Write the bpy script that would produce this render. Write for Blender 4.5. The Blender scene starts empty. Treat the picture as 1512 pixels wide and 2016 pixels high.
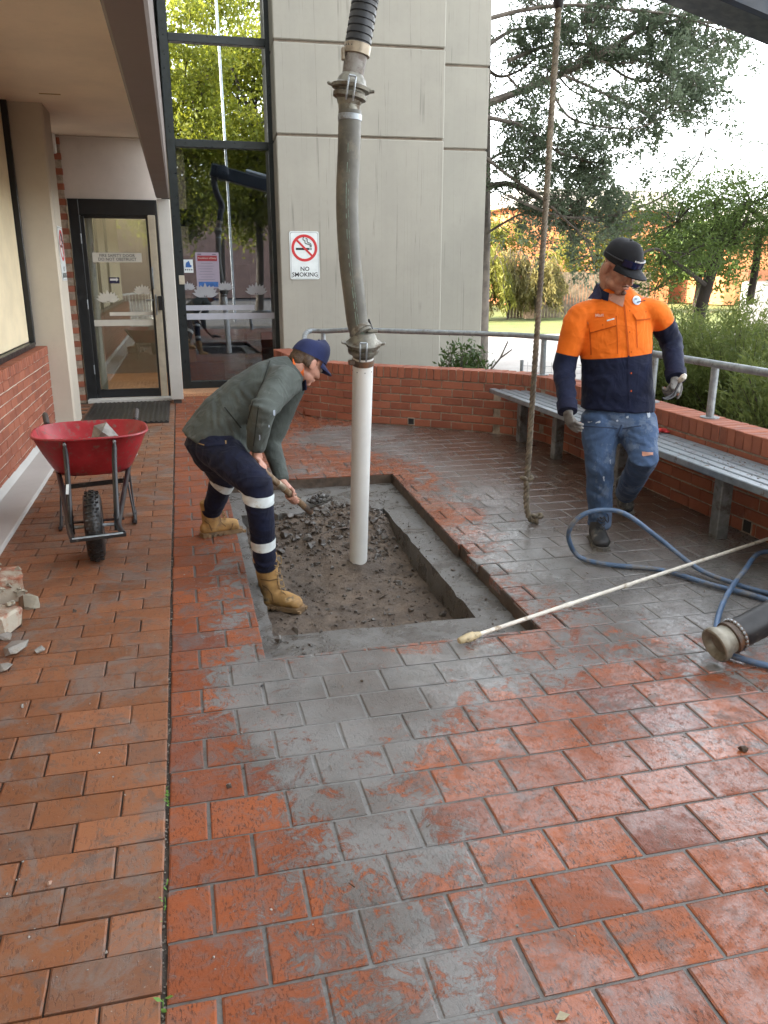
import bpy, bmesh, math, random
import numpy as np
from mathutils import Vector, Matrix, noise
from mathutils.bvhtree import BVHTree

rnd = random.Random(7)
scene = bpy.context.scene
COL = scene.collection
R = math.radians
V = Vector

# ------------------------------------------------------------------ camera
CAM = V((0, 0, 1.62)); YAW = R(13.787); PITCH = R(16.43); FPX = 1587.0
cam_d = bpy.data.cameras.new('camera'); cam = bpy.data.objects.new('camera', cam_d); COL.objects.link(cam)
cam.location = CAM; cam.rotation_euler = (R(90) - PITCH, 0, -YAW)
cam_d.sensor_fit = 'HORIZONTAL'; cam_d.sensor_width = 36; cam_d.lens = 36 * FPX / 1512
cam_d.clip_start = 0.05; cam_d.clip_end = 600
scene.camera = cam
# ------------------------------------------------------------------ sky, sun, exposure
SUN_EL = R(27); SUN_AZ = V((-math.cos(R(17)), -math.sin(R(17)), 0))     # direction towards the sun
world = bpy.data.worlds.new('World'); scene.world = world; world.use_nodes = True
wn = world.node_tree; bgn = wn.nodes['Background']
skyn = wn.nodes.new('ShaderNodeTexSky'); skyn.sky_type = 'NISHITA'; skyn.sun_disc = False
skyn.sun_elevation = SUN_EL; skyn.sun_rotation = math.atan2(SUN_AZ.x, SUN_AZ.y)
skyn.dust_density = 2.0; skyn.ozone_density = 1.0
hsv = wn.nodes.new('ShaderNodeHueSaturation'); hsv.inputs['Saturation'].default_value = .20
wn.links.new(skyn.outputs[0], hsv.inputs['Color']); wn.links.new(hsv.outputs[0], bgn.inputs[0]); bgn.inputs[1].default_value = 0.15
sun_d = bpy.data.lights.new('sun', 'SUN'); sun = bpy.data.objects.new('sun', sun_d); COL.objects.link(sun)
sun_d.energy = 2.6; sun_d.angle = R(0.5); sun_d.color = (1, 0.82, 0.58)
sv = V((SUN_AZ.x * math.cos(SUN_EL), SUN_AZ.y * math.cos(SUN_EL), math.sin(SUN_EL)))
sun.rotation_euler = sv.to_track_quat('Z', 'Y').to_euler(); sun.location = (0, 0, 30)
vs = scene.view_settings
vs.view_transform = 'Standard'; vs.look = 'None'; vs.gamma = 1; vs.use_curve_mapping = False
vs.exposure = 3.25
scene.cycles.max_bounces = 8; scene.cycles.transparent_max_bounces = 12
scene.cycles.caustics_reflective = False; scene.cycles.caustics_refractive = False

# ------------------------------------------------------------------ where a point of the photograph lies in the place
_F = V((math.sin(YAW) * math.cos(PITCH), math.cos(YAW) * math.cos(PITCH), -math.sin(PITCH)))
_R = V((math.cos(YAW), -math.sin(YAW), 0)); _U = _R.cross(_F)
def ray(x, y): return _F + _R * ((x - 756) / FPX) - _U * ((y - 1008) / FPX)
def G(x, y, z=0.0):
    d = ray(x, y); return CAM + d * ((z - CAM.z) / d.z)
def P(x, y, Y):
    d = ray(x, y); return CAM + d * (Y / d.y)
def depth(p): return (p - CAM).dot(_F)
def in_view(p, m=0.08):
    v = p - CAM; d = v.dot(_F)
    if d < 0.2: return False
    a = v.dot(_R) / d * FPX / 756; b = v.dot(_U) / d * FPX / 1008
    return abs(a) < 1 + m and abs(b) < 1 + m

# ------------------------------------------------------------------ object helpers
WL = {}
def wl(o): return WL.get(o.name, V((0, 0, 0))) if o else V((0, 0, 0))
def tag(o, label=None, cat=None, group=None, kind=None):
    if label: o['label'] = label
    if cat: o['category'] = cat
    if group: o['group'] = group
    if kind: o['kind'] = kind
    return o
def thing(name, label, cat, loc=(0, 0, 0), group=None):
    o = bpy.data.objects.new(name, None); COL.objects.link(o)
    o.empty_display_size = 0.1; o.location = loc; WL[o.name] = V(loc)
    return tag(o, label, cat, group)
def put(name, me, mat, parent=None, loc=None):
    """link mesh me (world coordinates) as an object under parent"""
    if mat is not None:
        me.materials.clear()
        for m in (mat if isinstance(mat, (list, tuple)) else [mat]): me.materials.append(m)
    o = bpy.data.objects.new(name, me); COL.objects.link(o)
    if parent: base = wl(parent); o.parent = parent
    else:
        if loc is None:
            c = np.empty(len(me.vertices) * 3, np.float32); me.vertices.foreach_get('co', c); c = c.reshape(-1, 3)
            a, b = c.min(0), c.max(0); loc = (float(a[0] + b[0]) / 2, float(a[1] + b[1]) / 2, float(a[2]))
        base = V(loc); o.location = base
    me.transform(Matrix.Translation(-base)); WL[o.name] = base
    return o
def finish(me, smooth=True, ang=38):
    if smooth:
        me.polygons.foreach_set('use_smooth', [True] * len(me.polygons))
        me.set_sharp_from_angle(angle=R(ang))
    me.update()
def frame(d, up=None):
    d = V(d).normalized(); up = V(up) if up is not None else V((0, 0, 1))
    if abs(d.dot(up.normalized())) > 0.97: up = V((1, 0, 0)) if abs(d.x) < .9 else V((0, 1, 0))
    x = up.cross(d).normalized(); y = d.cross(x)
    return x, y, d
class MB:
    def __init__(s): s.v = []; s.f = []; s.m = []; s.cur = 0
    def add(s, vs, fs):
        b = len(s.v); s.v.extend(tuple(v) for v in vs)
        for f in fs: s.f.append(tuple(i + b for i in f)); s.m.append(s.cur)
    def box(s, c, size, M=None, bev=0.0):
        hx, hy, hz = size[0] / 2, size[1] / 2, size[2] / 2; c = V(c); M = M or Matrix.Identity(3)
        if bev <= 0:
            vs = [V((a * hx, b * hy, d * hz)) for a in (-1, 1) for b in (-1, 1) for d in (-1, 1)]
            fs = [(0, 1, 3, 2), (4, 6, 7, 5), (0, 4, 5, 1), (2, 3, 7, 6), (0, 2, 6, 4), (1, 5, 7, 3)]
        else:
            e = min(bev, hx * .9, hy * .9, hz * .9); vs = []; ix = {}
            for a in (-1, 1):
                for b in (-1, 1):
                    for d in (-1, 1):
                        for k in range(3):
                            q = [a * (hx - e), b * (hy - e), d * (hz - e)]; q[k] = (a * hx, b * hy, d * hz)[k]
                            ix[a, b, d, k] = len(vs); vs.append(V(q))
            fs = []
            for k in range(3):
                u, w = [(1, 2), (0, 2), (0, 1)][k]
                for sg in (-1, 1):
                    q = []
                    for (p, r) in ((-1, -1), (1, -1), (1, 1), (-1, 1)):
                        t = [0, 0, 0]; t[k] = sg; t[u] = p; t[w] = r; q.append(ix[t[0], t[1], t[2], k])
                    fs.append(tuple(q))
                for p in (-1, 1):
                    for r in (-1, 1):
                        t0 = [0, 0, 0]; t0[u] = p; t0[w] = r; t1 = list(t0); t0[k] = -1; t1[k] = 1
                        fs.append((ix[tuple(t0) + (u,)], ix[tuple(t1) + (u,)], ix[tuple(t1) + (w,)], ix[tuple(t0) + (w,)]))
            for a in (-1, 1):
                for b in (-1, 1):
                    for d in (-1, 1): fs.append(tuple(ix[a, b, d, k] for k in range(3)))
        s.add([c + M @ v for v in vs], fs)
    def bar(s, a, b, w, h, up=None, bev=0.0):
        a, b = V(a), V(b); x, y, z = frame(b - a, up)
        s.box((a + b) / 2, (w, h, (b - a).length), Matrix((x, y, z)).transposed(), bev)
    def tube(s, pts, rad, n=10, cap=True, up=None, round_cap=0.0, closed=False):
        pts = [V(p) for p in pts]; k = len(pts)
        rad = rad if isinstance(rad, list) else [rad] * k
        x = None; vs = []
        for i in range(k):
            if closed: d = pts[(i + 1) % k] - pts[i - 1]
            else: d = pts[min(i + 1, k - 1)] - pts[max(i - 1, 0)]
            d = d.normalized()
            if x is None: x, y, _ = frame(d, up)
            else:
                x = x - d * x.dot(d); x = x.normalized() if x.length > 1e-6 else frame(d)[0]; y = d.cross(x)
            r = rad[i]; ra, rb = r if isinstance(r, (tuple, list)) else (r, r)
            for j in range(n):
                t = 2 * math.pi * j / n; vs.append(pts[i] + x * (ra * math.cos(t)) + y * (rb * math.sin(t)))
        fs = []
        for i in range(k if closed else k - 1):
            for j in range(n):
                a = i * n + j; b = i * n + (j + 1) % n; i2 = ((i + 1) % k) * n
                fs.append((a, b, i2 + (j + 1) % n, i2 + j))
        if cap and not closed:
            for i, sg in ((0, -1), (k - 1, 1)):
                d = (pts[1] - pts[0] if i == 0 else pts[-1] - pts[-2]).normalized() * sg
                r = rad[i]; r0 = min(r) if isinstance(r, (tuple, list)) else r
                if round_cap:
                    b2 = len(vs)
                    for j in range(n): vs.append(pts[i] + (vs[i * n + j] - pts[i]) * .72 + d * (r0 * round_cap * .7))
                    c = len(vs); vs.append(pts[i] + d * (r0 * round_cap))
                    for j in range(n):
                        q = (i * n + j, i * n + (j + 1) % n, b2 + (j + 1) % n, b2 + j); t = (b2 + j, b2 + (j + 1) % n, c)
                        fs.append(q if sg > 0 else q[::-1]); fs.append(t if sg > 0 else t[::-1])
                else:
                    q = tuple(i * n + j for j in range(n)); fs.append(q if sg > 0 else q[::-1])
        s.add(vs, fs)
    def lathe(s, a, d, prof, n=16, up=None):
        """prof: (distance along d, radius)"""
        x, y, z = frame(d, up); a = V(a); vs = []
        for (t, r) in prof:
            for j in range(n):
                q = 2 * math.pi * j / n; vs.append(a + z * t + x * (r * math.cos(q)) + y * (r * math.sin(q)))
        fs = [(i * n + j, i * n + (j + 1) % n, (i + 1) * n + (j + 1) % n, (i + 1) * n + j) for i in range(len(prof) - 1) for j in range(n)]
        fs.append(tuple(range(n))[::-1]); fs.append(tuple((len(prof) - 1) * n + j for j in range(n)))
        s.add(vs, fs)
    def ell(s, c, r, M=None, n=14, m=9):
        c = V(c); M = M or Matrix.Identity(3); vs = [c + M @ V((0, 0, -r[2]))]; fs = []
        for i in range(1, m):
            t = math.pi * i / m - math.pi / 2
            for j in range(n):
                p = 2 * math.pi * j / n
                vs.append(c + M @ V((r[0] * math.cos(t) * math.cos(p), r[1] * math.cos(t) * math.sin(p), r[2] * math.sin(t))))
        vs.append(c + M @ V((0, 0, r[2]))); L = len(vs) - 1
        for j in range(n):
            fs.append((0, 1 + (j + 1) % n, 1 + j)); b = 1 + (m - 2) * n; fs.append((L, b + j, b + (j + 1) % n))
        for i in range(m - 2):
            for j in range(n):
                a = 1 + i * n; fs.append((a + j, a + (j + 1) % n, a + n + (j + 1) % n, a + n + j))
        s.add(vs, fs)
    def prism(s, poly, o, x, y, th):
        """polygon (2-D) in plane o,x,y; thickness th along x cross y"""
        o, x, y = V(o), V(x), V(y); nrm = x.cross(y).normalized(); k = len(poly)
        vs = [o + x * a + y * b for a, b in poly] + [o + x * a + y * b + nrm * th for a, b in poly]
        fs = [tuple(range(k))[::-1], tuple(range(k, 2 * k))] + [(i, (i + 1) % k, k + (i + 1) % k, k + i) for i in range(k)]
        s.add(vs, fs)
    def mesh(s, name, smooth=True, ang=38):
        me = bpy.data.meshes.new(name); me.from_pydata(s.v, [], s.f)
        if any(s.m): me.polygons.foreach_set('material_index', s.m)
        finish(me, smooth, ang); return me
    def build(s, name, mat, parent=None, smooth=True, ang=38, loc=None):
        return put(name, s.mesh(name, smooth, ang), mat, parent, loc)
def copy_tree(o, loc, label=None):
    c = o.copy(); COL.objects.link(c); c.location = loc
    if label: c['label'] = label
    for ch in list(o.children):
        d = ch.copy(); COL.objects.link(d); d.parent = c
        for g in list(ch.children): e = g.copy(); COL.objects.link(e); e.parent = d
    return c
def smooth_path(pts, n=8):
    pts = [V(p) for p in pts]; out = []
    for i in range(len(pts) - 1):
        a = pts[max(i - 1, 0)]; b = pts[i]; c = pts[i + 1]; d = pts[min(i + 2, len(pts) - 1)]
        for k in range(n):
            t = k / n
            out.append(.5 * ((2 * b) + (c - a) * t + (2 * a - 5 * b + 4 * c - d) * t * t + (3 * b - a - 3 * c + d) * t ** 3))
    return out + [pts[-1]]
def fuse(mb, voxel, smooth=4, name='t'):
    """weld overlapping closed shapes into one continuous surface"""
    me = mb.mesh(name); o = bpy.data.objects.new(name, me); COL.objects.link(o)
    m = o.modifiers.new('r', 'REMESH'); m.mode = 'VOXEL'; m.voxel_size = voxel
    if smooth: q = o.modifiers.new('s', 'SMOOTH'); q.factor = .5; q.iterations = smooth
    dg = bpy.context.evaluated_depsgraph_get(); dg.update()
    r = bpy.data.meshes.new_from_object(o.evaluated_get(dg)); r.name = name
    bpy.data.objects.remove(o); bpy.data.meshes.remove(me)
    finish(r, True, 75); return r
def text_mesh(body, size, o, x, y, lift=0.0015, align='CENTER', bold=0.0):
    cu = bpy.data.curves.new('t', 'FONT'); cu.body = body; cu.size = size; cu.align_x = align; cu.align_y = 'CENTER'
    cu.offset = bold; cu.resolution_u = 2; cu.space_line = 0.9
    ob = bpy.data.objects.new('t', cu); COL.objects.link(ob)
    dg = bpy.context.evaluated_depsgraph_get(); dg.update()
    me = bpy.data.meshes.new_from_object(ob.evaluated_get(dg)); bpy.data.objects.remove(ob); bpy.data.curves.remove(cu)
    x = V(x).normalized(); y = V(y).normalized(); z = x.cross(y)
    M = Matrix((x, y, z)).transposed().to_4x4(); M.translation = V(o) + z * lift; me.transform(M)
    return me

# ------------------------------------------------------------------ materials
class NT:
    def __init__(s, name):
        s.m = bpy.data.materials.new(name); s.m.use_nodes = True; s.t = s.m.node_tree; s.b = s.t.nodes['Principled BSDF']
        s.pos = None
    def n(s, typ, **kw):
        nd = s.t.nodes.new('ShaderNode' + typ)
        for k, v in kw.items(): setattr(nd, k, v)
        return nd
    def l(s, a, b): s.t.links.new(a, b)
    def set(s, sock, v):
        if hasattr(v, 'is_output'): s.l(v, sock)
        else: sock.default_value = v
    def geo(s):
        if s.pos is None: s.pos = s.n('NewGeometry').outputs['Position']
        return s.pos
    def obj(s): return s.n('TexCoord').outputs['Object']
    def vm(s, op, a, b):
        nd = s.n('VectorMath', operation=op); s.set(nd.inputs[0], a); s.set(nd.inputs[1], b); return nd.outputs[0]
    def ma(s, op, a, b=0.0, c=0.0, clamp=False):
        nd = s.n('Math', operation=op, use_clamp=clamp)
        for i, v in enumerate((a, b, c)): s.set(nd.inputs[i], v)
        return nd.outputs[0]
    def noise(s, vec, scale, detail=4, rough=.55, dist=0.0):
        nd = s.n('TexNoise'); s.l(vec, nd.inputs['Vector']); nd.inputs['Scale'].default_value = scale
        nd.inputs['Detail'].default_value = detail; nd.inputs['Roughness'].default_value = rough; nd.inputs['Distortion'].default_value = dist
        return nd.outputs[0]
    def voro(s, vec, scale, feature='F1'):
        nd = s.n('TexVoronoi', feature=feature); s.l(vec, nd.inputs['Vector']); nd.inputs['Scale'].default_value = scale; return nd.outputs[0]
    def ramp(s, v, a, b, lo=0.0, hi=1.0):
        nd = s.n('MapRange', interpolation_type='SMOOTHSTEP'); s.set(nd.inputs[0], v)
        for i, q in zip((1, 2, 3, 4), (a, b, lo, hi)): s.set(nd.inputs[i], q)
        return nd.outputs[0]
    def mix(s, f, a, b, blend='MIX'):
        nd = s.n('Mix', data_type='RGBA', blend_type=blend); s.set(nd.inputs[0], f)
        for i, q in ((6, a), (7, b)):
            if isinstance(q, tuple): q = q if len(q) == 4 else q + (1,)
            s.set(nd.inputs[i], q)
        return nd.outputs[2]
    def bump(s, h, strength=.3, dist=.004, nrm=None):
        nd = s.n('Bump'); s.set(nd.inputs['Height'], h); nd.inputs['Strength'].default_value = strength; nd.inputs['Distance'].default_value = dist
        if nrm is not None: s.l(nrm, nd.inputs['Normal'])
        return nd.outputs[0]
    def done(s, col=None, rough=None, nrm=None, metal=None, spec=None):
        if col is not None: s.set(s.b.inputs['Base Color'], col if hasattr(col, 'is_output') or len(col) == 4 else tuple(col) + (1,))
        if rough is not None: s.set(s.b.inputs['Roughness'], rough)
        if nrm is not None: s.l(nrm, s.b.inputs['Normal'])
        if metal is not None: s.set(s.b.inputs['Metallic'], metal)
        if spec is not None: s.set(s.b.inputs['Specular IOR Level'], spec)
        return s.m
def mat(name, col, rough=.6, var=.25, scale=12, bump=.15, bscale=80, metal=0.0, dirt=None, dscale=6, damt=.5, spec=None, bdist=.003):
    """plain surface: base colour with blotches, optional dirt patches, fine relief"""
    t = NT(name); p = t.obj()
    n1 = t.noise(p, scale, 5, .6); dark = tuple(c * (1 - var) for c in col); light = tuple(min(1, c * (1 + var)) for c in col)
    c = t.mix(t.ramp(n1, .3, .7), dark, light)
    rg = rough
    if dirt:
        d = t.ramp(t.noise(p, dscale, 8, .7), .62 - damt * .25, .72 - damt * .15); c = t.mix(d, c, dirt)
        rg = t.ma('MULTIPLY_ADD', d, .75 - rough, rough)
    else: rg = t.ramp(t.noise(p, scale * 2, 3), .3, .7, max(.02, rough - .08), min(1, rough + .08))
    nr = t.bump(t.noise(p, bscale, 4), bump, bdist) if bump else None
    return t.done(c, rg, nr, metal, spec)

def mat_brick_wall():
    t = NT('wall_brick'); p = t.geo(); oi = t.n('ObjectInfo').outputs['Random']; ri = t.n('NewGeometry').outputs['Random Per Island']
    r = t.ma('FRACT', t.ma('ADD', oi, ri))
    c = t.mix(r, (.23, .070, .038), (.345, .112, .06)); r2 = t.ma('FRACT', t.ma('MULTIPLY', r, 7.3))
    c = t.mix(t.ramp(r2, .75, 1, 0, .6), c, (.17, .055, .035))
    n1 = t.noise(p, 9, 6, .65); c = t.mix(t.ramp(n1, .45, .75, 0, .55), c, (.40, .15, .085))
    c = t.mix(t.ramp(t.noise(p, 45, 5, .7), .60, .70, 0, .55), c, (.10, .04, .03))
    c = t.mix(t.ramp(t.noise(p, 3.2, 6, .7), .62, .78, 0, .45), c, (.42, .34, .28))
    h = t.noise(p, 60, 6, .7)
    return t.done(c, t.ramp(n1, .3, .7, .62, .85), t.bump(h, .5, .004))
def gauss(t, p, c, r):
    q = t.vm('SUBTRACT', p, c); q = t.vm('DIVIDE', q, r); nd = t.n('VectorMath', operation='DOT_PRODUCT'); t.l(q, nd.inputs[0]); t.l(q, nd.inputs[1])
    return t.ma('EXPONENT', t.ma('MULTIPLY', nd.outputs['Value'], -1.0))
def slurry_mask(t, p):
    """where the wet cement slurry and mud lie on the paving (0..1)"""
    b = None
    for c, r, a in [((.58, 2.80, 0), (.36, .58, 3), .16), ((.48, 2.05, 0), (.24, .55, 3), .11), ((1.05, 2.95, 0), (.85, .36, 3), .12), ((.15, 3.9, 0), (.15, 1.6, 3), .10),
                    ((2.0, 3.9, 0), (.6, .9, 3), .14), ((3.05, 5.8, 0), (.85, 2.6, 3), .55), ((2.7, 8.0, 0), (1.3, .75, 3), .48), ((2.95, 3.8, 0), (.6, .7, 3), .18), ((.7, 6.75, 0), (.5, .25, 3), .14), ((.40, 1.4, 0), (.4, .5, 3), .09)]:
        g = t.ma('MULTIPLY', gauss(t, p, c, r), a); b = g if b is None else t.ma('ADD', b, g)
    n = t.ma('ADD', t.ma('MULTIPLY', t.noise(p, 2.6, 9, .80, 1.0), .5), t.ma('MULTIPLY', t.noise(p, 11, 9, .85, 1.2), .5))
    return t.ramp(t.ma('ADD', n, b), .57, .635)
def mat_paver(right):
    t = NT('terrace_paver' if right else 'path_paver'); p = t.geo()
    oi = t.n('ObjectInfo').outputs['Random']; ri = t.n('NewGeometry').outputs['Random Per Island']
    r = t.ma('FRACT', t.ma('ADD', oi, ri)); r2 = t.ma('FRACT', t.ma('MULTIPLY', r, 5.7)); r3 = t.ma('FRACT', t.ma('MULTIPLY', r, 13.1))
    pp = t.vm('ADD', p, t.n('CombineXYZ').outputs[0])
    off = t.n('CombineXYZ'); t.l(t.ma('MULTIPLY', r, 40), off.inputs[0]); t.l(t.ma('MULTIPLY', r3, 40), off.inputs[1])
    pp = t.vm('ADD', p, off.outputs[0])
    n1 = t.noise(pp, 7, 6, .65, .4); n2 = t.noise(pp, 38, 6, .72)
    if right:
        c = t.mix(r2, (.215, .060, .023), (.32, .096, .037)); c = t.mix(t.ramp(r3, .8, 1, 0, .8), c, (.15, .052, .034))
        c = t.mix(t.ramp(n1, .42, .68, 0, .7), c, (.20, .085, .055))
    else:
        c = t.mix(r2, (.185, .074, .033), (.285, .118, .056)); c = t.mix(t.ramp(r3, .7, 1, 0, .8), c, (.17, .085, .052))
        c = t.mix(t.ramp(n1, .48, .74, 0, .7), c, (.20, .125, .085))
    c = t.mix(t.ramp(n2, .55, .75, 0, .5), c, (.17, .055, .03))
    # drag marks and pits: short dark flecks along the depth of the paver
    st = t.vm('MULTIPLY', pp, (1.0, .33, 1.0)); fl = t.ramp(t.noise(st, 165 if right else 110, 4, .65, .5), .55, .61)
    fl = t.ma('MULTIPLY', fl, t.ramp(t.noise(pp, 10, 4), .36, .55)); c = t.mix(t.ma('MULTIPLY', fl, t.ma('MULTIPLY_ADD', r2, .5, .35) if right else .45), c, (.045, .025, .02))
    fine = t.noise(p, 150, 4, .7)
    big = t.noise(p, 1.3, 5, .6)
    if right:
        s = slurry_mask(t, p)
        mud = t.mix(t.ramp(t.noise(p, 2.2, 4), .35, .65), (.12, .12, .112), (.19, .196, .19))
        far = t.ramp(t.n('SeparateXYZ').outputs[0], 0, 1); sep = t.n('SeparateXYZ'); t.l(p, sep.inputs[0])
        far = t.ma('MULTIPLY', t.ramp(sep.outputs[0], 1.9, 2.6), t.ramp(sep.outputs[1], 3.6, 5.0)); mud = t.mix(far, mud, (.088, .060, .044))
        mud = t.mix(t.ramp(fine, .55, .75, 0, .35), mud, (.30, .31, .31))
        fm = t.ma('MULTIPLY', t.ramp(t.noise(p, 9, 9, .82, .8), .47, .60), t.ramp(t.noise(p, 1.9, 4, .6), .36, .62, .25, .8)); c = t.mix(fm, c, (.125, .112, .105))
        c = t.mix(t.ma('MULTIPLY', s, .93), c, mud)
        wet = t.ma('MULTIPLY', t.ramp(sep.outputs[0], .25, 1.2), t.ramp(big, .30, .55, .55, 1))
        rg = t.ma('SUBTRACT', .42, t.ma('MULTIPLY', wet, .37)); rg = t.ma('ADD', rg, t.ma('MULTIPLY', s, .06)); rg = t.ma('ADD', rg, t.ramp(n2, .4, .7, -.03, .09))
        h = t.ma('ADD', t.ma('MULTIPLY', n2, .7), t.ma('MULTIPLY', fl, -.7)); h = t.ma('ADD', h, t.ma('MULTIPLY', fine, .35)); h = t.ma('ADD', h, t.ma('MULTIPLY', t.noise(p, 22, 4), .9)); h = t.ma('ADD', h, t.ma('MULTIPLY', s, .5))
        cw = t.ma('MULTIPLY', t.ramp(sep.outputs[0], .15, 1.0), t.ramp(t.noise(p, 2.3, 7, .72, .6), .40, .56)); cw = t.ma('MULTIPLY', cw, t.ramp(t.noise(p, 30, 5, .7), .36, .52, .15, 1))
        cw = t.ma('MAXIMUM', cw, t.ma('MULTIPLY', far, .75)); t.l(cw, t.b.inputs['Coat Weight']); t.b.inputs['Coat Roughness'].default_value = .05; t.b.inputs['Coat IOR'].default_value = 1.6
        t.l(t.bump(t.ma('ADD', t.noise(t.vm('MULTIPLY', p, (1, .6, 1)), 28, 4, .6), t.ma('MULTIPLY', t.noise(p, 95, 4, .65), .5)), .9, .0034), t.b.inputs['Coat Normal'])
        nr = t.bump(h, .5, .003); t.l(t.ma('SUBTRACT', .75, t.ma('MULTIPLY', wet, .25)), nr.node.inputs['Strength'])
    else:
        s = t.ramp(t.noise(p, 3.0, 9, .8, .8), .49, .60, 0, .75); c = t.mix(s, c, (.175, .142, .122)); c = t.mix(t.ramp(t.noise(p, 8, 9, .82, .8), .52, .60, 0, .65), c, (.115, .085, .07))
        s2 = t.ramp(t.noise(t.vm('ADD', p, (9, 3, 0)), 5.5, 8, .72, .7), .66, .76, 0, .7); c = t.mix(s2, c, (.12, .105, .095))
        c = t.mix(t.ramp(t.noise(p, 60, 5, .75), .66, .73, 0, .75), c, (.40, .38, .33))
        rg = t.ma('ADD', t.ramp(big, .3, .7, .34, .62), t.ramp(n2, .4, .7, -.05, .12))
        h = t.ma('ADD', t.ma('MULTIPLY', n2, .8), t.ma('MULTIPLY', fl, -.8)); nr = t.bump(h, .5, .003)
    return t.done(c, t.ma('ADD', rg, .18) if right else rg, nr, spec=.16 if right else .3)
def mat_concrete(name, col, rough=.75, wet=False, lines=0.0, pits=.5):
    t = NT(name); p = t.geo()
    n1 = t.noise(p, 1.6, 6, .6); n2 = t.noise(p, 14, 6, .65)
    c = t.mix(t.ramp(n1, .3, .7), tuple(x * .93 for x in col), tuple(x * 1.05 for x in col))
    c = t.mix(t.ramp(n2, .5, .75, 0, .16), c, tuple(x * .72 for x in col))
    h = t.ma('MULTIPLY', n2, .4)
    if lines:
        st = t.vm('MULTIPLY', p, (1, 1, .012)); ln = t.noise(st, 9, 2, .5); ln = t.ramp(t.ma('ABSOLUTE', t.ma('SUBTRACT', ln, .5)), 0, .012, 1, 0)
        ln = t.ma('MULTIPLY', ln, t.ramp(t.noise(p, 2.5, 3), .35, .6)); c = t.mix(t.ma('MULTIPLY', ln, lines), c, tuple(x * .45 for x in col))
        st2 = t.ramp(t.noise(t.vm('MULTIPLY', p, (1, 1, .1)), 6, 5, .6), .45, .8, 0, .13); c = t.mix(st2, c, tuple(x * .62 for x in col))
        h = t.ma('SUBTRACT', h, t.ma('MULTIPLY', ln, .8))
    if pits:
        pt = t.ramp(t.voro(p, 34), .05, .085, 1, 0); pt = t.ma('MULTIPLY', pt, t.ramp(t.noise(p, 5, 3), .52, .62)); c = t.mix(t.ma('MULTIPLY', pt, pits), c, tuple(x * .2 for x in col)); h = t.ma('SUBTRACT', h, pt)
    rg = t.ramp(n1, .35, .65, rough - (.3 if wet else .05), rough + (.15 if wet else .08))
    return t.done(c, rg, t.bump(h, .4, .004))
def mat_cloth(name, col, rough=.85, var=.25, stain=None, weave=900, bump=.25, tone=None, wr=.0):
    t = NT(name); p = t.obj()
    c = t.mix(t.ramp(t.noise(p, 9, 5, .6), .3, .7), tuple(x * (1 - var) for x in col), tuple(x * (1 + var) for x in col))
    if tone:
        a = t.n('Attribute', attribute_name='tone'); c2 = t.mix(t.ramp(t.noise(p, 9, 5, .6), .3, .7), tuple(x * .8 for x in tone), tuple(x * 1.2 for x in tone))
        c = t.mix(t.ramp(a.outputs['Fac'], -.002, .002), c2, c)
    if stain:
        for sc, th, am in stain[1]: c = t.mix(t.ramp(t.noise(t.vm('ADD', p, (sc, 0, 0)), sc, 6, .7), th, th + .06, 0, am), c, stain[0])
    wv = t.noise(p, 420, 2); f1 = t.noise(t.vm('MULTIPLY', p, (1, 1, 1.8)), 4.5, 2, .45, .9); f2 = t.noise(t.vm('MULTIPLY', p, (1.4, 1.4, .9)), 8, 2, .5, .8)
    rd = lambda q: t.ma('SUBTRACT', 1.0, t.ma('MULTIPLY', t.ma('ABSOLUTE', t.ma('SUBTRACT', q, .5)), 4.0))
    fold = t.ma('ADD', t.ma('MULTIPLY', rd(f1), .7), t.ma('MULTIPLY', rd(f2), .35))
    nr = t.bump(t.ma('ADD', t.ma('MULTIPLY', wv, .03), t.ma('MULTIPLY', fold, wr)), bump, .03)
    t.b.inputs['Sheen Weight'].default_value = .04
    return t.done(c, rough, nr, spec=.25)
def mat_leaf(name, c1, c2, trans=.35, rough=.55):
    t = NT(name); ri = t.n('NewGeometry').outputs['Random Per Island']
    c = t.mix(ri, c1, c2); t.done(c, rough, None, spec=.3)
    tr = t.n('BsdfTranslucent'); t.l(t.mix(.5, c, tuple(min(1, x * 1.5) for x in c2)), tr.inputs[0])
    mx = t.n('MixShader'); mx.inputs[0].default_value = trans; t.l(t.b.outputs[0], mx.inputs[1]); t.l(tr.outputs[0], mx.inputs[2])
    t.l(mx.outputs[0], t.t.nodes['Material Output'].inputs[0]); return t.m
def mat_glass(name, refl, tint, wob=.0):
    t = NT(name); gl = t.n('BsdfGlossy'); gl.inputs['Roughness'].default_value = .004; gl.inputs['Color'].default_value = (.9, .95, .97, 1)
    tr = t.n('BsdfTransparent'); tr.inputs[0].default_value = tint + (1,)
    if wob: t.l(t.bump(t.noise(t.geo(), 1.5, 2), wob, .01), gl.inputs['Normal'])
    mx = t.n('MixShader'); mx.inputs[0].default_value = refl; t.l(tr.outputs[0], mx.inputs[1]); t.l(gl.outputs[0], mx.inputs[2])
    t.l(mx.outputs[0], t.t.nodes['Material Output'].inputs[0]); return t.m
def mat_emit(name, col, st):
    t = NT(name); t.b.inputs['Emission Color'].default_value = col + (1,); t.b.inputs['Emission Strength'].default_value = st; return t.done(col, .5)
M_WB = mat_brick_wall(); M_PR = mat_paver(True); M_PL = mat_paver(False)
M_MORTAR = mat('mortar', (.34, .28, .22), .9, .3, 20, .4, 120)
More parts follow.
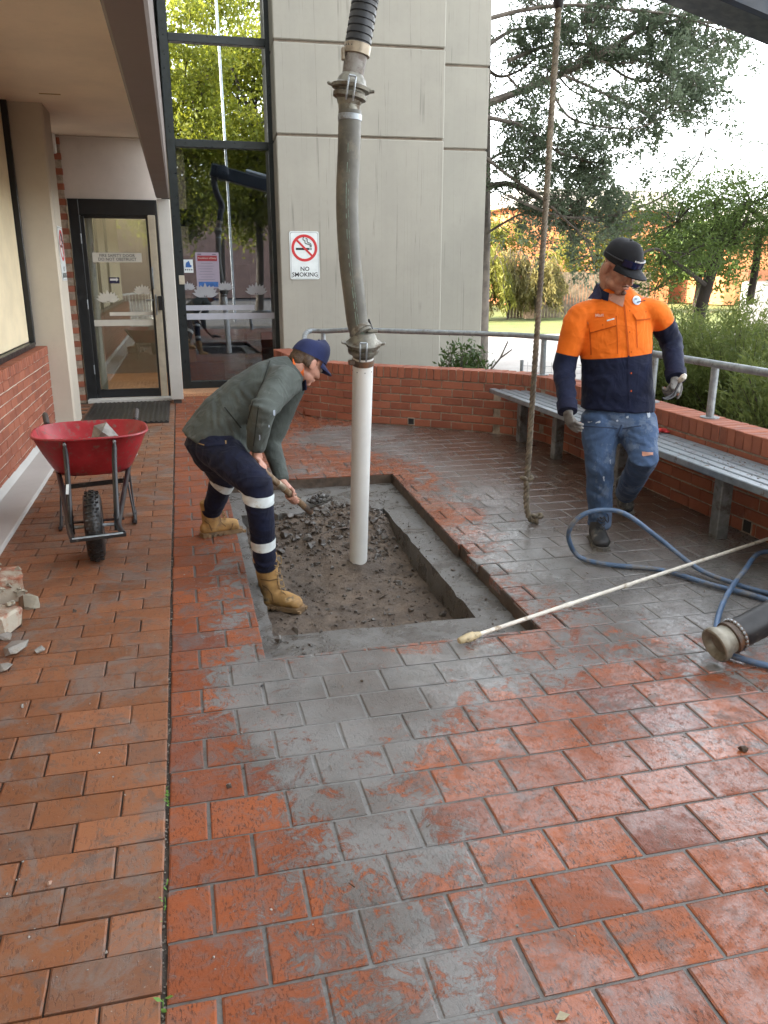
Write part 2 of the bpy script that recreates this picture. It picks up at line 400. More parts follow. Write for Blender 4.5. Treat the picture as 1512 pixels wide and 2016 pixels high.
def mat_grout():
    t = NT('wet_grout'); p = t.geo(); s = slurry_mask(t, p); n = t.noise(p, 14, 5, .7)
    c = t.mix(t.ramp(n, .3, .7), (.075, .066, .056), (.135, .128, .118)); c = t.mix(t.ma('MULTIPLY', s, .9), c, (.17, .17, .163))
    return t.done(c, t.ramp(n, .3, .7, .25, .6), t.bump(t.noise(p, 70, 5, .7), .6, .004))
M_GROUT = mat_grout()
M_SAND = mat('dark_joint_sand', (.055, .045, .036), .8, .4, 30, .6, 160)
M_TOWER = mat_concrete('tower_concrete', (.345, .332, .285), .8, lines=.5)
M_COLUMN = mat_concrete('column_concrete', (.55, .50, .41), .75, pits=.9)
M_SLAB = mat_concrete('slab_concrete', (.52, .52, .49), .7)
def mat_ledge():
    t = NT('wet_ledge_concrete'); p = t.geo(); n1 = t.noise(p, 5, 7, .72, .6); n2 = t.noise(p, 24, 7, .75); n3 = t.noise(p, 110, 4, .7)
    c = t.mix(t.ramp(n1, .35, .65), (.095, .088, .078), (.165, .164, .156)); c = t.mix(t.ramp(n2, .5, .68, 0, .7), c, (.075, .06, .046)); c = t.mix(t.ramp(n3, .6, .72, 0, .5), c, (.23, .22, .2))
    h = t.ma('ADD', n2, t.ma('MULTIPLY', n3, .4)); return t.done(c, t.ramp(n1, .35, .62, .12, .6), t.bump(h, .7, .010))
M_LEDGE = mat_ledge()
M_SOFFIT = mat_concrete('painted_soffit', (.84, .73, .59), .7, pits=.15)
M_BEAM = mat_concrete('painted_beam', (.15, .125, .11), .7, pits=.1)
M_PANEL = mat_concrete('rendered_panel', (.66, .60, .54), .7, pits=.1)
M_BLACKFR = mat('black_frame_metal', (.012, .014, .016), .38, .2, 10, .05, 60, spec=.5)
M_GREENFR = mat('dark_green_frame_metal', (.012, .018, .02), .35, .2, 10, .05, 60, spec=.5)
M_CREAM = mat('cream_painted_metal', (.52, .47, .36), .5, .1, 10, .05, 60)
M_WHITE = mat('white_paint', (.74, .74, .72), .45, .06, 8, .05, 60)
M_GALV = mat('galvanised_steel', (.30, .33, .35), .42, .25, 18, .15, 70, metal=.55, dirt=(.20, .20, .19), dscale=9, damt=.4)
M_SLAT = mat('aluminium_slat', (.23, .27, .30), .33, .18, 10, .1, 120, metal=.35, dirt=(.16, .13, .11), dscale=14, damt=.25)
M_LEG = mat('bench_leg_steel', (.19, .20, .20), .5, .3, 12, .2, 60, metal=.4, dirt=(.10, .085, .07), dscale=8, damt=.5)
M_RUBBER = mat('black_rubber', (.016, .016, .016), .5, .4, 20, .3, 60, dirt=(.07, .06, .05), dscale=12, damt=.25)
M_BLACK = mat('black_print', (.01, .01, .012), .5, 0, 5, 0)
M_RED = mat('red_print', (.55, .03, .035), .5, .05, 5, 0)
M_BLUEP = mat('blue_print', (.03, .12, .36), .5, .3, 20, 0)
M_SIGN = mat('white_sign_sheet', (.72, .78, .78), .35, .06, 8, .03, 60)
M_FILM = mat('frosted_film', (.62, .60, .52), .6, .05, 8, 0)
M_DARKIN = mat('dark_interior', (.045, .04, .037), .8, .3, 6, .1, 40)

# ================================================================== THE SETTING
def flat(name, rects, z, m, kind='structure'):
    b = MB()
    for x0, x1, y0, y1 in rects: b.add([(x0, y0, z), (x1, y0, z), (x1, y1, z), (x0, y1, z)], [(0, 1, 2, 3)])
    o = b.build(name, m, None, False, loc=(0, 0, z)); return tag(o, kind=kind)
def mat_ground():
    t = NT('pale_gravel_path'); p = t.geo(); n1 = t.noise(p, .7, 6, .6); n2 = t.noise(p, 30, 5, .7)
    c = t.mix(t.ramp(n1, .3, .7), (.30, .27, .24), (.42, .40, .37)); c = t.mix(t.ramp(n2, .5, .7, 0, .5), c, (.20, .17, .14))
    return t.done(c, .9, t.bump(n2, .5, .01))
def mat_lawn():
    t = NT('lawn_turf'); p = t.geo(); n1 = t.noise(p, 1.2, 6, .65); n2 = t.noise(p, 40, 4, .7)
    c = t.mix(t.ramp(n1, .3, .7), (.05, .085, .02), (.12, .14, .035)); c = t.mix(t.ramp(n2, .4, .7, 0, .5), c, (.17, .17, .05))
    return t.done(c, .9, t.bump(n2, .8, .02))
M_GROUND = mat_ground(); M_LAWN = mat_lawn()
flat('ground', [(-150, 150, 13, 250), (3.72, 150, -9, 13), (-150, -9, -9, 13), (1.5, 3.72, 9.9, 13)], -.06, M_GROUND)
flat('dark_rear_ground', [(-150, 150, -150, -9), (-9, 3.72, -9, -4)], -.058, mat('dark_rear_surface', (.05, .05, .052), .85, .3, 3, .5, 60))  # unseen dark ground behind the camera, added to dim the glass reflections
flat('lawn', [(5, 60, 22.3, 45)], -.052, M_LAWN)
# terrace bed with the hole of the excavation in it
PX0, PY0, PY1 = .262, 3.25, 6.46
def px1(y): return 1.545 + (y - 3.25) * .034
bed = flat('terrace', [(-.138, 3.72, -4, PY0), (-.138, PX0, PY0, PY1), (1.70, 3.72, PY0, PY1), (-.138, 3.72, PY1, 12.0)], -.005, M_GROUT)
bedl = flat('side_path', [(-1.6, -.138, -4, 11.4)], -.011, M_SAND)

WALLP = [(1.20, 11.2), (1.34, 9.62), (1.42, 9.46), (1.60, 9.27), (1.82, 9.01), (2.04, 8.81), (2.38, 8.56), (2.83, 8.21), (3.02, 8.05), (3.22, 7.86), (3.38, 7.62), (3.455, 7.33), (3.47, 7.0), (3.47, 5), (3.47, 2), (3.47, -2)]
def xw(y):
    for (a, b), (c, d) in zip(WALLP[:-1], WALLP[1:]):
        if b >= y >= d: return a + (c - a) * (b - y) / (b - d) + .03
    return 3.5 if y < 0 else 1.2
def paver_mesh(w, l, th, seed, j=.0013, ch=.0045):
    r = random.Random(seed); hw, hl = w / 2, l / 2; q = min(.05, hw * .4, hl * .4)
    out = [(-hw, -hl), (r.uniform(-.3, .3) * hw, -hl), (hw, -hl), (hw, r.uniform(-.3, .3) * hl), (hw, hl), (r.uniform(-.3, .3) * hw, hl), (-hw, hl), (-hw, r.uniform(-.3, .3) * hl)]
    out = [(a + r.uniform(-j, j), b + r.uniform(-j, j)) for a, b in out]
    vs = [(a, b, -th) for a, b in out] + [(a, b, -ch * .6) for a, b in out]
    for k, (a, b) in enumerate(out):
        e = ch * r.uniform(.7, 1.5); vs.append((a - e * (1 if a > 0 else -1) * (1 if k % 4 != 1 else 0), b - e * (1 if b > 0 else -1) * (1 if k % 4 != 3 else 0), r.uniform(-.0004, .0004)))
    fs = [(k, (k + 1) % 8, 8 + (k + 1) % 8, 8 + k) for k in range(8)] + [(8 + k, 8 + (k + 1) % 8, 16 + (k + 1) % 8, 16 + k) for k in range(8)] + [tuple(range(16, 24))]
    return vs, fs
def lay(parent, rects, m, stuff_name, th=.05, full=None, limit=300, jit=.0012):
    """rects: (x0,x1,y0,y1,cut). The pavers showing largest become bricks of their own, the rest one joined part"""
    pool = []
    if full:
        for s in range(6):
            vs, fs = paver_mesh(full[0], full[1], th, s); me = bpy.data.meshes.new('brick'); me.from_pydata(vs, [], fs); finish(me, False); me.materials.append(m); pool.append(me)
    seen, rest = [], []
    for q in rects:
        c = V(((q[0] + q[1]) / 2, (q[2] + q[3]) / 2, 0)); (seen if in_view(c, .1) else rest).append((depth(c), q))
    seen.sort(key=lambda a: a[0]); rest += seen[limit:]; seen = seen[:limit]
    for d, (x0, x1, y0, y1, cut) in seen:
        w, l = x1 - x0, y1 - y0
        if full and abs(w - full[0]) < .004 and abs(l - full[1]) < .004 and not cut: me = rnd.choice(pool)
        else:
            vs, fs = paver_mesh(w, l, .04 if cut else th, rnd.random()); me = bpy.data.meshes.new('brick'); me.from_pydata(vs, [], fs); finish(me, False); me.materials.append(m)
        o = bpy.data.objects.new('brick', me); COL.objects.link(o); o.parent = parent
        o.location = V(((x0 + x1) / 2 + rnd.uniform(-jit, jit), (y0 + y1) / 2 + rnd.uniform(-jit, jit), rnd.uniform(-.0015, .0012))) - wl(parent)
        o.rotation_euler = (rnd.gauss(0, .0024), rnd.gauss(0, .0024), rnd.gauss(0, .002))
    b = MB()
    for d, (x0, x1, y0, y1, cut) in rest:
        vs, fs = paver_mesh(x1 - x0, y1 - y0, .04 if cut else th, rnd.random()); z = rnd.uniform(-.0015, .0012); sx, sy = rnd.gauss(0, .003), rnd.gauss(0, .003)
        cx, cy = (x0 + x1) / 2, (y0 + y1) / 2; b.add([(a + cx, c + cy, e + z + a * sx + c * sy) for a, c, e in vs], fs)
    o = b.build(stuff_name, m, parent, False); tag(o, kind='stuff')
# --- pavers of the terrace: rows 187 mm deep, 245 mm long, half bond
rects = []; PL, PW, GAP = .2455, .187, .0105
for k in range(-20, 56):
    y1 = 2.101 + k * PW; y0 = y1 - PW; ym = (y0 + y1) / 2
    if y1 < -2.2 or y0 > 11.9: continue
    x = (.102 if k % 2 == 0 else -.021) - 4 * PL; X1 = xw(ym)
    while x < X1:
        a, b = max(x, -.141 - GAP / 2), min(x + PL, X1); x += PL
        if b - a < .03: continue
        a += GAP / 2; b -= GAP / 2; c, d = y0 + GAP / 2, y1 - GAP / 2
        if d <= PY0 or c >= PY1 or b <= PX0 or a >= px1(ym): rects.append((a, b, c, d, False)); continue
        # cut round the excavation
        if c < PY0 - .02: rects.append((a, b, c, PY0, True))
        if d > PY1 + .02: rects.append((a, b, PY1, d, True))
        cc, dd = max(c, PY0), min(d, PY1)
        if dd - cc > .02:
            if a < PX0 - .015: rects.append((a, PX0, cc, dd, True))
            e = px1(ym) + (.022 if ym < 4.55 else 0)
            if b > e + .015: rects.append((max(a, e), b, cc, dd, True))
lay(bed, rects, M_PR, 'far_brick_paving', full=(PL - GAP, PW - GAP))
# --- side path: 265 x 140 mm pavers
rects = []; PL, PW, GAP = .265, .1395, .0055
for k in range(-30, 70):
    y1 = 2.138 + k * PW; y0 = y1 - PW
    if y1 < -2.2 or y0 > 11.2: continue
    x = (-.288 if k % 2 == 0 else -.415) - 5 * PL
    while x < -.150:
        a, b = x, min(x + PL, -.150); x += PL
        if b < -1.2 or b - a < .03: continue
        rects.append((a + GAP / 2, b - GAP / 2, y0 + GAP / 2, y1 - GAP / 2, False))
lay(bedl, rects, M_PL, 'far_brick_paving', full=(PL - GAP, PW - GAP), jit=.001)
# --- excavation: ledge of the concrete slab, then the soil
def loop(c0, c1, c2, c3, n, jit):
    out = []
    for i, (a, b) in enumerate(((c0, c1), (c1, c2), (c2, c3), (c3, c0))):
        for k in range(n):
            t = k / n; j = jit[i] if k else 0; q = V(a).lerp(V(b), t)
            nz = noise.noise(V((q.x * 9, q.y * 9, i))) * j + noise.noise(V((q.x * 31, q.y * 31, i))) * j * .5
            nn = V((-(b[1] - a[1]), b[0] - a[0])).normalized(); out.append((q.x + nn.x * nz, q.y + nn.y * nz))
    return out
N = 28
lo = loop((.255, 3.2), (1.64, 3.2), (1.80, 6.52), (.255, 6.52), N, (0, 0, 0, 0)); li = loop((.338, 3.66), (1.385, 3.64), (1.405, 5.74), (.335, 5.80), N, (.008, .013, .10, .03))
vs, fs = [], []; K = 4 * N
for rr in range(5):
    for k in range(K):
        t = rr / 4; x = lo[k][0] * (1 - t) + li[k][0] * t; y = lo[k][1] * (1 - t) + li[k][1] * t
        vs.append((x, y, -.088 + noise.noise(V((x * 5, y * 5, 3))) * .007 + noise.noise(V((x * 19, y * 19, 7))) * .003 - (.004 if rr == 4 else 0)))
for k in range(K): x, y = li[k]; vs.append((x + noise.noise(V((x * 8, y * 8, 1))) * .01, y, -.2))
for k in range(K): x, y = li[k]; vs.append((x, y, -.5))
for rr in range(6):
    for k in range(K): fs.append((rr * K + k, rr * K + (k + 1) % K, (rr + 1) * K + (k + 1) % K, (rr + 1) * K + k))
me = bpy.data.meshes.new('pit_ledge'); me.from_pydata(vs, [], [f[::-1] for f in fs]); finish(me, True, 40)
tag(put('pit_ledge', me, M_LEDGE, None, (1, 4.8, -.5)), kind='structure')
# sides of the cut under the pavers
b = MB()
b2 = MB()
for k in range(18): y = 3.23 + k * .187; e = px1(y + .09) + (.022 if y + .09 < 4.55 else 0); b2.box((e + .02, y + .0935, -.055), (.046, .1875, .085))
b2.box((.97, 6.475, -.055), (1.44, .036, .085))
tag(b2.build('bedding_sand', mat('wet_bedding', (.085, .06, .042), .55, .4, 14, .6, 60, dirt=(.14, .12, .10), dscale=6), None, False), kind='structure')
for x0, x1, y0, y1 in ((1.69, 1.72, 3.2, 6.5), (.2, .262, 3.2, 6.5), (.2, 1.72, 3.17, 3.22), (.2, 1.72, 6.485, 6.54)): b.box(((x0 + x1) / 2, (y0 + y1) / 2, -.06), (x1 - x0, y1 - y0, .09))
tag(b.build('pit_kerb', M_LEDGE, None, False), kind='structure')
def soil_z(x, y):
    z = -.255 + noise.noise(V((x * 3, y * 3, 2))) * .03 + noise.noise(V((x * 11, y * 11, 5))) * .018 + noise.noise(V((x * 37, y * 37, 9))) * .008
    z += .14 * math.exp(-((x - .85) / .55) ** 2 - ((y - 5.72) / .36) ** 2) + .10 * math.exp(-((x - 1.25) / .3) ** 2 - ((y - 5.6) / .35) ** 2)
    z += .07 * math.exp(-((x - 1.06) / .2) ** 2 - ((y - 4.95) / .16) ** 2) + .05 * math.exp(-((x - .38) / .12) ** 2 - ((y - 5.0) / .5) ** 2) + .10 * math.exp(-((x - .42) / .2) ** 2 - ((y - 3.66) / .12) ** 2)
    return z
def mat_soil():
    t = NT('wet_soil'); p = t.geo(); n1 = t.noise(p, 4, 7, .7); n2 = t.noise(p, 26, 7, .75); n3 = t.noise(p, 90, 4, .7)
    c = t.mix(t.ramp(n1, .35, .65), (.095, .072, .053), (.19, .145, .107)); c = t.mix(t.ramp(n2, .5, .7, 0, .6), c, (.055, .042, .032))
    c = t.mix(t.ramp(n3, .62, .72, 0, .5), c, (.17, .15, .13)); h = t.ma('ADD', n2, t.ma('MULTIPLY', n3, .5))
    return t.done(c, t.ramp(n1, .3, .7, .55, .9), t.bump(h, 1, .02))
M_SOIL = mat_soil()
def mat_rubble():
    t = NT('wet_rubble'); p = t.geo(); ri = t.n('NewGeometry').outputs['Random Per Island']; oi = t.n('ObjectInfo').outputs['Random']; r = t.ma('FRACT', t.ma('ADD', ri, oi)); r2 = t.ma('FRACT', t.ma('MULTIPLY', r, 9.7))
    c = t.mix(r, (.085, .078, .068), (.20, .198, .19)); c = t.mix(t.ramp(r2, .45, .8), c, (.085, .062, .044)); c = t.mix(t.ramp(t.noise(p, 30, 6, .75), .42, .6), c, (.075, .056, .042)); n = t.noise(p, 90, 6, .75)
    c = t.mix(t.ramp(n, .6, .75, 0, .5), c, (.28, .27, .25)); return t.done(c, t.ramp(r2, 0, 1, .35, .8), t.bump(n, .9, .006))
M_RUB = mat_rubble()
nx, ny = 90, 150; vs = []; X0, X1, Y0, Y1 = .25, 1.72, 3.5, 6.3
for j in range(ny + 1):
    for i in range(nx + 1): x = X0 + (X1 - X0) * i / nx; y = Y0 + (Y1 - Y0) * j / ny; vs.append((x, y, soil_z(x, y)))
fs = [(j * (nx + 1) + i, j * (nx + 1) + i + 1, (j + 1) * (nx + 1) + i + 1, (j + 1) * (nx + 1) + i) for j in range(ny) for i in range(nx)]
me = bpy.data.meshes.new('soil'); me.from_pydata(vs, [], fs); finish(me, True, 60); tag(put('soil', me, M_SOIL, None, (1, 4.8, -.3)), kind='structure')
def chunk(b, c, size, seed, flatn=.75):
    r = random.Random(seed); bm = bmesh.new()
    for _ in range(13):
        q = V((r.gauss(0, 1), r.gauss(0, 1), r.gauss(0, 1))).normalized() * r.uniform(.75, 1); q = V([max(-.72, min(.72, a)) for a in q])
        bm.verts.new((q.x * size, q.y * size * .8, q.z * size * flatn))
    g = bmesh.ops.convex_hull(bm, input=bm.verts)
    bmesh.ops.delete(bm, geom=[e for e in g['geom_interior'] if isinstance(e, bmesh.types.BMVert)], context='VERTS')
    M = Matrix.Rotation(r.uniform(0, 6.3), 3, 'Z') @ Matrix.Rotation(r.gauss(0, .4), 3, 'X'); bm.verts.index_update()
    b.add([V(c) + M @ v.co for v in bm.verts], [tuple(v.index for v in f.verts) for f in bm.faces]); bm.free()
b = MB()
for k in range(800):
    x, y = rnd.uniform(.34, 1.39), 5.9 - 2.2 * rnd.random() ** 1.7
    s = abs(rnd.gauss(0, .010)) + .004; chunk(b, (x, y, soil_z(x, y) + s * .1), s, rnd.random(), .6)
tag(b.build('soil_clods', M_SOIL, None, True, 50), 'wet brown clods of soil over the floor of the hole', 'soil', kind='stuff')
b = MB()
for k in range(260):
    e = rnd.random()
    if e < .45: x, y = 1.40 + abs(rnd.gauss(0, .09)), rnd.uniform(3.4, 6.3)
    elif e < .75: x, y = rnd.uniform(.3, 1.6), 5.85 + abs(rnd.gauss(0, .12))
    else: x, y = rnd.uniform(.28, .6), rnd.uniform(3.3, 3.7)
    if x > 1.62 or y > 6.44: continue
    chunk(b, (x, y, -.086), abs(rnd.gauss(0, .006)) + .002, rnd.random(), .6)
tag(b.build('ledge_crumbs', M_RUB, None, True, 30), 'small concrete crumbs lying on the wet ledge of the hole', 'rubble', kind='stuff')
b = MB()
for k in range(1100):
    if k < 430: x, y = rnd.gauss(.85, .33), rnd.gauss(5.66, .22)
    elif k < 540: x, y = rnd.gauss(1.22, .1), rnd.gauss(5.35, .3)
    else: x, y = rnd.uniform(.36, 1.36), rnd.uniform(3.7, 5.7)
    if not (.35 < x < 1.38 and 3.69 < y < 5.95): continue
    s = abs(rnd.gauss(0, .017)) + .006
    if k >= 540: s *= .5
    chunk(b, (x, y, soil_z(x, y) + s * .3), s, rnd.random())
tag(b.build('rubble', M_RUB, None, True, 20), 'broken grey concrete rubble heaped at the back of the excavated hole', 'rubble', kind='stuff')
desc = ['flat slab-like', 'jagged', 'wedge-shaped', 'long narrow', 'squarish', 'rounded', 'small pale', 'dark muddy', 'tilted', 'half-buried']
spots = [(.62, 5.5, .055, 'left of the white pipe at the rear of the hole'), (1.24, 5.62, .06, 'right of the white pipe at the rear of the hole'), (.95, 5.72, .05, 'directly behind the white pipe in the hole'), (.78, 5.3, .045, 'on the soil just beyond the shovel'),
         (1.30, 5.3, .04, 'against the right wall of the hole'), (.52, 5.15, .04, 'near the left edge of the hole behind the tan boot'), (1.2, 4.6, .022, 'on bare soil at the right of the hole'), (.44, 3.64, .04, 'at the front left corner of the hole'), (.36, 3.58, .03, 'beside another lump at the front left corner of the hole'), (1.34, 4.05, .03, 'against the front right corner of the hole')]
for (x, y, s, w), d in zip(spots, desc):
    b = MB(); z = soil_z(x, y) if y > 3.68 else -.085; chunk(b, (x, y, z + s * .45), s, x * y)
    tag(b.build('concrete_chunk', M_RUB, None, True, 20), d + ' grey concrete chunk ' + w, 'concrete chunk', 'concrete chunks in the hole')

# --- low brick walls -------------------------------------------------------------
def resample(path, n=1200):
    pts = [V((a, b, 0)) for a, b in path]; L = [0]
    for a, b in zip(pts[:-1], pts[1:]): L.append(L[-1] + (b - a).length)
    def at(s):
        s = max(0, min(L[-1] - 1e-6, s)); i = max(k for k in range(len(L) - 1) if L[k] <= s); t = (s - L[i]) / (L[i + 1] - L[i]); return pts[i].lerp(pts[i + 1], t), (pts[i + 1] - pts[i]).normalized()
    return at, L[-1]
def block_mesh(size, ch, seed):
    b = MB(); b.box((0, 0, 0), size, None, ch); r = random.Random(seed)
    b.v = [tuple(c + r.uniform(-.0012, .0012) for c in v) for v in b.v]; return b.mesh('brick', True, 30)
def lay_wall(parent, items, m, limit=300, stuff='remaining_bricks'):
    """items: (centre, tangent angle, size)"""
    pool = {}; seen, rest = [], []
    for it in items: (seen if in_view(it[0], .06) else rest).append((depth(it[0]), it))
    seen.sort(key=lambda a: a[0]); rest += seen[limit:]; seen = seen[:limit]
    for d, (c, ang, size) in seen:
        key = tuple(round(s, 3) for s in size)
        if key not in pool:
            pool[key] = [block_mesh(size, .004, s) for s in range(4)]
            for me in pool[key]: me.materials.append(m)
        o = bpy.data.objects.new('brick', rnd.choice(pool[key])); COL.objects.link(o); o.parent = parent
        o.location = V(c) + V((rnd.gauss(0, .001), rnd.gauss(0, .001), rnd.gauss(0, .001))) - wl(parent); o.rotation_euler = (rnd.gauss(0, .004), rnd.gauss(0, .004), ang + rnd.gauss(0, .004))
    if rest:
        b = MB()
        for d, (c, ang, size) in rest: b.box(c, size, Matrix.Rotation(ang, 3, 'Z'))
        tag(b.build(stuff, m, parent, True, 30), kind='stuff')
def ribbon(b, at, L, o0, o1, z0, z1, step=.06):
    n = int(L / step); vs = []
    for i in range(n + 1):
        p, d = at(L * i / n); nn = V((-d.y, d.x, 0))
        for o, z in ((o0, z0), (o0, z1), (o1, z1), (o1, z0)): q = p + nn * o; vs.append((q.x, q.y, z))
    fs = [(i * 4 + k, i * 4 + (k + 1) % 4, i * 4 + 4 + (k + 1) % 4, i * 4 + 4 + k) for i in range(n) for k in range(4)] + [(0, 1, 2, 3)[::-1], tuple(n * 4 + k for k in range(4))]
    b.add(vs, [f[::-1] for f in fs])
terr_wall = thing('brick_wall', 'low curved red brick wall with a soldier capping behind the slatted bench', 'brick wall', (3.47, 5, 0))
at, L = resample(WALLP); items = []
for c in range(6):
    z = .006 + c * .0865 + .038; s = -.12 if c % 2 else 0.0
    while s < L:
        p, d = at(s + .115); nn = V((-d.y, d.x, 0)); items.append((p + nn * .052 + V((0, 0, z)), math.atan2(d.y, d.x), (.2285, .105, .0745))); s += .2395
s = 0
while s < L:
    p, d = at(s + .038); nn = V((-d.y, d.x, 0)); items.append((p + nn * .116 + V((0, 0, .586)), math.atan2(d.y, d.x), (.0745, .238, .117))); s += .0845
lay_wall(terr_wall, items, M_WB)
b = MB(); ribbon(b, at, L, .009, .225, -.1, .527); ribbon(b, at, L, .008, .226, .528, .636); b.build('mortar', M_MORTAR, terr_wall, False)
for q, sz in ((G(805, 831, .06), .075), (G(1456, 1036, .06), .085)):
    s = min((i * L / 800 for i in range(800)), key=lambda s: (at(s)[0] - V((q.x, q.y, 0))).length); p, d = at(s); b = MB(); nn = V((-d.y, d.x, 0)); M = Matrix.Rotation(math.atan2(d.y, d.x), 3, 'Z')
    for dx, dz, w, h in ((-sz / 2, 0, .008, sz), (sz / 2, 0, .008, sz), (0, sz / 2, sz, .008), (0, -sz / 2, sz, .008)): b.box(p + M @ V((dx, 0, 0)) + nn * .002 + V((0, 0, .055 + dz)), (w, .012, h), M)
    b.build('drain_frame', M_MORTAR, terr_wall, False); b = MB(); b.box(p + nn * .004 + V((0, 0, .055)), (sz - .008, .012, sz - .008), M); b.build('drain_hole_shade', M_BLACK, terr_wall, False)  # black plate paints the shade inside the drain opening
# wall under the side window
LX = -1.40
side_wall = thing('brick_wall', 'straight red brick wall with white mortar below the cream window', 'brick wall', (LX, 7, 0)); items = []
for c in range(9):
    z = .03 + c * .0865 + .038; y = 9.3 - (.12 if c % 2 else 0)
    if c % 2: items.append((V((LX - .05, 9.3 - .06, z)), R(90), (.108, .105, .0745)))
    while y > -2: items.append((V((LX - .05, y - .115, z)), R(90), (.2285, .105, .0745))); y -= .2395
y = 9.3
while y > -2: items.append((V((LX - .095, y - .038, .848)), R(90), (.0745, .20, .085))); y -= .0845
lay_wall(side_wall, items, M_WB)
b = MB(); b.box((LX - .11, 3.65, .42), (.2, 11.29, .84)); b.box((LX - .1, 3.65, .85), (.19, 11.29, .07)); b.build('mortar', mat('pale_mortar', (.60, .55, .46), .9, .2, 20, .4, 120), side_wall, False)
b = MB(); b.prism([(-1.41, -.05), (-1.15, -.05), (-1.15, .022), (-1.16, .028), (-1.365, .034), (-1.385, .06), (-1.41, .10)], (0, 9.3, 0), (1, 0, 0), (0, 0, 1), 11.3)
tag(b.build('footing_kerb', M_SLAB, None, False, loc=(-1.28, 5, 0)), kind='structure')
# brick pier between column and door
pier = thing('brick_pier', 'narrow strip of red brickwork between the left concrete column and the glass door', 'brick pier', (-1.4, 11.3, 0)); items = []
for c in range(37):
    z = .02 + c * .0865 + .038; o = .12 if c % 2 else 0
    for k in range(2): items.append((V((-1.285 - .1145 - k * .2395 + o * (1 if k else 0) - (.06 if (o and not k) else 0), 11.32, z)), 0, (.2285 if not (o and not k) else .108, .105, .0745)))
items = [(V((max(a.x, -1.64), a.y, a.z)) if False else a, g, s) for a, g, s in items]
lay_wall(pier, items, M_WB); b = MB(); b.box((-1.47, 11.38, 1.6), (.36, .2, 3.3)); b.build('mortar', M_MORTAR, pier, False)

# --- building: overhang, column, post -----------------------------------------
ov = thing('overhang', 'beige painted concrete overhang with a deep dark edge beam above the side path', 'overhang', (-1, 5, 3.2))
b = MB(); b.box((-4.6, 3.2, 3.34), (9.1, 16.4, .2)); b.build('soffit', M_SOFFIT, ov, False)
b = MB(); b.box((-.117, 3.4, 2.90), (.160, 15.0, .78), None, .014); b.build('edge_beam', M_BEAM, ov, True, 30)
b = MB()
b.box((-4.6, 5.2, 8.2), (9.05, 20.4, 9.5)); b.build('upper_storeys', M_TOWER, ov, False)
b = MB(); b.box((-.82, 11.36, 2.88), (1.36, .1, .72)); b.build('over_door_panel', M_PANEL, ov, False)
b = MB(); b.tube([(-1.42, 11.28, 3.222), (-.22, 11.28, 3.222)], .009, 8)
for x in (-1.1, -.7, -.4): b.box((x, 11.285, 3.222), (.03, .02, .03))
b.build('conduit', M_PANEL, ov)
b = MB(); b.box((-1.05, 8.85, 3.2385), (.19, .035, .003)); b.build('yellow_label', mat('yellow_label', (.32, .20, .03), .5, .2, 20, 0), ov, False)
col = thing('concrete_column', 'square cream concrete column at the end of the cream window', 'column', (-1.39, 9.6, 0))
b = MB(); b.box((-1.385, 9.58, 1.63), (.39, .56, 3.26), None, .02); b.build('shaft', M_COLUMN, col, True, 30)
post = thing('concrete_post', 'slim pale concrete post carrying the beam end between the door and tall window', 'post', (-.11, 10.92, 0))
b = MB(); b.box((-.112, 10.92, 1.275), (.155, .155, 2.45), None, .008); b.build('shaft', mat_concrete('post_concrete', (.47, .46, .42), .75, pits=.6), post, True, 30)
b = MB(); b.box((-.112, 10.92, .025), (.10, .10, .05)); b.build('foot', M_DARKIN, post, False)
# side window with cream blind
sw = thing('side_window', 'dark framed window with a drawn cream blind above the side brick wall', 'window', (-1.55, 5, .9))
b = MB(); b.box((-1.565, 3.6, 2.1), (.02, 11.2, 2.3)); b.build('blind', mat('cream_blind', (.72, .62, .42), .8, .08, 3, .05, 30), sw, False)
for y in (9.25, 7.28, 4.9, 2.5): b = MB(); b.box((-1.53, y, 2.08), (.06, .055, 2.34), None, .004); b.build('mullion', M_BLACKFR, sw, True, 30)
b = MB(); b.box((-1.53, 3.6, .915), (.07, 11.2, .05), None, .004); b.build('sill', M_BLACKFR, sw, True, 30)
b = MB(); b.box((-4.7, 3.3, 1.6), (6.0, 15, 3.3)); tag(b.build('ground_floor_light_block', M_PANEL, None, False), 'plain rendered ground floor block behind the cream blind window', 'building')  # unseen solid box in place of the ground floor, put in to block light
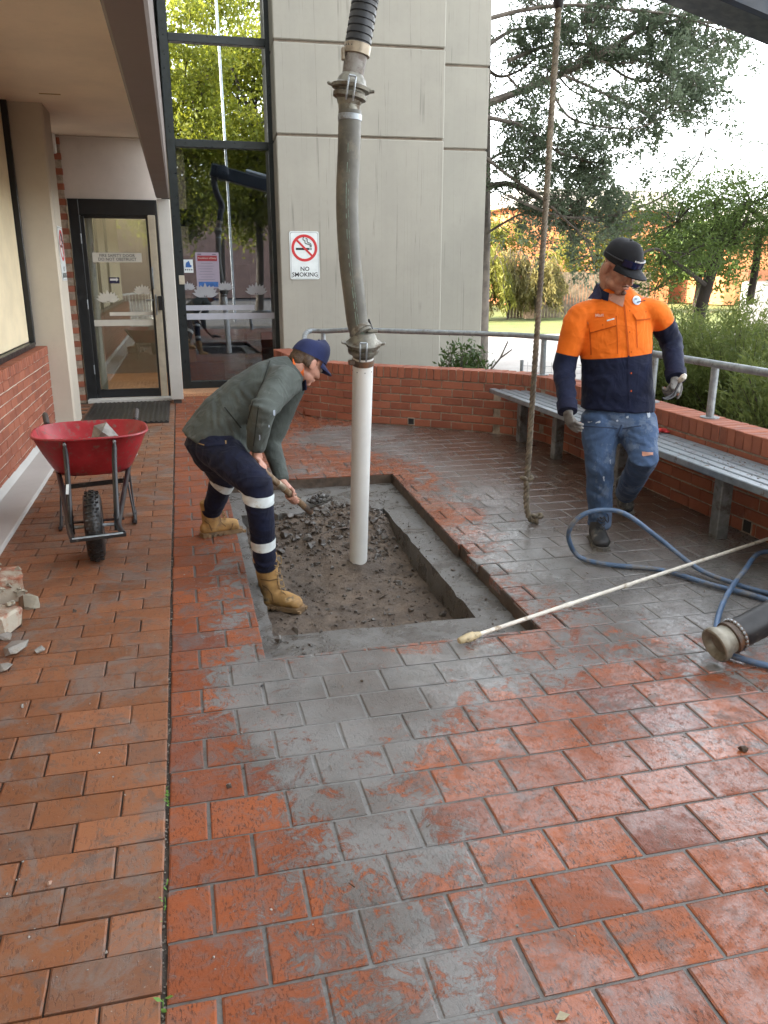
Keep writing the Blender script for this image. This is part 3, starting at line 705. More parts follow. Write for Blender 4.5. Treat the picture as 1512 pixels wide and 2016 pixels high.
# lobby behind the glass
lob = thing('lobby', 'dim entrance lobby with orange carpet behind the glass door', 'lobby', (0, 13, 0))
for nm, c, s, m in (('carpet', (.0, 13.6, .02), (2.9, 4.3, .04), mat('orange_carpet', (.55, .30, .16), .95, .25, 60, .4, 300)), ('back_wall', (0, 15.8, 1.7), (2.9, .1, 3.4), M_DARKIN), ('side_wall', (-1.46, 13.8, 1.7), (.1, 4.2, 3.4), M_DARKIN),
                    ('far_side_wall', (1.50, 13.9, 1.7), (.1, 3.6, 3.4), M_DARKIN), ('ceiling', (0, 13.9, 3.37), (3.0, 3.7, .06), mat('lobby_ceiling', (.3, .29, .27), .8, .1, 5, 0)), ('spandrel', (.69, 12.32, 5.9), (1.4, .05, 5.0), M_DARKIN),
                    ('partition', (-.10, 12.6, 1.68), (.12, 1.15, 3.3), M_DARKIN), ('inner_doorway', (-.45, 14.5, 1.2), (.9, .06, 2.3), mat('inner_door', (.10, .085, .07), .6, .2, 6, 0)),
                    ('inner_jamb', (-1.06, 11.52, 1.22), (.085, .06, 2.3), M_CREAM), ('red_cabinet', (.33, 12.35, .22), (.5, .25, .3), mat('red_cabinet', (.10, .02, .03), .5, .2, 10, 0)), ('reflection_bar', (.45, 13.0, 2.42), (.95, .12, .24), mat('blue_reflection_bar', (.05, .055, .08), .5, .1, 8, 0)),  # added dark bar imitates a canopy reflected in the glass
                    ('display_board', (.28, 12.5, 1.6), (.42, .03, .55), mat('board_brown', (.30, .20, .14), .7, .2, 12, 0))):
    b = MB(); b.box(c, s); b.build(nm, m, lob, False)
b = MB(); b.lathe((.42, 13.4, 3.335), (0, 0, -1), [(0, .13), (.02, .13), (.03, .1)], 16); b.build('ceiling_lamp', mat_emit('lamp_glow', (1, .85, .6), 30.0), lob)
b = MB(); b.lathe((-.7, 12.9, 3.335), (0, 0, -1), [(0, .10), (.02, .10), (.03, .08)], 16); b.build('ceiling_lamp', bpy.data.materials['lamp_glow'], lob)
for x, y in ((.42, 13.4), (-.7, 12.9)):
    ld = bpy.data.lights.new('lobby_light', 'POINT'); lo_ = bpy.data.objects.new('lobby_light', ld); COL.objects.link(lo_); lo_.location = (x, y, 3.1); ld.energy = 3.5; ld.color = (1, .82, .6); ld.shadow_soft_size = .1
st = thing('sanitiser_stand', 'black hand sanitiser stand standing inside behind the tall window', 'stand', (.92, 12.45, 0))
b = MB(); b.box((.92, 12.45, .6), (.04, .04, 1.2)); b.box((.92, 12.45, .05), (.3, .25, .02)); b.build('pole', M_BLACKFR, st, False)
b = MB(); b.prism([(-.10, 1.75), (.10, 1.75), (.11, 1.2), (.07, 1.03), (-.07, 1.03), (-.11, 1.2)], (.92, 12.42, 0), (1, 0, 0), (0, 0, 1), -.1); b.build('dispenser', M_BLACKFR, st, False)

# --- stair tower of precast panels ------------------------------------------------
tw = thing('concrete_tower', 'tall pale grey concrete tower of board-marked panels beside the tall window', 'tower', (2.5, 11.7, 0))
A = R(-2.5); MT = Matrix.Rotation(A, 3, 'Z'); o1 = V((1.352, 11.333, 0)); ux = MT @ V((1, 0, 0)); uy = MT @ V((0, 1, 0))
for z0, z1 in ((-.2, 3.333), (3.362, 4.418), (4.448, 11)):
    b = MB(); b.box(o1 + ux * 1.117 + uy * .45 + V((0, 0, (z0 + z1) / 2)), (2.234, .9, z1 - z0), MT, .012); b.build('panel', M_TOWER, tw, True, 30)
    e = .004; b = MB(); b.box(o1 + ux * 2.26 + uy * 1.25 + V((0, 0, (z0 + z1) / 2 + e)), (1.70, .86, z1 - z0), MT, .012); b.build('panel', M_TOWER, tw, True, 30)
b = MB(); b.box(o1 + ux * 1.117 + uy * .46 + V((0, 0, 5.3)), (2.20, .86, 11), MT); b.box(o1 + ux * 2.3 + uy * 1.26 + V((0, 0, 5.3)), (1.57, .83, 11), MT); b.build('joint_filler', mat('joint_filler', (.22, .18, .14), .9, .2, 10, .1, 40), tw, False)
b = MB(); b.box((2.2, 14.5, 5), (4.0, 3, 10)); b.box((-2, 14.9, 5), (6, 1.5, 10)); b.build('core', M_TOWER, tw, False)

# ================================================================== DOOR, WINDOW, SIGNS
def lotus(b, o, ux, uz, w, th=.002):
    """open lotus flower cut from film: petals as thin plates"""
    def petal(cx, a, ln, wd):
        pts = []
        for k in range(9):
            t = k / 8; pts.append((wd * math.sin(math.pi * t ** .8) ** .9 * .5, ln * t))
        for k in range(7, 0, -1): t = k / 8; pts.append((-wd * math.sin(math.pi * t ** .8) ** .9 * .5, ln * t))
        ca, sa = math.cos(a), math.sin(a); return [((x * ca - y * sa) * w + cx * w, (x * sa + y * ca) * w) for x, y in pts]
    k = 0
    for cx, a, ln, wd in ((-.06, .95, .50, .20), (.06, -.95, .50, .20), (-.10, 1.25, .46, .15), (.10, -1.25, .46, .15), (-.10, .52, .50, .20), (.10, -.52, .50, .20), (-.085, .2, .47, .2), (.085, -.2, .47, .2), (0, 0, .56, .18)):
        k += 1; b.prism(petal(cx, a, ln, wd), V(o) + V(ux).cross(V(uz)) * (.0006 * k), ux, uz, th)
    b.prism([(-.3 * w, -.03 * w), (.3 * w, -.03 * w), (.26 * w, -.005 * w), (-.26 * w, -.005 * w)], o, ux, uz, th)
X_, Z_ = V((1, 0, 0)), V((0, 0, 1)); YN = V((0, -1, 0))
G_DOOR = mat_glass('door_glass', .11, (.80, .82, .80)); G_LOW = mat_glass('lower_window_glass', .20, (.55, .58, .66)); G_UP = mat_glass('upper_window_glass', .92, (.3, .34, .36))
door = thing('glass_door', 'glass fire door in a black frame with a pale notice strip and lotus decals', 'door', (-.74, 11.32, 0))
b = MB()
for c, s in (((-1.205, 11.33, 1.26), (.13, .13, 2.52)), ((-.215, 11.33, 1.26), (.03, .13, 2.52)), ((-.71, 11.328, 2.425), (.98, .12, .19))): b.box(c, s, None, .006)
b.build('frame', M_BLACKFR, door, True, 30)
b = MB()
for c, s in (((-1.118, 11.31, 1.18), (.05, .05, 2.28)), ((-.338, 11.31, 1.18), (.026, .05, 2.28)), ((-.73, 11.311, .10), (.80, .045, .105)), ((-.73, 11.311, 2.315), (.80, .045, .04))): b.box(c, s, None, .004)
b.build('door_leaf', M_BLACKFR, door, True, 30)
b = MB(); b.box((-.722, 11.312, 1.225), (.75, .008, 2.15)); b.build('pane', G_DOOR, door, False)
b = MB(); b.box((-.278, 11.275, 1.19), (.085, .02, 2.30), None, .003); b.build('closing_plate', M_CREAM, door, True, 30)
b = MB(); b.tube(smooth_path([(-.315, 11.265, 1.70), (-.315, 11.20, 1.69), (-.315, 11.19, 1.6), (-.315, 11.20, 1.46), (-.315, 11.265, 1.45)], 6), .011, 8); b.build('handle', M_GALV, door)
b = MB(); b.box((-.243, 11.255, 1.26), (.06, .05, .18), None, .004); b.build('lock_box', M_BLACKFR, door, True, 30)
b = MB(); b.box((-.30, 11.245, 1.24), (.022, .02, .26), None, .003); b.tube([(-.31, 11.25, 1.30), (-.42, 11.235, 1.30)], .006, 6); b.build('latch_lever', M_GALV, door)
b = MB(); b.box((-.735, 11.28, 1.825), (.60, .004, .115)); nt = b.build('notice_strip', M_FILM, door, False)
put('lettering', text_mesh('FIRE SAFETY DOOR\nDO NOT OBSTRUCT', .050, (-.735, 11.278, 1.825), X_, Z_, .002, bold=.0006), mat('notice_ink', (.10, .10, .09), .6, 0, 5, 0), nt)
b = MB(); b.box((-.72, 11.302, 1.013), (.75, .003, .078)); b.box((-.62, 11.303, 1.125), (.545, .003, .045)); b.build('safety_band', M_FILM, door, False)  # upper, shorter strip is a reflection put in as film
b = MB(); q = P(213, 594, 11.303); lotus(b, q, X_, Z_, .27); q = P(281, 578, 11.303); lotus(b, q, X_, Z_, .22); b.build('lotus_decal', M_FILM, door, False)
b = MB(); q = P(225, 552, 11.304); b.box(q, (.125, .002, .075)); ar = b.build('arrow_sticker', mat('navy_sticker', (.012, .012, .05), .5, .1, 5, 0), door, False)
b = MB(); b.prism([(-.05, .012), (.025, .012), (.025, .026), (.052, 0), (.025, -.026), (.025, -.012), (-.05, -.012)], q + V((0, -.004, .01)), X_, Z_, .002); b.build('arrow', M_WHITE, ar, False)
for z in (2.05, 1.25, .42): b = MB(); b.tube([(-1.146, 11.268, z - .06), (-1.146, 11.268, z + .06)], .008, 8); b.build('hinge', M_GALV, door)
b = MB(); b.box((-.72, 11.2, .022), (1.06, .2, .044), None, .006); tag(b.build('door_threshold', M_SLAB, None, True, 30), kind='structure')

win = thing('tall_window', 'tall dark green framed window reflecting trees beside the concrete tower', 'window', (.69, 12.03, 0))
for nm, c, s in (('frame_post', (.025, 12.03, 3.9), (.115, .10, 7.8)), ('frame_post', (1.372, 12.03, 3.9), (.105, .10, 7.8)), ('sill_rail', (.70, 12.03, .07), (1.24, .098, .14)), ('transom', (.70, 12.028, 3.298), (1.24, .09, .098)), ('transom', (.70, 12.028, 4.552), (1.24, .09, .098)), ('transom', (.70, 12.028, 5.85), (1.24, .09, .098))):
    b = MB(); b.box(c, s, None, .005); b.build(nm, M_GREENFR, win, True, 30)
panes = []
for z0, z1, m in ((.14, 3.249, G_LOW), (3.347, 4.503, G_UP), (4.601, 5.801, G_UP), (5.899, 7.8, G_UP)):
    b = MB(); b.box((.70, 12.045, (z0 + z1) / 2), (1.244, .008, z1 - z0)); panes.append(b.build('pane', m, win, False))
low = panes[0]
b = MB(); q = P(400, 606, 12.03); b.box((.56, 12.036, q.z), (.96, .002, .07)); q = P(400, 623, 12.03); b.box((.70, 12.036, q.z), (1.24, .002, .085)); b.build('safety_band', mat('bluish_film', (.46, .48, .54), .6, .05, 8, 0), low, False)
b = MB()
for x, y, w in ((405, 584, .34), (505, 579, .30), (370, 570, .2), (444, 570, .22)): lotus(b, P(x, y, 12.03), X_, Z_, w)
b.build('lotus_decal', mat('lotus_film', (.34, .35, .37), .6, .05, 8, 0), low, False)
def sheet(px0, py0, px1_, py1, m, nm, par, tilt=0, Y=12.036):
    a, c = P(px0, py0, Y), P(px1_, py1, Y); M = Matrix.Rotation(R(tilt), 3, 'Y'); b = MB(); b.box((a + c) / 2, (abs(c.x - a.x), .002, abs(c.z - a.z)), M); return b.build(nm, m, par, False), (a + c) / 2, abs(c.x - a.x), abs(c.z - a.z)
po, pc, pw, ph = sheet(384, 497, 434, 568, mat('lilac_poster', (.33, .29, .36), .6, .06, 6, 0), 'poster', low)
f = V((0, -.003, 0))
b = MB(); b.box(pc + f + V((0, 0, ph * .34)), (pw * .84, .002, ph * .15)); b.build('poster_band', mat('dark_red_print', (.26, .02, .03), .5, .1, 5, 0), po, False)
put('lettering', text_mesh('Conditions of Entry', pw * .098, pc + f + V((0, -.001, ph * .345)), X_, Z_, .002), M_FILM, po)
b = MB(); b.box(pc + f + V((.0, 0, -ph * .38)), (pw * .84, .002, ph * .14)); b.build('poster_photo', M_BLUEP, po, False)
b = MB()
for k in range(7): b.box(pc + f + V((-pw * .06 + rnd.uniform(-.01, .01), 0, ph * (.2 - k * .075))), (pw * rnd.uniform(.5, .7), .001, .004))
b.box(pc + f + V((-pw * .33, 0, ph * .45)), (pw * .16, .001, .02)); b.box(pc + f + V((pw * .3, 0, ph * .45)), (pw * .16, .001, .014)); b.build('poster_text', mat('grey_ink', (.14, .12, .16), .6, 0, 5, 0), po, False)
po, pc, pw, ph = sheet(361, 511, 381, 537, M_SIGN, 'sticker', low)
b = MB(); b.prism([(-.32, -.2), (.3, -.2), (.36, -.08), (.2, .0), (.12, .22), (.0, .3), (-.06, .22), (-.22, .16), (-.3, 0)], pc + f + V((0, 0, .02)), X_ * pw, Z_ * ph, .002); b.build('emblem', M_BLUEP, po, False)
b = MB()
for k in range(4): b.box(pc + f + V((pw * (-.33 + .22 * k), 0, -ph * .27)), (pw * .13, .002, ph * .09))
b.build('print_row', M_BLACK, po, False)
b = MB(); b.box(P(358, 551, 11.97), (.075, .012, .12), None, .003); b.build('lock_plate', M_CREAM, win, True, 30)

def TP(px, py):
    d = ray(px, py); t = (o1 - CAM).dot(uy) / d.dot(uy); return CAM + d * t
def no_smoking(root, c, ux, uz, w, h):
    ux = V(ux); uz = V(uz); n = ux.cross(uz); r = w * .06
    def rr(w, h, r): return [(sx * (w / 2 - r) + r * math.cos(a), sy * (h / 2 - r) + r * math.sin(a)) for sx, sy, a0 in ((1, 1, 0), (-1, 1, 90), (-1, -1, 180), (1, -1, 270)) for a in (R(a0), R(a0 + 45), R(a0 + 90))]
    b = MB(); b.prism(rr(w, h, r), c, ux, uz, .006); b.build('plate', M_SIGN, root, False)
    b = MB(); o = rr(w * .94, h * .96, r); i = rr(w * .915, h * .945, r); k = len(o); vs = [V(c) + ux * a + uz * d + n * .0068 for a, d in o + i]
    b.add(vs, [(q, (q + 1) % k, k + (q + 1) % k, k + q) for q in range(k)]); b.build('border', mat('grey_print', (.25, .27, .28), .5, 0, 5, 0) if 'grey_print' not in bpy.data.materials else bpy.data.materials['grey_print'], root, False)
    cc = V(c) + uz * (h * .155); ro, ri_ = w * .44, w * .35; b = MB(); vs = []
    for q in range(48): a = 2 * math.pi * q / 48; vs += [cc + (ux * math.cos(a) + uz * math.sin(a)) * ro + n * .0078, cc + (ux * math.cos(a) + uz * math.sin(a)) * ri_ + n * .0078]
    b.add(vs, [(2 * q, 2 * ((q + 1) % 48), 2 * ((q + 1) % 48) + 1, 2 * q + 1) for q in range(48)])
    dd = (ux - uz).normalized(); ee = (ux + uz).normalized(); b.prism([(-w * .39, -w * .035), (w * .39, -w * .035), (w * .39, w * .035), (-w * .39, w * .035)], cc + n * .0075, dd, ee, .0012); b.build('prohibition_ring', M_RED, root, False)
    b = MB(); b.prism([(-.29 * w, -.065 * w), (.17 * w, -.065 * w), (.17 * w, .005 * w), (-.29 * w, .005 * w)], cc + n * .0066, ux, uz, .0006)
    for x in (.185, .225): b.prism([(x * w, -.065 * w), ((x + .022) * w, -.065 * w), ((x + .022) * w, .005 * w), (x * w, .005 * w)], cc + n * .0066, ux, uz, .0006)
    for path in ([(.20, .03), (.19, .10), (.10, .13), (.03, .16), (.02, .23), (-.04, .27), (-.03, .33), (-.01, .36)], [(.235, .03), (.23, .11), (.19, .16), (.12, .18), (.10, .24), (.10, .29), (.05, .31)]):
        pp = smooth_path([cc + ux * (x * w) + uz * (y * w) + n * .0074 for x, y in path], 5); b.tube(pp, (w * .013), 5)
    b.build('cigarette', M_BLACK, root, False)
    for tx, dy in (('NO', -.285), ('SMOKING', -.405)): put('lettering', text_mesh(tx, h * .128, V(c) + uz * (h * dy), ux, uz, .0075, bold=.0012), M_BLACK, root)
    for sx in (-1, 1):
        for sz in (-1, 1): b = MB(); b.lathe(V(c) + ux * (sx * w * .45) + uz * (sz * h * .465) + n * .006, n, [(0, .006), (.003, .005)], 8); b.build('rivet', M_GALV, root)
sg = thing('no_smoking_sign', 'no smoking sign facing us on the pale grey concrete tower', 'sign', TP(600, 545), 'no smoking signs')
no_smoking(sg, TP(599.5, 503) - uy * .002, ux, Z_, .395, .615)
sg = thing('no_smoking_sign', 'no smoking sign seen edge-on on the cream concrete column by the glass door', 'sign', (-1.19, 9.6, 1.6), 'no smoking signs')
no_smoking(sg, V((-1.188, 9.6, 1.83)), V((0, 1, 0)), Z_, .36, .55)
q = P(101, 282, 11.2); t_ = thing('sensor_box', 'small white sensor box on the brick pier under the overhang', 'sensor', q); b = MB(); b.box(q, (.10, .09, .22), None, .012); b.build('housing', M_WHITE, t_, True, 30); b = MB(); b.lathe(q + V((.0, -.045, -.05)), (0, -1, -.3), [(0, .03), (.015, .026), (.025, .015)], 12); b.build('lens', M_FILM, t_)

# ================================================================== DOORMAT
dm = thing('doormat', 'ribbed black rubber doormat in front of the glass door', 'doormat', (-.69, 10.2, 0))
b = MB(); b.box((-.69, 10.22, .008), (.96, 1.62, .012)); b.build('base', M_RUBBER, dm, False)
for k in range(17):
    b = MB(); x = -.69 - .45 + k * .0563; b.tube([(x + .004 * math.sin(j * 2 + k), 9.43 + 1.58 * j / 6, .014) for j in range(7)], (.018, .011), 8, up=(0, 0, 1)); b.build('rib', M_RUBBER, dm)
# ================================================================== HANDRAIL
hr = thing('handrail', 'grey galvanised tube handrail standing on the curved brick wall', 'handrail', (3.6, 5, .64))
wp = []
for s in np.linspace(1.9, L - .2, 26):
    p, d = at(s); nn = V((-d.y, d.x, 0)); wp.append(p + nn * .125 + V((0, 0, 1.02)))
e0 = G(598, 664, .975); e1 = G(606, 653, .985); e2 = G(640, 652, .99); pts = [V((e0.x, e0.y, .64)), V((e0.x, e0.y, .92)), e1, e2] + [w for w in wp if w.x > e2.x + .25]
b = MB(); b.tube(smooth_path(pts, 4), .0275, 12, up=(0, 0, 1)); b.build('rail', M_GALV, hr)
def rail_at(px):
    return min(smooth_path(pts, 12), key=lambda p: abs(756 + FPX * (p - CAM).dot(_R) / depth(p) - px) + (0 if p.z > .95 else 999))
for px in (637, 1071, 1290, 1410, 1600):
    p = rail_at(px) if px < 1512 else V((3.595, 3.0, 1.02)); b = MB(); b.tube([(p.x, p.y, .64), (p.x, p.y, p.z - .02)], .027, 12); po = b.build('post', M_GALV, hr)
    b = MB(); b.lathe((p.x, p.y, .644), (0, 0, 1), [(0, .066), (.008, .066), (.009, .03)], 18); b.build('base_plate', M_GALV, po)
# ================================================================== BENCH
bn = thing('bench', 'long slatted aluminium bench along the inside of the brick wall', 'bench', (3.25, 5, 0))
for k in range(5):
    x = 3.085 + k * .0835; y1 = 7.86 - k * .075; b = MB(); b.box((x, (y1 + 1.9) / 2, .466), (.068, y1 - 1.9, .046), None, .005); b.build('slat', M_SLAT, bn, True, 30)
for y in (7.45, 6.64, 5.53, 4.27, 3.0):
    b = MB(); b.box((3.255, y, .20), (.085, .085, .405), None, .006); b.build('leg', M_LEG, bn, True, 30)
    b = MB(); b.prism([(-.16, .441), (.19, .441), (.19, .30), (.12, .38), (-.06, .405), (-.16, .42)], (3.26, y + .02, 0), X_, Z_, .035); b.build('bracket', M_LEG, bn, False)
lf = MB()
for k in range(150):
    x, y = 3.07 + rnd.random() ** 1 * .36, rnd.choice([rnd.gauss(4.3, .12), rnd.gauss(4.05, .2), rnd.uniform(3.5, 6)]); s = rnd.uniform(.004, .016); a = rnd.uniform(0, 3.2)
    M = Matrix.Rotation(a, 3, 'Z'); lf.add([V((x, y, .4895 + rnd.uniform(0, .006))) + M @ V(q) for q in ((-s, 0, 0), (0, -s * .25, .002), (s, 0, .003), (0, s * .25, .001))], [(0, 1, 2, 3)])
M_LITTER = mat('dry_leaf_litter', (.10, .06, .03), .8, .5, 30, 0)
tag(lf.build('leaf_litter', M_LITTER, None, False), 'dry brown leaf litter scattered on the bench slats', 'leaf litter', kind='stuff')
q = G(1299, 852, .492); b = MB(); b.tube(smooth_path([q + V((-.03, -.02, .012)), q + V((.0, .0, .02)), q + V((.04, .015, .012)), q + V((.07, .01, .008))], 4), [.008] * 1 + [.016] * 11 + [.007], 8, up=(0, 0, 1), round_cap=.5); b.box(q + V((.05, -.015, .008)), (.05, .03, .012), Matrix.Rotation(.6, 3, 'Z'), .004)
tag(b.build('rag', mat('red_rag', (.42, .03, .03), .7, .3, 30, .3), None), 'small crumpled red rag lying on the bench behind the man', 'rag')
# ================================================================== BOOM, SUCTION HOSE, ROPE
M_NAVY = mat('navy_boom_paint', (.008, .016, .028), .45, .3, 8, .1, 60)
bo = thing('boom_arm', 'dark navy steel boom arm overhead at the top right corner', 'boom arm', (3.2, 4.75, 3.2))
a = P(1420, -2, 4.6); c = P(1512, 37, 4.6); dr = (c - a).normalized(); up = V((0, 1, 0)).cross(dr) * -1; up = up if up.z > 0 else -up
b = MB(); b.bar(a + up * .13 + V((0, .15, 0)) - dr * 2.35, a + up * .13 + V((0, .15, 0)) + dr * 3.6, .26, .30, up=V((0, 1, 0)), bev=.02); b.build('beam', M_NAVY, bo, True, 30)
tip = a + up * .13 + V((0, .15, 0)) - dr * 2.1
b = MB(); b.lathe(tip + V((0, -.2, 0)), (0, 1, 0), [(0, .12), (.02, .15), (.38, .15), (.4, .12)], 18); b.build('sheave', M_NAVY, bo)
b = MB(); b.tube([a + up * .32 + V((0, .05, 0)) - dr * 1.6, a + up * .33 + V((0, .05, 0)) + dr * 2.5], .05, 12); b.build('ram', M_GALV, bo)
M_HOSE = mat('olive_grey_hose', (.095, .092, .075), .5, .28, 5, .12, 50, dirt=(.17, .155, .12), dscale=4, damt=.5)
M_BHOSE = mat('black_hose', (.014, .017, .022), .4, .4, 14, .2, 50, dirt=(.05, .05, .05), dscale=9, damt=.3)
M_PIPE = mat('white_pvc', (.74, .75, .72), .35, .05, 3, .03, 50, dirt=(.45, .38, .28), dscale=3.5, damt=.12)
M_RUST = mat('rusty_steel', (.13, .10, .08), .55, .4, 16, .3, 60, metal=.4, dirt=(.20, .10, .05), dscale=9, damt=.5)
M_CAST = mat('worn_cast_coupling', (.19, .185, .155), .45, .35, 14, .25, 60, metal=.5, dirt=(.10, .075, .05), dscale=10, damt=.5)
M_BRASS = mat('pale_hose_band', (.33, .28, .21), .4, .3, 14, .2, 60, metal=.5)
HY = 4.6; hp = lambda x, y: P(x, y, HY)
sh = thing('suction_hose', 'tall hanging suction hose with a white pipe end standing in the excavated hole', 'hose', (1.04, 4.95, -.25))
p0 = P(705, 1114, 4.95); p1_ = hp(715, 700); ax = (p1_ - p0).normalized()
# white pipe, ragged at its foot
prof = []; nseg = 40; vs = []; fs = []; xx, yy, _ = frame(ax); Lp = (p1_ - p0).length
for ring, (t, r) in enumerate([(-.02, .059), (.04, .059), (Lp * .5, .059), (Lp, .060), (Lp, .054), (.04, .054), (-.02, .054)]):
    for j in range(nseg):
        an = 2 * math.pi * j / nseg; jag = rnd.uniform(-.012, .014) if t == -.02 else 0; vs.append(p0 + ax * (t + jag) + xx * (r * math.cos(an)) + yy * (r * math.sin(an)))
fs = [(i * nseg + j, i * nseg + (j + 1) % nseg, (i + 1) * nseg + (j + 1) % nseg, (i + 1) * nseg + j) for i in range(6) for j in range(nseg)]
b = MB(); b.add(vs, fs); pipe = b.build('pipe', M_PIPE, sh)
b = MB(); c0 = p0 + ax * (Lp - .055); b.lathe(c0, ax, [(0, .062), (.002, .065), (.034, .065), (.036, .062)], 24); b.box(c0 + ax * .018 + V((-.065, -.02, 0)), (.05, .03, .03), None, .005); b.build('hose_clamp', M_RUST, pipe)
b = MB()
for j in range(8): an = j * .785; b.lathe(c0 - ax * .03 + xx * (.058 * math.cos(an)) + yy * (.058 * math.sin(an)), xx * math.cos(an) + yy * math.sin(an), [(0, .004), (.003, .003)], 6)
b.build('screw', M_BLACK, pipe)
def coupling(c, ax, up):
    b = MB(); b.lathe(c, ax, [(-.075, .052), (-.06, .062), (-.045, .066), (-.035, .088), (-.015, .09), (-.005, .078), (.003, .078), (.006, .100), (.022, .104), (.028, .090), (.04, .078), (.06, .072), (.075, .060), (.085, .054)], 28)
    cp = b.build('coupling', M_CAST, sh)
    x, y, z = frame(ax); fr = (CAM - V(c)); fr = (fr - ax * fr.dot(ax)).normalized(); sd = ax.cross(fr)
    b = MB()
    for s in (-.018, .018): b.tube(smooth_path([c + fr * .092 + sd * s + ax * .05, c + fr * .112 + sd * s + ax * .02, c + fr * .108 + sd * s - ax * .03, c + fr * .085 + sd * s - ax * .06], 4), .005, 6)
    b.tube([c + fr * .10 + sd * .018 + ax * .052, c + fr * .10 - sd * .018 + ax * .052], .006, 6); b.build('clip', M_GALV, cp)
    b = MB()
    for s in (1, -1): b.bar(c + sd * (s * .09) + ax * .012, c + sd * (s * .125) + ax * .022, .03, .012, ax, .003)
    b.build('lug', M_CAST, cp); return cp
coupling(p1_ + ax * .055, ax, 1)
low_pts = smooth_path([p1_ + ax * .12, hp(705, 640), hp(697, 580), hp(688, 500), hp(683.5, 400), hp(687, 300), hp(689, 218)], 10)
b = MB(); b.tube(low_pts, [.061 + .0007 * (k % 2) for k in range(len(low_pts))], 24); lh = b.build('lower_hose', M_HOSE, sh)
b = MB(); fr = V((0, -1, 0))   # printed stripe on the hose
ls = [p + (CAM - p).normalized() * .0603 + V((.0, 0, 0)) for p in low_pts]
for k in range(2, len(ls) - 2, 1):
    if rnd.random() < .75: d = (ls[k + 1] - ls[k]); b.bar(ls[k] + V((-.006, 0, 0)), ls[k] + d + V((-.006, 0, 0)), .0025, .004, V((0, 1, 0)))
    d = (ls[k + 1] - ls[k]); b.bar(ls[k] + V((.006, 0, 0)), ls[k] + d + V((.006, 0, 0)), .002, .004, V((0, 1, 0)))
b.build('printed_stripe', mat('green_hose_print', (.16, .24, .19), .5, .4, 40, 0), lh, False)
d1 = (low_pts[6] - low_pts[0]).normalized()
b = MB(); b.lathe(low_pts[3], d1, [(0, .062), (.002, .067), (.03, .067), (.032, .062)], 24); b.box(low_pts[3] + d1 * .016 + V((.06, -.035, .004)), (.06, .02, .02), None, .004); b.build('hose_clamp', M_CAST, lh)
b = MB(); b.bar(low_pts[4] + V((.066, -.01, 0)), low_pts[11] + V((.062, -.01, .02)), .006, .012); b.build('tie_strap', M_BLACK, lh, False)
d2 = (low_pts[-1] - low_pts[-6]).normalized()
b = MB(); b.lathe(low_pts[-1] - d2 * .05, d2, [(0, .062), (.002, .064), (.03, .064), (.032, .062)], 24); b.build('hose_clamp', M_GALV, lh)
cu = hp(690, 180); ax2 = (hp(699, 118) - hp(689, 190)).normalized(); b = MB(); b.tube([low_pts[-1] - d2 * .01, cu - ax2 * .06], [.058, .057], 20); b.build('hose_tail', M_CAST, sh)
cp2 = coupling(cu, ax2, 1)
b = MB(); b.tube([cu + ax2 * .06, hp(699, 120), hp(702, 103)], [.056, .058, .06], 22); b.build('hose_tail', mat('dull_brown_steel', (.12, .10, .085), .5, .4, 14, .25, 60, metal=.4, dirt=(.26, .25, .23), dscale=9, damt=.5), sh)
b = MB(); b.lathe(hp(702, 110), ax2, [(0, .062), (.003, .069), (.05, .071), (.055, .064)], 24); b.box(hp(676, 106), (.02, .03, .06), None, .004); b.build('hose_clamp', M_BRASS, sh)
up_pts = smooth_path([hp(703, 98), hp(710, 55), hp(718, 5), hp(727, -60), tip + V((-.16, -.0, -.35)), tip + V((-.17, 0, -.05)), tip + V((-.05, 0, .16))], 60)
b = MB(); rr_ = []
acc = 0
for k in range(len(up_pts)):
    if k: acc += (up_pts[k] - up_pts[k - 1]).length
    rr_.append(.0625 + .0065 * (1 if (acc / .034) % 1 < .62 else 0))
b.tube(up_pts, rr_, 20); b.build('upper_hose', M_BHOSE, sh)
# rope
M_ROPE = mat('manila_rope', (.20, .170, .125), .85, .35, 30, .5, 200, dirt=(.09, .075, .06), dscale=2.2, damt=.6)
rp = thing('rope', 'thick twisted manila rope with knots hanging down to the wet paving', 'rope', (2.21, 4.84, 0))
rpts = smooth_path([P(x, y, 4.84) for x, y in ((1102, -40), (1097, 60), (1086, 220), (1075, 400), (1061, 600), (1050, 760), (1042, 880), (1037, 950), (1036, 985), (1039, 1010), (1046, 1024), (1054, 1022), (1059, 1015))], 26)
b = MB(); acc = 0; st_ = [[], [], []]
for k, p in enumerate(rpts):
    if k: acc += (p - rpts[k - 1]).length
    x, y, z = frame(rpts[min(k + 1, len(rpts) - 1)] - rpts[max(k - 1, 0)], (0, 1, 0))
    for s in range(3): an = acc / .10 * 2 * math.pi + s * 2.0944; st_[s].append(p + x * (.0100 * math.cos(an)) + y * (.0100 * math.sin(an)))
for s in range(3): b.tube(st_[s], .0108, 7)
b.build('strands', M_ROPE, rp)
for (x, y), r in (((1037, 945), .021), ((1057, 1019), .02)):
    b = MB(); c = P(x, y, 4.835); q = [c + V((r * (math.sin(t) + .9 * math.sin(2 * t)), r * .9 * -math.sin(3 * t), r * (math.cos(t) - .9 * math.cos(2 * t)))) for t in np.linspace(0, 2 * math.pi, 40, endpoint=False)]; b.tube(q, .012, 7, closed=True); b.build('knot', M_ROPE, rp)
b = MB(); q = P(1100, 6, 4.84); b.lathe(q - V((0, 0, .03)), (0, 0, 1), [(0, .016), (.01, .026), (.05, .032), (.3, .03)], 14); b.build('rubber_sleeve', M_BLACK, rp)
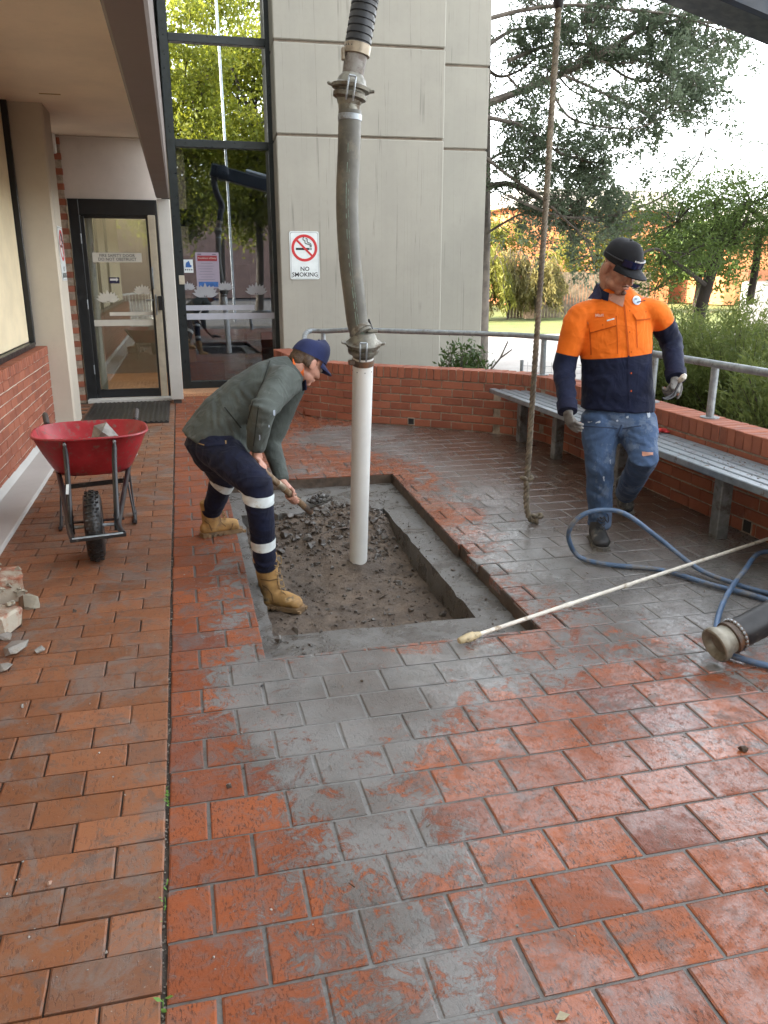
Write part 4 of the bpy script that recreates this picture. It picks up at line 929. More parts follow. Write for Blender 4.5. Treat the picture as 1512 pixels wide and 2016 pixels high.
# ================================================================== BLUE HOSE, LANCE, BLACK HOSE
M_BLUEH = mat('dusty_blue_hose', (.07, .125, .22), .5, .25, 8, .15, 60, dirt=(.17, .17, .17), dscale=7, damt=.6)
g = lambda x, y, z=.02: G(x, y, z)
bh = thing('water_hose', 'blue water hose looping across the wet pavers around the man', 'hose', (2.4, 3.9, 0))
l1 = [g(1660, 1235), g(1512, 1181), g(1400, 1151), g(1300, 1122), g(1195, 1111), g(1140, 1096, .03), P(1120, 1062, 4.06), P(1125, 1035, 4.02), P(1150, 1012, 3.99), P(1192, 1004, 3.96), P(1235, 1014, 3.92), P(1300, 1062, 3.84), P(1375, 1120, 3.68), g(1450, 1150, .03), g(1512, 1168), g(1660, 1205)]
b = MB(); b.tube(smooth_path(l1, 10), .0138, 10); b.build('long_loop', M_BLUEH, bh)
l2 = [V((3.40, 2.6, .03)), V((3.42, 3.4, .05)), g(1512, 1086, .06), g(1462, 1128, .075), g(1428, 1178, .06), g(1411, 1228, .03), g(1416, 1262, .02), g(1432, 1286, .02), g(1470, 1300, .02), g(1512, 1311, .02), g(1640, 1345, .02)]
b = MB(); b.tube(smooth_path(l2, 10), .0138, 10); b.build('short_loop', M_BLUEH, bh)
la = thing('cleaning_lance', 'long white cleaning lance with a cream nozzle lying across the pavers', 'lance', (1.15, 3.2, 0)); M_LANCE = mat('white_lance', (.66, .63, .55), .4, .12, 20, .1, 80, dirt=(.30, .22, .13), dscale=9, damt=.25)
n0 = g(903, 1262, .026); n1_ = g(1512, 1061, .085); dl = (n1_ - n0).normalized()
b = MB(); b.tube([n0 + dl * .09, n0.lerp(n1_, .5) + V((0, 0, .002)), n1_ + dl * .35], .0105, 10); b.build('shaft', M_LANCE, la)
b = MB(); b.lathe(n0, dl, [(0, .011), (.004, .015), (.05, .0215), (.085, .0225), (.09, .018), (.11, .015), (.125, .011)], 16); b.build('nozzle', mat('cream_nozzle', (.50, .41, .24), .45, .2, 20, .1, 80, dirt=(.14, .10, .06), dscale=14, damt=.3), la)
for t in (.28, .46): b = MB(); b.lathe(n0.lerp(n1_, t), dl, [(0, .0105), (.004, .0135), (.05, .0135), (.054, .0105)], 10); b.build('joint_sleeve', M_LANCE, la)
kh = thing('hose_end', 'fat black hose end with a worn metal flange lying on the right', 'hose end', (2.2, 2.8, 0))
f0 = V((2.135, 2.735, .086)); fd = V((.92, .10, .30)).normalized()
kp = smooth_path([f0 + fd * .10, f0 + fd * .35, V((2.7, 2.79, .32)), V((3.1, 2.83, .60)), V((3.5, 2.86, .80)), V((3.95, 2.88, .78)), V((4.4, 2.9, .4)), V((4.9, 2.9, .03))], 16)
b = MB(); b.tube(kp, [.066 + .0022 * (k % 2) for k in range(len(kp))], 22); b.build('hose', mat('black_hose_peeling', (.018, .019, .02), .42, .4, 14, .25, 50, dirt=(.36, .31, .22), dscale=3.6, damt=.22), kh)
b = MB(); b.lathe(f0, fd, [(.03, .05), (.012, .056), (-.004, .070), (.0, .077), (.015, .080), (.032, .075), (.045, .066), (.09, .062), (.12, .064)], 30); b.build('flange', mat('worn_flange', (.24, .225, .18), .5, .3, 12, .25, 60, metal=.3, dirt=(.16, .12, .08), dscale=8, damt=.5), kh)
b = MB(); b.lathe(f0 + fd * .075, fd, [(0, .066), (.003, .073), (.014, .073), (.018, .067), (.03, .067), (.033, .073), (.046, .073), (.05, .066)], 26); b.build('hose_clamp', M_RUST, kh)
b = MB()
for j in range(22): x, y, z = frame(fd); an = j * 2 * math.pi / 22; b.ell(f0 + fd * .112 + x * (.070 * math.cos(an)) + y * (.070 * math.sin(an)), (.008, .008, .008), None, 6, 4)
b.build('beaded_band', M_GALV, kh)
# ================================================================== WHEELBARROW
M_BARROW = mat('red_barrow_paint', (.36, .022, .030), .38, .25, 6, .08, 70, dirt=(.20, .10, .085), dscale=24, damt=.4); M_TUBE = mat('black_barrow_tube', (.014, .014, .015), .4, .3, 14, .1, 60, dirt=(.10, .09, .08), dscale=16, damt=.2)
wb = thing('wheelbarrow', 'red wheelbarrow with black frame parked on the side path holding concrete', 'wheelbarrow', (-.574, 4.787, 0))
wo = V((-.574, 4.787, 0)); wr = V((.995, .08, 0)).normalized(); wv = V((-wr.y, wr.x, 0))
W = lambda u, v, z: wo + wr * u + wv * v + V((0, 0, z))
def outline(hw0, hw1, v0, v1, z0, z1, n=44, e=3.2):
    out = []
    for k in range(n):
        a = 2 * math.pi * k / n; c, s = math.cos(a), math.sin(a); q = (abs(c) ** e + abs(s) ** e) ** (-1 / e); c *= q; s *= q
        t = (s + 1) / 2; out.append((c * (hw0 + (hw1 - hw0) * t), v0 + (v1 - v0) * t, z0 + (z1 - z0) * t))
    return out
rings = [outline(.19, .2, .80, 1.14, .335, .34), outline(.225, .235, .755, 1.2, .335, .34), outline(.255, .262, .73, 1.235, .365, .365), outline(.315, .315, .67, 1.31, .48, .47), outline(.372, .362, .60, 1.40, .605, .585)]
inn = [[(u * .985, v + (.006 if v < 1 else -.006), z + .005) for u, v, z in r] for r in rings]; vs = []; fs = []
allr = rings + inn[::-1]; n = 44
for r in allr: vs += [W(*q) for q in r]
for i in range(len(allr) - 1): fs += [(i * n + j, i * n + (j + 1) % n, (i + 1) * n + (j + 1) % n, (i + 1) * n + j) for j in range(n)]
fs += [tuple(range(n))[::-1], tuple((len(allr) - 1) * n + j for j in range(n))]; b = MB(); b.add(vs, fs); tray = b.build('tray', M_BARROW, wb, True, 50)
b = MB(); b.tube([W(*q) for q in outline(.374, .364, .598, 1.402, .608, .588)], .009, 8, closed=True); b.build('rim', M_BARROW, tray)
b = MB()
for k in range(26): q = rings[4][rnd.randrange(n // 2 + 6, n - 3)]; chunk(b, W(q[0] * .97, q[1] + rnd.uniform(.0, .02), q[2] + .006), rnd.uniform(.008, .02), rnd.random(), .4)
tag(b.build('dried_mortar', M_RUB, tray, True, 30), kind='stuff')
wheel = None
b = MB(); tp = [W(0, .158 * math.sin(a), .205 + .158 * math.cos(a)) for a in np.linspace(0, 2 * math.pi, 40, endpoint=False)]
b.tube(tp, (.050, .050), 16, closed=True, up=wr)
for k in range(56):
    a = k * 2 * math.pi / 56
    for s in (-1, 0, 1): rr2 = .158 + .050 * (1 if s == 0 else .86); b.box(W(s * .024 + (.006 if k % 2 else -.006), rr2 * math.sin(a), .205 + rr2 * math.cos(a)), (.017, .010, .008), Matrix((wr, (W(0, math.cos(a), -math.sin(a)) - wo).normalized(), (W(0, math.sin(a), math.cos(a)) - wo).normalized())).transposed())
hub = MB(); hub.lathe(W(-.045, 0, .205), wr, [(0, .03), (.0, .10), (.012, .115), (.03, .10), (.06, .10), (.078, .115), (.09, .10), (.09, .03)], 24); hub.tube([W(-.15, 0, .205), W(.15, 0, .205)], .01, 8); wheel = hub.build('wheel', M_GALV, wb)
b.build('tyre', mat('wet_tyre_rubber', (.013, .013, .013), .38, .4, 30, .35, 120, dirt=(.05, .045, .04), dscale=14, damt=.25), wheel, True, 40)
ga, gc = P(143, 1063, 4.545), P(243, 1051, 4.58)
for s in (-1, 1):
    ge = ga if s < 0 else gc
    b = MB(); b.tube(smooth_path([ge, W(s * .135, -.06, .215), W(s * .15, .12, .235), W(s * .21, .75, .315), W(s * .27, 1.2, .43), W(s * .325, 1.62, .615)], 5), .017, 10); h_ = b.build('handle', M_TUBE, wb)
    b = MB(); e = W(s * .325, 1.62, .615); dd = (W(s * .325, 1.62, .615) - W(s * .27, 1.2, .43)).normalized(); b.lathe(e - dd * .12, dd, [(0, .018), (.005, .021), (.12, .021), (.135, .018), (.14, .010)], 12); b.build('grip', mat('worn_grip', (.06, .05, .045), .6, .4, 20, .3, 80) if s < 0 else bpy.data.materials['worn_grip'], h_)
    sp = smooth_path([W(s * .125, -.02, .17), W(s * .130, .05, .26), W(s * .14, .42, .47), W(s * .150, .585, .565), W(s * .152, .60, .60)], 4); b = MB(); b.tube(sp, [.017] * (len(sp) - 5) + [(.017, .012)] * 2 + [(.02, .007)] * 3, 10, up=wr); stt = b.build('strut', M_TUBE, wb)
    b = MB(); b.lathe(W(s * .151, .585, .585), -wv, [(0, .011), (.012, .011), (.014, .006)], 8); b.build('bolt', M_GALV, stt)
    b = MB(); b.lathe(W(s * .13, -.03, .205), V((0, -1, .3)), [(0, .012), (.012, .012), (.014, .006)], 8); b.build('bolt', M_GALV, stt)
    b = MB(); b.bar(W(s * .205, .78, .32), W(s * .235, .66, .02), .035, .012, wr, .003); b.bar(W(s * .225, 1.16, .36), W(s * .24, .82, .02), .035, .012, wr, .003); b.tube(smooth_path([W(s * .234, .62, .03), W(s * .236, .66, .012), W(s * .24, .84, .012), W(s * .24, .88, .035)], 4), .013, 8); b.build('leg', M_TUBE, wb)
b = MB(); b.bar(W(-.13, -.02, .19), W(-.14, .60, .545), .001, .001); 
b = MB(); b.box(sp[0].lerp(sp[-1], .0) * 0 + W(-.137, .23, .375) + V((0, -.0175, .009)), (.016, .002, .075), Matrix.Rotation(R(-52), 3, 'X')); b.build('sticker', M_SIGN, wb, False)
b = MB(); b.bar(ga - wr * .015, gc + wr * .015, .045, .02, V((0, 0, 1)), .003); gb = b.build('front_guard', M_TUBE, wb, True, 30)
b = MB(); b.bar(ga + V((0, -.013, .01)), gc + V((0, -.013, .01)), .022, .004, V((0, 0, 1)), .001); b.build('scraped_edge', mat('bare_scraped_steel', (.42, .50, .54), .4, .3, 40, .3, 80, metal=.3), gb, False)
b = MB(); b.bar(W(-.22, .82, .25), W(.225, .82, .27), .02, .03, V((0, 0, 1)), .003); b.build('cross_brace', M_TUBE, wb, True, 30); b = MB(); b.bar(W(-.17, .12, .20), W(.17, .12, .20), .035, .006, V((0, 0, 1)), .001); b.build('cross_brace', M_TUBE, wb, True, 30)
M_DRY = mat('dry_concrete_lump', (.27, .26, .235), .9, .3, 10, .6, 50, dirt=(.20, .17, .13), dscale=8, damt=.5)
b = MB(); chunk(b, W(.10, .90, .555), .19, 3.3, .62); chunk(b, W(.0, .80, .53), .11, 5.1, .6); [chunk(b, W(rnd.uniform(-.25, .28), rnd.uniform(.75, 1.25), .45), rnd.uniform(.04, .09), rnd.random(), .7) for _ in range(16)]; tag(b.build('concrete_chunk', M_DRY, None, True, 25), 'large grey concrete chunk lying in the tray of the red wheelbarrow', 'concrete chunk', 'loose broken concrete')
# ================================================================== RUBBLE BESIDE THE PATH, SMALL LITTER
M_BRK = mat('broken_brick_face', (.30, .11, .06), .85, .3, 12, .5, 60, dirt=(.42, .38, .30), dscale=9, damt=.95); M_MOR = mat('lump_mortar', (.31, .285, .22), .9, .25, 12, .6, 50)
def lump(c, s, sd, lab, rot=0.0):
    t = thing('masonry_lump', lab, 'rubble', (c[0], c[1], 0), 'broken masonry beside the path'); M = Matrix.Rotation(rot, 3, 'Z'); r = random.Random(sd)
    b = MB(); b.box(V(c) + V((0, 0, s[2] / 2)), s, M, .008); b.v = [tuple(V(v) + V((r.gauss(0, .006), r.gauss(0, .006), r.gauss(0, .004)))) for v in b.v]; b.build('broken_brick', M_BRK, t, True, 25)
    b = MB()
    for k in range(30):
        q = M @ V((r.uniform(-.5, .5) * s[0], r.choice([-.5, .5]) * s[1], 0)) if r.random() < .6 else M @ V((r.uniform(-.5, .5) * s[0], r.uniform(-.5, .5) * s[1], s[2] * .5))
        chunk(b, V(c) + q + V((0, 0, s[2] * r.uniform(.2, .75))), r.uniform(.012, .034), r.random(), .6)
    tag(b.build('mortar_crust', M_MOR, t, True, 25), kind='stuff')
q = G(28, 1175); lump((q.x - .07, q.y - .02, 0), (.25, .17, .14), 1, 'tallest broken brick lump at the left edge, orange top crusted with mortar', .25)
q = G(10, 1240); lump((q.x - .05, q.y + .02, 0), (.22, .15, .10), 2, 'mortar crusted brick lump in front of the tallest lump at the left edge', -.5)
for (px, py), s, sd, lab in (((58, 1195), .075, 11, 'upright grey mortar shard leaning on the brick lumps at the left edge'), ((30, 1285), .085, 12, 'flat grey concrete flake lying on the path by the left edge'), ((10, 1258), .045, 13, 'half hidden grey flake behind the flat flake at the left edge'), ((78, 1283), .035, 14, 'small pale mortar shard right of the flat grey flake'), ((8, 1320), .045, 15, 'lowest pale flake at the left edge of the path')):
    q = G(px, py); b = MB(); chunk(b, q + V((0, 0, s * .3)), s, sd, .42 if py > 1230 else 1.0); tag(b.build('mortar_shard', M_DRY if sd != 11 else M_MOR, None, True, 20), lab, 'rubble', 'broken masonry beside the path')
for (px, py), s, sd, lab, m in (((146, 1205), .016, 21, 'smooth grey pebble on the side path below the wheelbarrow', M_RUB), ((452, 1550), .015, 22, 'pointed grey stone on the pavers in the foreground', M_RUB), ((516, 1352), .010, 23, 'small black lump on the slurry in front of the hole', M_BLACK), ((712, 1342), .010, 24, 'small dark reddish lump on the pavers before the hole', M_SOIL), ((1462, 1478), .022, 25, 'dark clod of mud on the shiny pavers at the right', M_SOIL), ((45, 1392), .014, 26, 'pale pebble in a joint of the side path at the left', M_DRY), ((98, 1742), .012, 27, 'orange pebble in a side path joint near the lower left', M_BRK)):
    q = G(px, py); b = MB(); chunk(b, q + V((0, 0, s * .4)), s, sd, .8); tag(b.build('pebble', m, None, True, 25), lab, 'pebble', 'pebbles on the paving')
b = MB()
for k in range(900):
    z_ = rnd.random(); x, y = (rnd.uniform(-1.1, -.16), 1.5 + 8 * rnd.random() ** 1.6) if z_ < .45 else (rnd.uniform(-.1, 3.3), 1.5 + 6.5 * rnd.random() ** 1.4)
    if PX0 - .02 < x < 1.75 and 3.2 < y < 6.5: continue
    chunk(b, (x, y, .001), abs(rnd.gauss(0, .0022)) + .0012, rnd.random(), .6)
tag(b.build('grit', M_DRY, None, False), 'fine pale grit scattered over the brick paving', 'grit', kind='stuff')
b = MB()
for k in range(1500):
    y = 1.4 + 9 * rnd.random() ** 1.5; chunk(b, (-.147 + rnd.gauss(0, .0035), y, -.008), abs(rnd.gauss(0, .003)) + .0015, rnd.random(), .6) if k % 3 == 0 else None
tag(b.build('joint_gravel', mat('joint_gravel', (.20, .18, .15), .9, .4, 60, 0), None, False), 'gravel bits in the long joint between path and terrace', 'gravel', kind='stuff')
M_WEED = mat_leaf('weed_leaf', (.10, .22, .04), (.16, .32, .07), .3)
for (px, py), n_, sz, lab in (((323, 1978), 5, .012, 'tiny green seedling in the long joint at the bottom of the picture'), ((327, 1568), 22, .006, 'tuft of green moss and weed in the long joint'), ((322, 1775), 9, .005, 'sparse green weed in the long joint between the tuft and the seedling')):
    q = G(px, py); q.x = -.147; t = thing('weed', lab, 'weed', (q.x, q.y, 0), 'weeds in the joint'); b = MB()
    for k in range(n_):
        a = rnd.uniform(0, 6.3); c = q + V((rnd.gauss(0, .003), rnd.gauss(0, .03 if n_ > 6 else .012), .004)); d = V((math.cos(a), math.sin(a), .5)); s = V((-math.sin(a), math.cos(a), 0))
        b.add([c, c + d * sz + s * sz * .5, c + d * sz * 2, c + d * sz - s * sz * .5], [(0, 1, 2, 3)])
    b.build('leaf', M_WEED, t, False); b = MB(); b.tube([q + V((0, 0, -.01)), q + V((0, .01, .006))], .0012, 5); b.build('stem', M_WEED, t)
q = G(1106, 2004); b = MB(); b.add([q + V(p) for p in ((-.018, -.004, .004), (0, -.011, .006), (.02, 0, .005), (0, .011, .009))], [(0, 1, 2, 3)]); tag(b.build('fallen_leaf', mat('pale_leaf', (.34, .30, .20), .8, .2, 20, 0), None, False), 'pale curled leaf on the pavers at the bottom edge', 'leaf')
b = MB()
for k in range(260):
    c = V((rnd.uniform(.2, 3.2), rnd.uniform(1.6, 7.5), .003))
    if PX0 - .02 < c.x < 1.75 and 3.2 < c.y < 6.5: continue
    a = rnd.uniform(0, 6.3); ln = rnd.uniform(.004, .016); d = V((math.cos(a), math.sin(a), 0)); s = V((-d.y, d.x, 0)) * .0012; b.add([c - d * ln - s, c + d * ln - s, c + d * ln + s + V((0, 0, .003)), c - d * ln + s + V((0, 0, .001))], [(0, 1, 2, 3)])
tag(b.build('twig_litter', M_LITTER, None, False), 'tiny dark twigs and leaf bits on the wet terrace', 'litter', kind='stuff')

# ================================================================== PEOPLE
def verts(me): a = np.empty(len(me.vertices) * 3, np.float32); me.vertices.foreach_get('co', a); return a.reshape(-1, 3)
def folds(me, amp, spots=(), seed=0, sc=9.0):
    """cloth folds: ridged noise, stronger near the joints in spots: (centre, radius, amp, axis)"""
    me.update(); out = []
    for v in me.vertices:
        p = v.co; n = v.normal; q = p * sc + V((seed, seed * .3, 0)); d = amp * (noise.noise(q) + .5 * noise.noise(q * 2.3))
        for c, r, a, ax in spots:
            w = math.exp(-((p - c).length / r) ** 2)
            if w > .02: t = (p - c).dot(ax); e = p - c; am = .5 + noise.noise(e * 7 + V((0, seed * 1.7, 0))); d += a * w * am * math.sin(t * 80 + 9 * noise.noise(e * 6 + V((seed, 0, 0))) + e.x * 18 - e.y * 9)
        out.append(p + n * d)
    for v, c in zip(me.vertices, out): v.co = c
    me.update()
def band(me, c, ax, h, rad, off=.004):
    bm = bmesh.new(); bm.from_mesh(me); ax = V(ax).normalized(); c = V(c)
    for s in (1, -1):
        bmesh.ops.bisect_plane(bm, geom=bm.verts[:] + bm.edges[:] + bm.faces[:], plane_co=c + ax * (s * h / 2), plane_no=ax * s, clear_outer=True)
    bmesh.ops.delete(bm, geom=[v for v in bm.verts if (v.co - c).length > rad], context='VERTS'); bm.normal_update()
    for v in bm.verts: v.co = v.co + v.normal * off
    r = bpy.data.meshes.new('band'); bm.to_mesh(r); bm.free(); finish(r, True, 70); return r
def patch(bvh, o, u, v, n, quad, off, nu=10, nv=10, th=0.0):
    vs = []; o, u, v, n = V(o), V(u), V(v), V(n); a, b_, c, d = [V(q + (0,)) if len(q) == 2 else V(q) for q in quad]
    for j in range(nv + 1):
        for i in range(nu + 1):
            s, t = i / nu, j / nv; q = (a * (1 - s) + b_ * s) * (1 - t) + (d * (1 - s) + c * s) * t; w = o + u * q.x + v * q.y + n * .6
            h = bvh.ray_cast(w, -n); p = h[0] if h[0] is not None else o + u * q.x + v * q.y; vs.append(p + n * off)
    fs = [(j * (nu + 1) + i, j * (nu + 1) + i + 1, (j + 1) * (nu + 1) + i + 1, (j + 1) * (nu + 1) + i) for j in range(nv) for i in range(nu)]
    return vs, fs
def hand(b, w, d, nrm, th, curl=.35, s=1.0, spread=.05, rad=.0092):
    d = V(d).normalized(); nrm = V(nrm); nrm = (nrm - d * nrm.dot(d)).normalized(); sd = nrm.cross(d) * th; w = V(w)
    b.tube([w - d * .03 * s, w, w + d * .04 * s, w + d * .085 * s], [(.028 * s, .022 * s), (.030 * s, .020 * s), (.040 * s, .016 * s), (.039 * s, .013 * s)], 12, up=nrm, round_cap=.6)
    for k, (off, ln) in enumerate(((.030, .070), (.0105, .080), (-.0095, .075), (-.029, .060))):
        p = w + d * .075 * s + sd * (off * s); a = .08; pts = [p - d * .02 * s]; sp = sd * (off * spread * 12)
        for q, f in enumerate((.42, .33, .25)):
            a += curl * (1, 1.3, .9)[q] * (1 + .12 * k); dd = (d * math.cos(a) + nrm * math.sin(a) + sp).normalized(); pts.append(pts[-1] + dd * (ln * f + (.02 if q == 0 else 0)) * s)
        b.tube(pts, [rad * s * 1.05, rad * s, rad * s * .92, rad * s * .8], 8, round_cap=.8)
    p = w + d * .02 * s + sd * .03 * s; t1 = p + (d * .6 + sd * .75 + nrm * .35).normalized() * .04 * s; t2 = t1 + (d * .9 + sd * .25 + nrm * .4).normalized() * .032 * s; t3 = t2 + (d + nrm * .6).normalized() * .024 * s
    b.tube([w + d * .01 * s, p, t1, t2, t3], [.014 * s, .015 * s, .0125 * s, .0105 * s, .0085 * s], 8, round_cap=.8)
def grip_hand(b, w, c, ax, turn, hr=.019):
    """hand closed round a handle: c on its axis, fingers wrap in the sense of turn"""
    w, c, ax = V(w), V(c), V(ax).normalized(); e1 = w - c; e1 = (e1 - ax * e1.dot(ax)).normalized(); e2 = ax.cross(e1) * turn; r = hr + .010; kn = c + e1 * (hr + .014)
    b.tube([w - (c - w).normalized() * .02, w, w.lerp(kn, .55) - e2 * .006, kn - e2 * .012], [(.024, .022), (.027, .023), (.038, .019), (.040, .015)], 12, up=e2, round_cap=.6)
    for k, off in enumerate((-.032, -.011, .010, .030)):
        pts = [c + ax * off + (e1 * math.cos(t) + e2 * math.sin(t)) * (r * (1.12 if t < .4 else 1)) for t in np.linspace(-.35, 4.0 - .25 * abs(k - 1.3), 9)]
        b.tube(pts, [.0115, .0112, .0105, .0105, .010, .010, .0095, .009, .0078], 8, round_cap=.8)
    pts = [c + ax * (-.045 * 1) + (e1 * math.cos(t) - e2 * math.sin(t)) * r for t in np.linspace(-.2, 2.6, 6)]
    b.tube([w.lerp(c, .4)] + pts, [.014, .0135, .012, .0115, .011, .010, .0085], 8, round_cap=.8)
def head_parts(b, c, fw, up, s=1.0, stout=1.0):
    fw = V(fw).normalized(); up = V(up); up = (up - fw * up.dot(fw)).normalized(); lf = up.cross(fw); M = Matrix((lf, -fw, up)).transposed(); c = V(c)
    T = lambda x, y, z: c + M @ V((x, y, z)) * s
    for q, r in (((0, .012, .040), (.077, .097, .085)), ((0, .050, -.045), (.060, .052, .075)), ((0, -.03, -.015), (.064, .062, .075)), ((0, -.026, -.070), (.058 * stout, .058, .043)), ((0, -.066, -.098), (.027 * stout, .024, .021)), ((.034, -.06, -.03), (.026, .026, .03)), ((-.034, -.06, -.03), (.026, .026, .03)),
                 ((0, -.086, .024), (.05, .014, .011)), ((0, -.091, -.062), (.023, .011, .006)), ((0, -.089, -.073), (.021, .011, .0065)), ((.079, .012, -.012), (.010, .022, .033)), ((-.079, .012, -.012), (.010, .022, .033)), ((.084, .018, -.008), (.006, .017, .026)), ((-.084, .018, -.008), (.006, .017, .026))):
        b.ell(T(*q), tuple(a * s for a in r), M, 16, 10)
    b.tube([T(0, -.083, .012), T(0, -.100, -.015), T(0, -.112, -.034)], [.008 * s, .011 * s, .013 * s], 8, round_cap=.8); b.ell(T(.012, -.098, -.036), (.009 * s,) * 3, M, 8, 6); b.ell(T(-.012, -.098, -.036), (.009 * s,) * 3, M, 8, 6)
    return T, M
def eyes(T, s, par):
    for x in (-.031, .031):
        b = MB(); b.ell(T(x, -.083, .003), (.011 * s,) * 3, None, 10, 8); e = b.build('eye', M_EYE, par); b = MB(); b.ell(T(x, -.0915, .002), (.005 * s,) * 3, None, 8, 6); b.build('iris', M_BLACK, e)
        b = MB(); b.tube([T(x - .018, -.094, .020), T(x, -.099, .026), T(x + .018, -.093, .021)], .004 * s, 6); b.build('eyebrow', M_HAIR, par)
def cap(T, s, par, m, brim_m, name='cap', tilt=0.0):
    b = MB(); vs = []; n, k = 28, 8
    for j in range(k):
        t = math.pi / 2 * j / (k - .4); zr = math.sin(t)
        for i in range(n):
            a = 2 * math.pi * i / n; cx, cy = math.cos(a), math.sin(a); fr = max(0, -cy)
            rr = math.cos(t) ** .62; vs.append(T(cx * .088 * rr, .012 + cy * .110 * rr - fr * .004, .030 + zr * (.108 + .012 * fr) - tilt * cy * .02))
    inner = [v for v in vs]
    fs = [(j * n + i, j * n + (i + 1) % n, (j + 1) * n + (i + 1) % n, (j + 1) * n + i) for j in range(k - 1) for i in range(n)]; fs.append(tuple((k - 1) * n + i for i in range(n)))
    b.add(vs, fs); c = b.build(name, m, par, True, 80)
    b = MB(); vs = []; nb = 13; kb = 6
    for side in (0, 1):
        for j in range(kb):
            for i in range(nb):
                u = (i / (nb - 1) - .5) * 2; a = -math.pi / 2 + u * 1.12; x0, y0 = math.cos(a) * .088, .012 + math.sin(a) * .112; ex = (.078 * (1 - abs(u) ** 2.6 * .98)) * j / (kb - 1)
                vs.append(T(x0 * (1 + .05 * j / kb), y0 - ex, .036 - .018 * (u * u) * (j / kb) - .016 * (j / kb) - side * .005))
    m_ = nb * kb
    fs = []
    for j in range(kb - 1):
        for i in range(nb - 1): q = (j * nb + i, j * nb + i + 1, (j + 1) * nb + i + 1, (j + 1) * nb + i); fs += [q, tuple(m_ + t for t in q[::-1])]
    for i in range(nb - 1): a = (kb - 1) * nb + i; fs.append((a, a + 1, m_ + a + 1, m_ + a))
    b.add(vs, fs); b.build('brim', brim_m, c, True, 50)
    b = MB(); b.ell(T(0, .012, .142), (.007 * s, .007 * s, .005 * s), None, 8, 6); b.build('button', m, c)
    return c
def boot(par, heel, fw, up, top, mu, ms, L=.295, w=.052, shaft=.06, name='boot', lace=None):
    heel, fw, up, top = V(heel), V(fw).normalized(), V(up), V(top); up = (up - fw * up.dot(fw)).normalized(); sd = up.cross(fw); b = MB()
    an = heel + fw * .07 + up * .085
    b.tube([heel + fw * .035 + up * .05, heel + fw * .10 + up * .058, heel + fw * .17 + up * .055, heel + fw * .235 + up * .047, heel + fw * (L - .045) + up * .042], [(w * .80, .045), (w * .85, .052), (w * .95, .046), (w * 1.02, .036), (w * .9, .032)], 16, up=up, round_cap=1.1)
    b.tube([heel + fw * .06 + up * .03, an, an.lerp(top, .5), top], [(.046, .05), (shaft * .86, shaft * .95), (shaft * .92, shaft), (shaft, shaft * 1.04)], 16, up=fw); b.tube([top - (top - an).normalized() * .02, top + (top - an).normalized() * .008], shaft * 1.08, 16, round_cap=.3)
    me = fuse(b, .007, 3); folds(me, .0022, [(an, .06, .003, (top - an).normalized())], 3, 18); o = put(name, me, mu, par)
    b = MB(); out = [(0, -.034), (.05, -.038), (.12, -.034), (.20, -.046), (.26, -.042), (L - .005, -.02), (L + .005, 0), (L - .005, .022), (.26, .043), (.20, .046), (.12, .036), (.05, .038), (0, .034), (-.012, 0)]
    b.prism([(a, c * w / .046) for a, c in out], heel, fw, sd * 1, .026 if fw.cross(sd).dot(up) > 0 else -.026)
    for k in range(9):
        a = .01 + k * .033
        for s in (-1, 1): b.box(heel + fw * a + sd * (s * .034 * w / .046) + up * .006, (.018, .022, .016), Matrix((fw, sd, up)).transposed())
    b.build('sole', ms, o, True, 30)
    b = MB()
    for k in range(6):
        c = (heel + fw * .165 + up * .092).lerp(top + fw * (shaft * 1.0), k / 5.4) + fw * .002
        for s in (-1, 1): b.tube([c + sd * (s * .026) + up * .004 - fw * .012, c + fw * .006, c - sd * (s * .026) + up * .020 - fw * .012], .0028, 5)
    b.tube(smooth_path([top + fw * shaft, top + fw * (shaft + .02) + sd * .03, top + fw * (shaft + .02) + sd * .035 - up * .05, top + fw * (shaft + .01) + sd * .01 - up * .02], 4), .0028, 5); b.build('laces', lace or M_BLACK, o)
    return o
M_SKIN = mat('skin_tanned', (.43, .21, .14), .5, .16, 14, .12, 180, dirt=(.30, .10, .07), dscale=10, damt=.3); M_SKIN2 = mat('skin_fair', (.50, .26, .19), .5, .14, 14, .1, 180, dirt=(.46, .16, .11), dscale=9, damt=.3)
M_EYE = mat('eye_white', (.7, .68, .64), .2, 0, 5, 0); M_HAIR = mat('brown_hair', (.075, .045, .026), .6, .45, 50, .9, 160)
M_SHIRT = mat_cloth('hivis_shirt', (.80, .165, .012), .8, .08, None, tone=(.006, .010, .032), wr=.45, bump=.55)
M_NAVYC = mat_cloth('navy_cloth', (.007, .010, .032), .8, .25, None, wr=.4, bump=.5)
M_JEAN = mat_cloth('faded_denim', (.048, .084, .16), .85, .22, ((.13, .17, .24), [(6, .52, .55), (17, .60, .35)]), wr=.5, bump=.55)
M_JACKET = mat_cloth('grey_green_jacket', (.075, .088, .08), .8, .16, ((.16, .175, .17), [(5, .60, .5), (13, .66, .6)]), wr=.5, bump=.55)
M_WORKP = mat_cloth('navy_work_trousers', (.005, .0075, .024), .75, .3, ((.10, .10, .11), [(7, .66, .4), (21, .68, .5)]), wr=.5, bump=.55)
M_TAPE = mat('reflective_tape', (.62, .68, .68), .32, .1, 20, .08, 200, dirt=(.40, .38, .30), dscale=10, damt=.3)
M_GLOVE = mat('grey_work_glove', (.17, .165, .155), .85, .25, 20, .5, 200, dirt=(.08, .075, .07), dscale=18, damt=.3)
M_BOOTB = mat('muddy_black_boot', (.020, .020, .020), .55, .4, 14, .4, 90, dirt=(.16, .145, .12), dscale=9, damt=.45); M_SOLEG = mat('muddy_sole', (.12, .11, .095), .8, .4, 18, .4, 90)
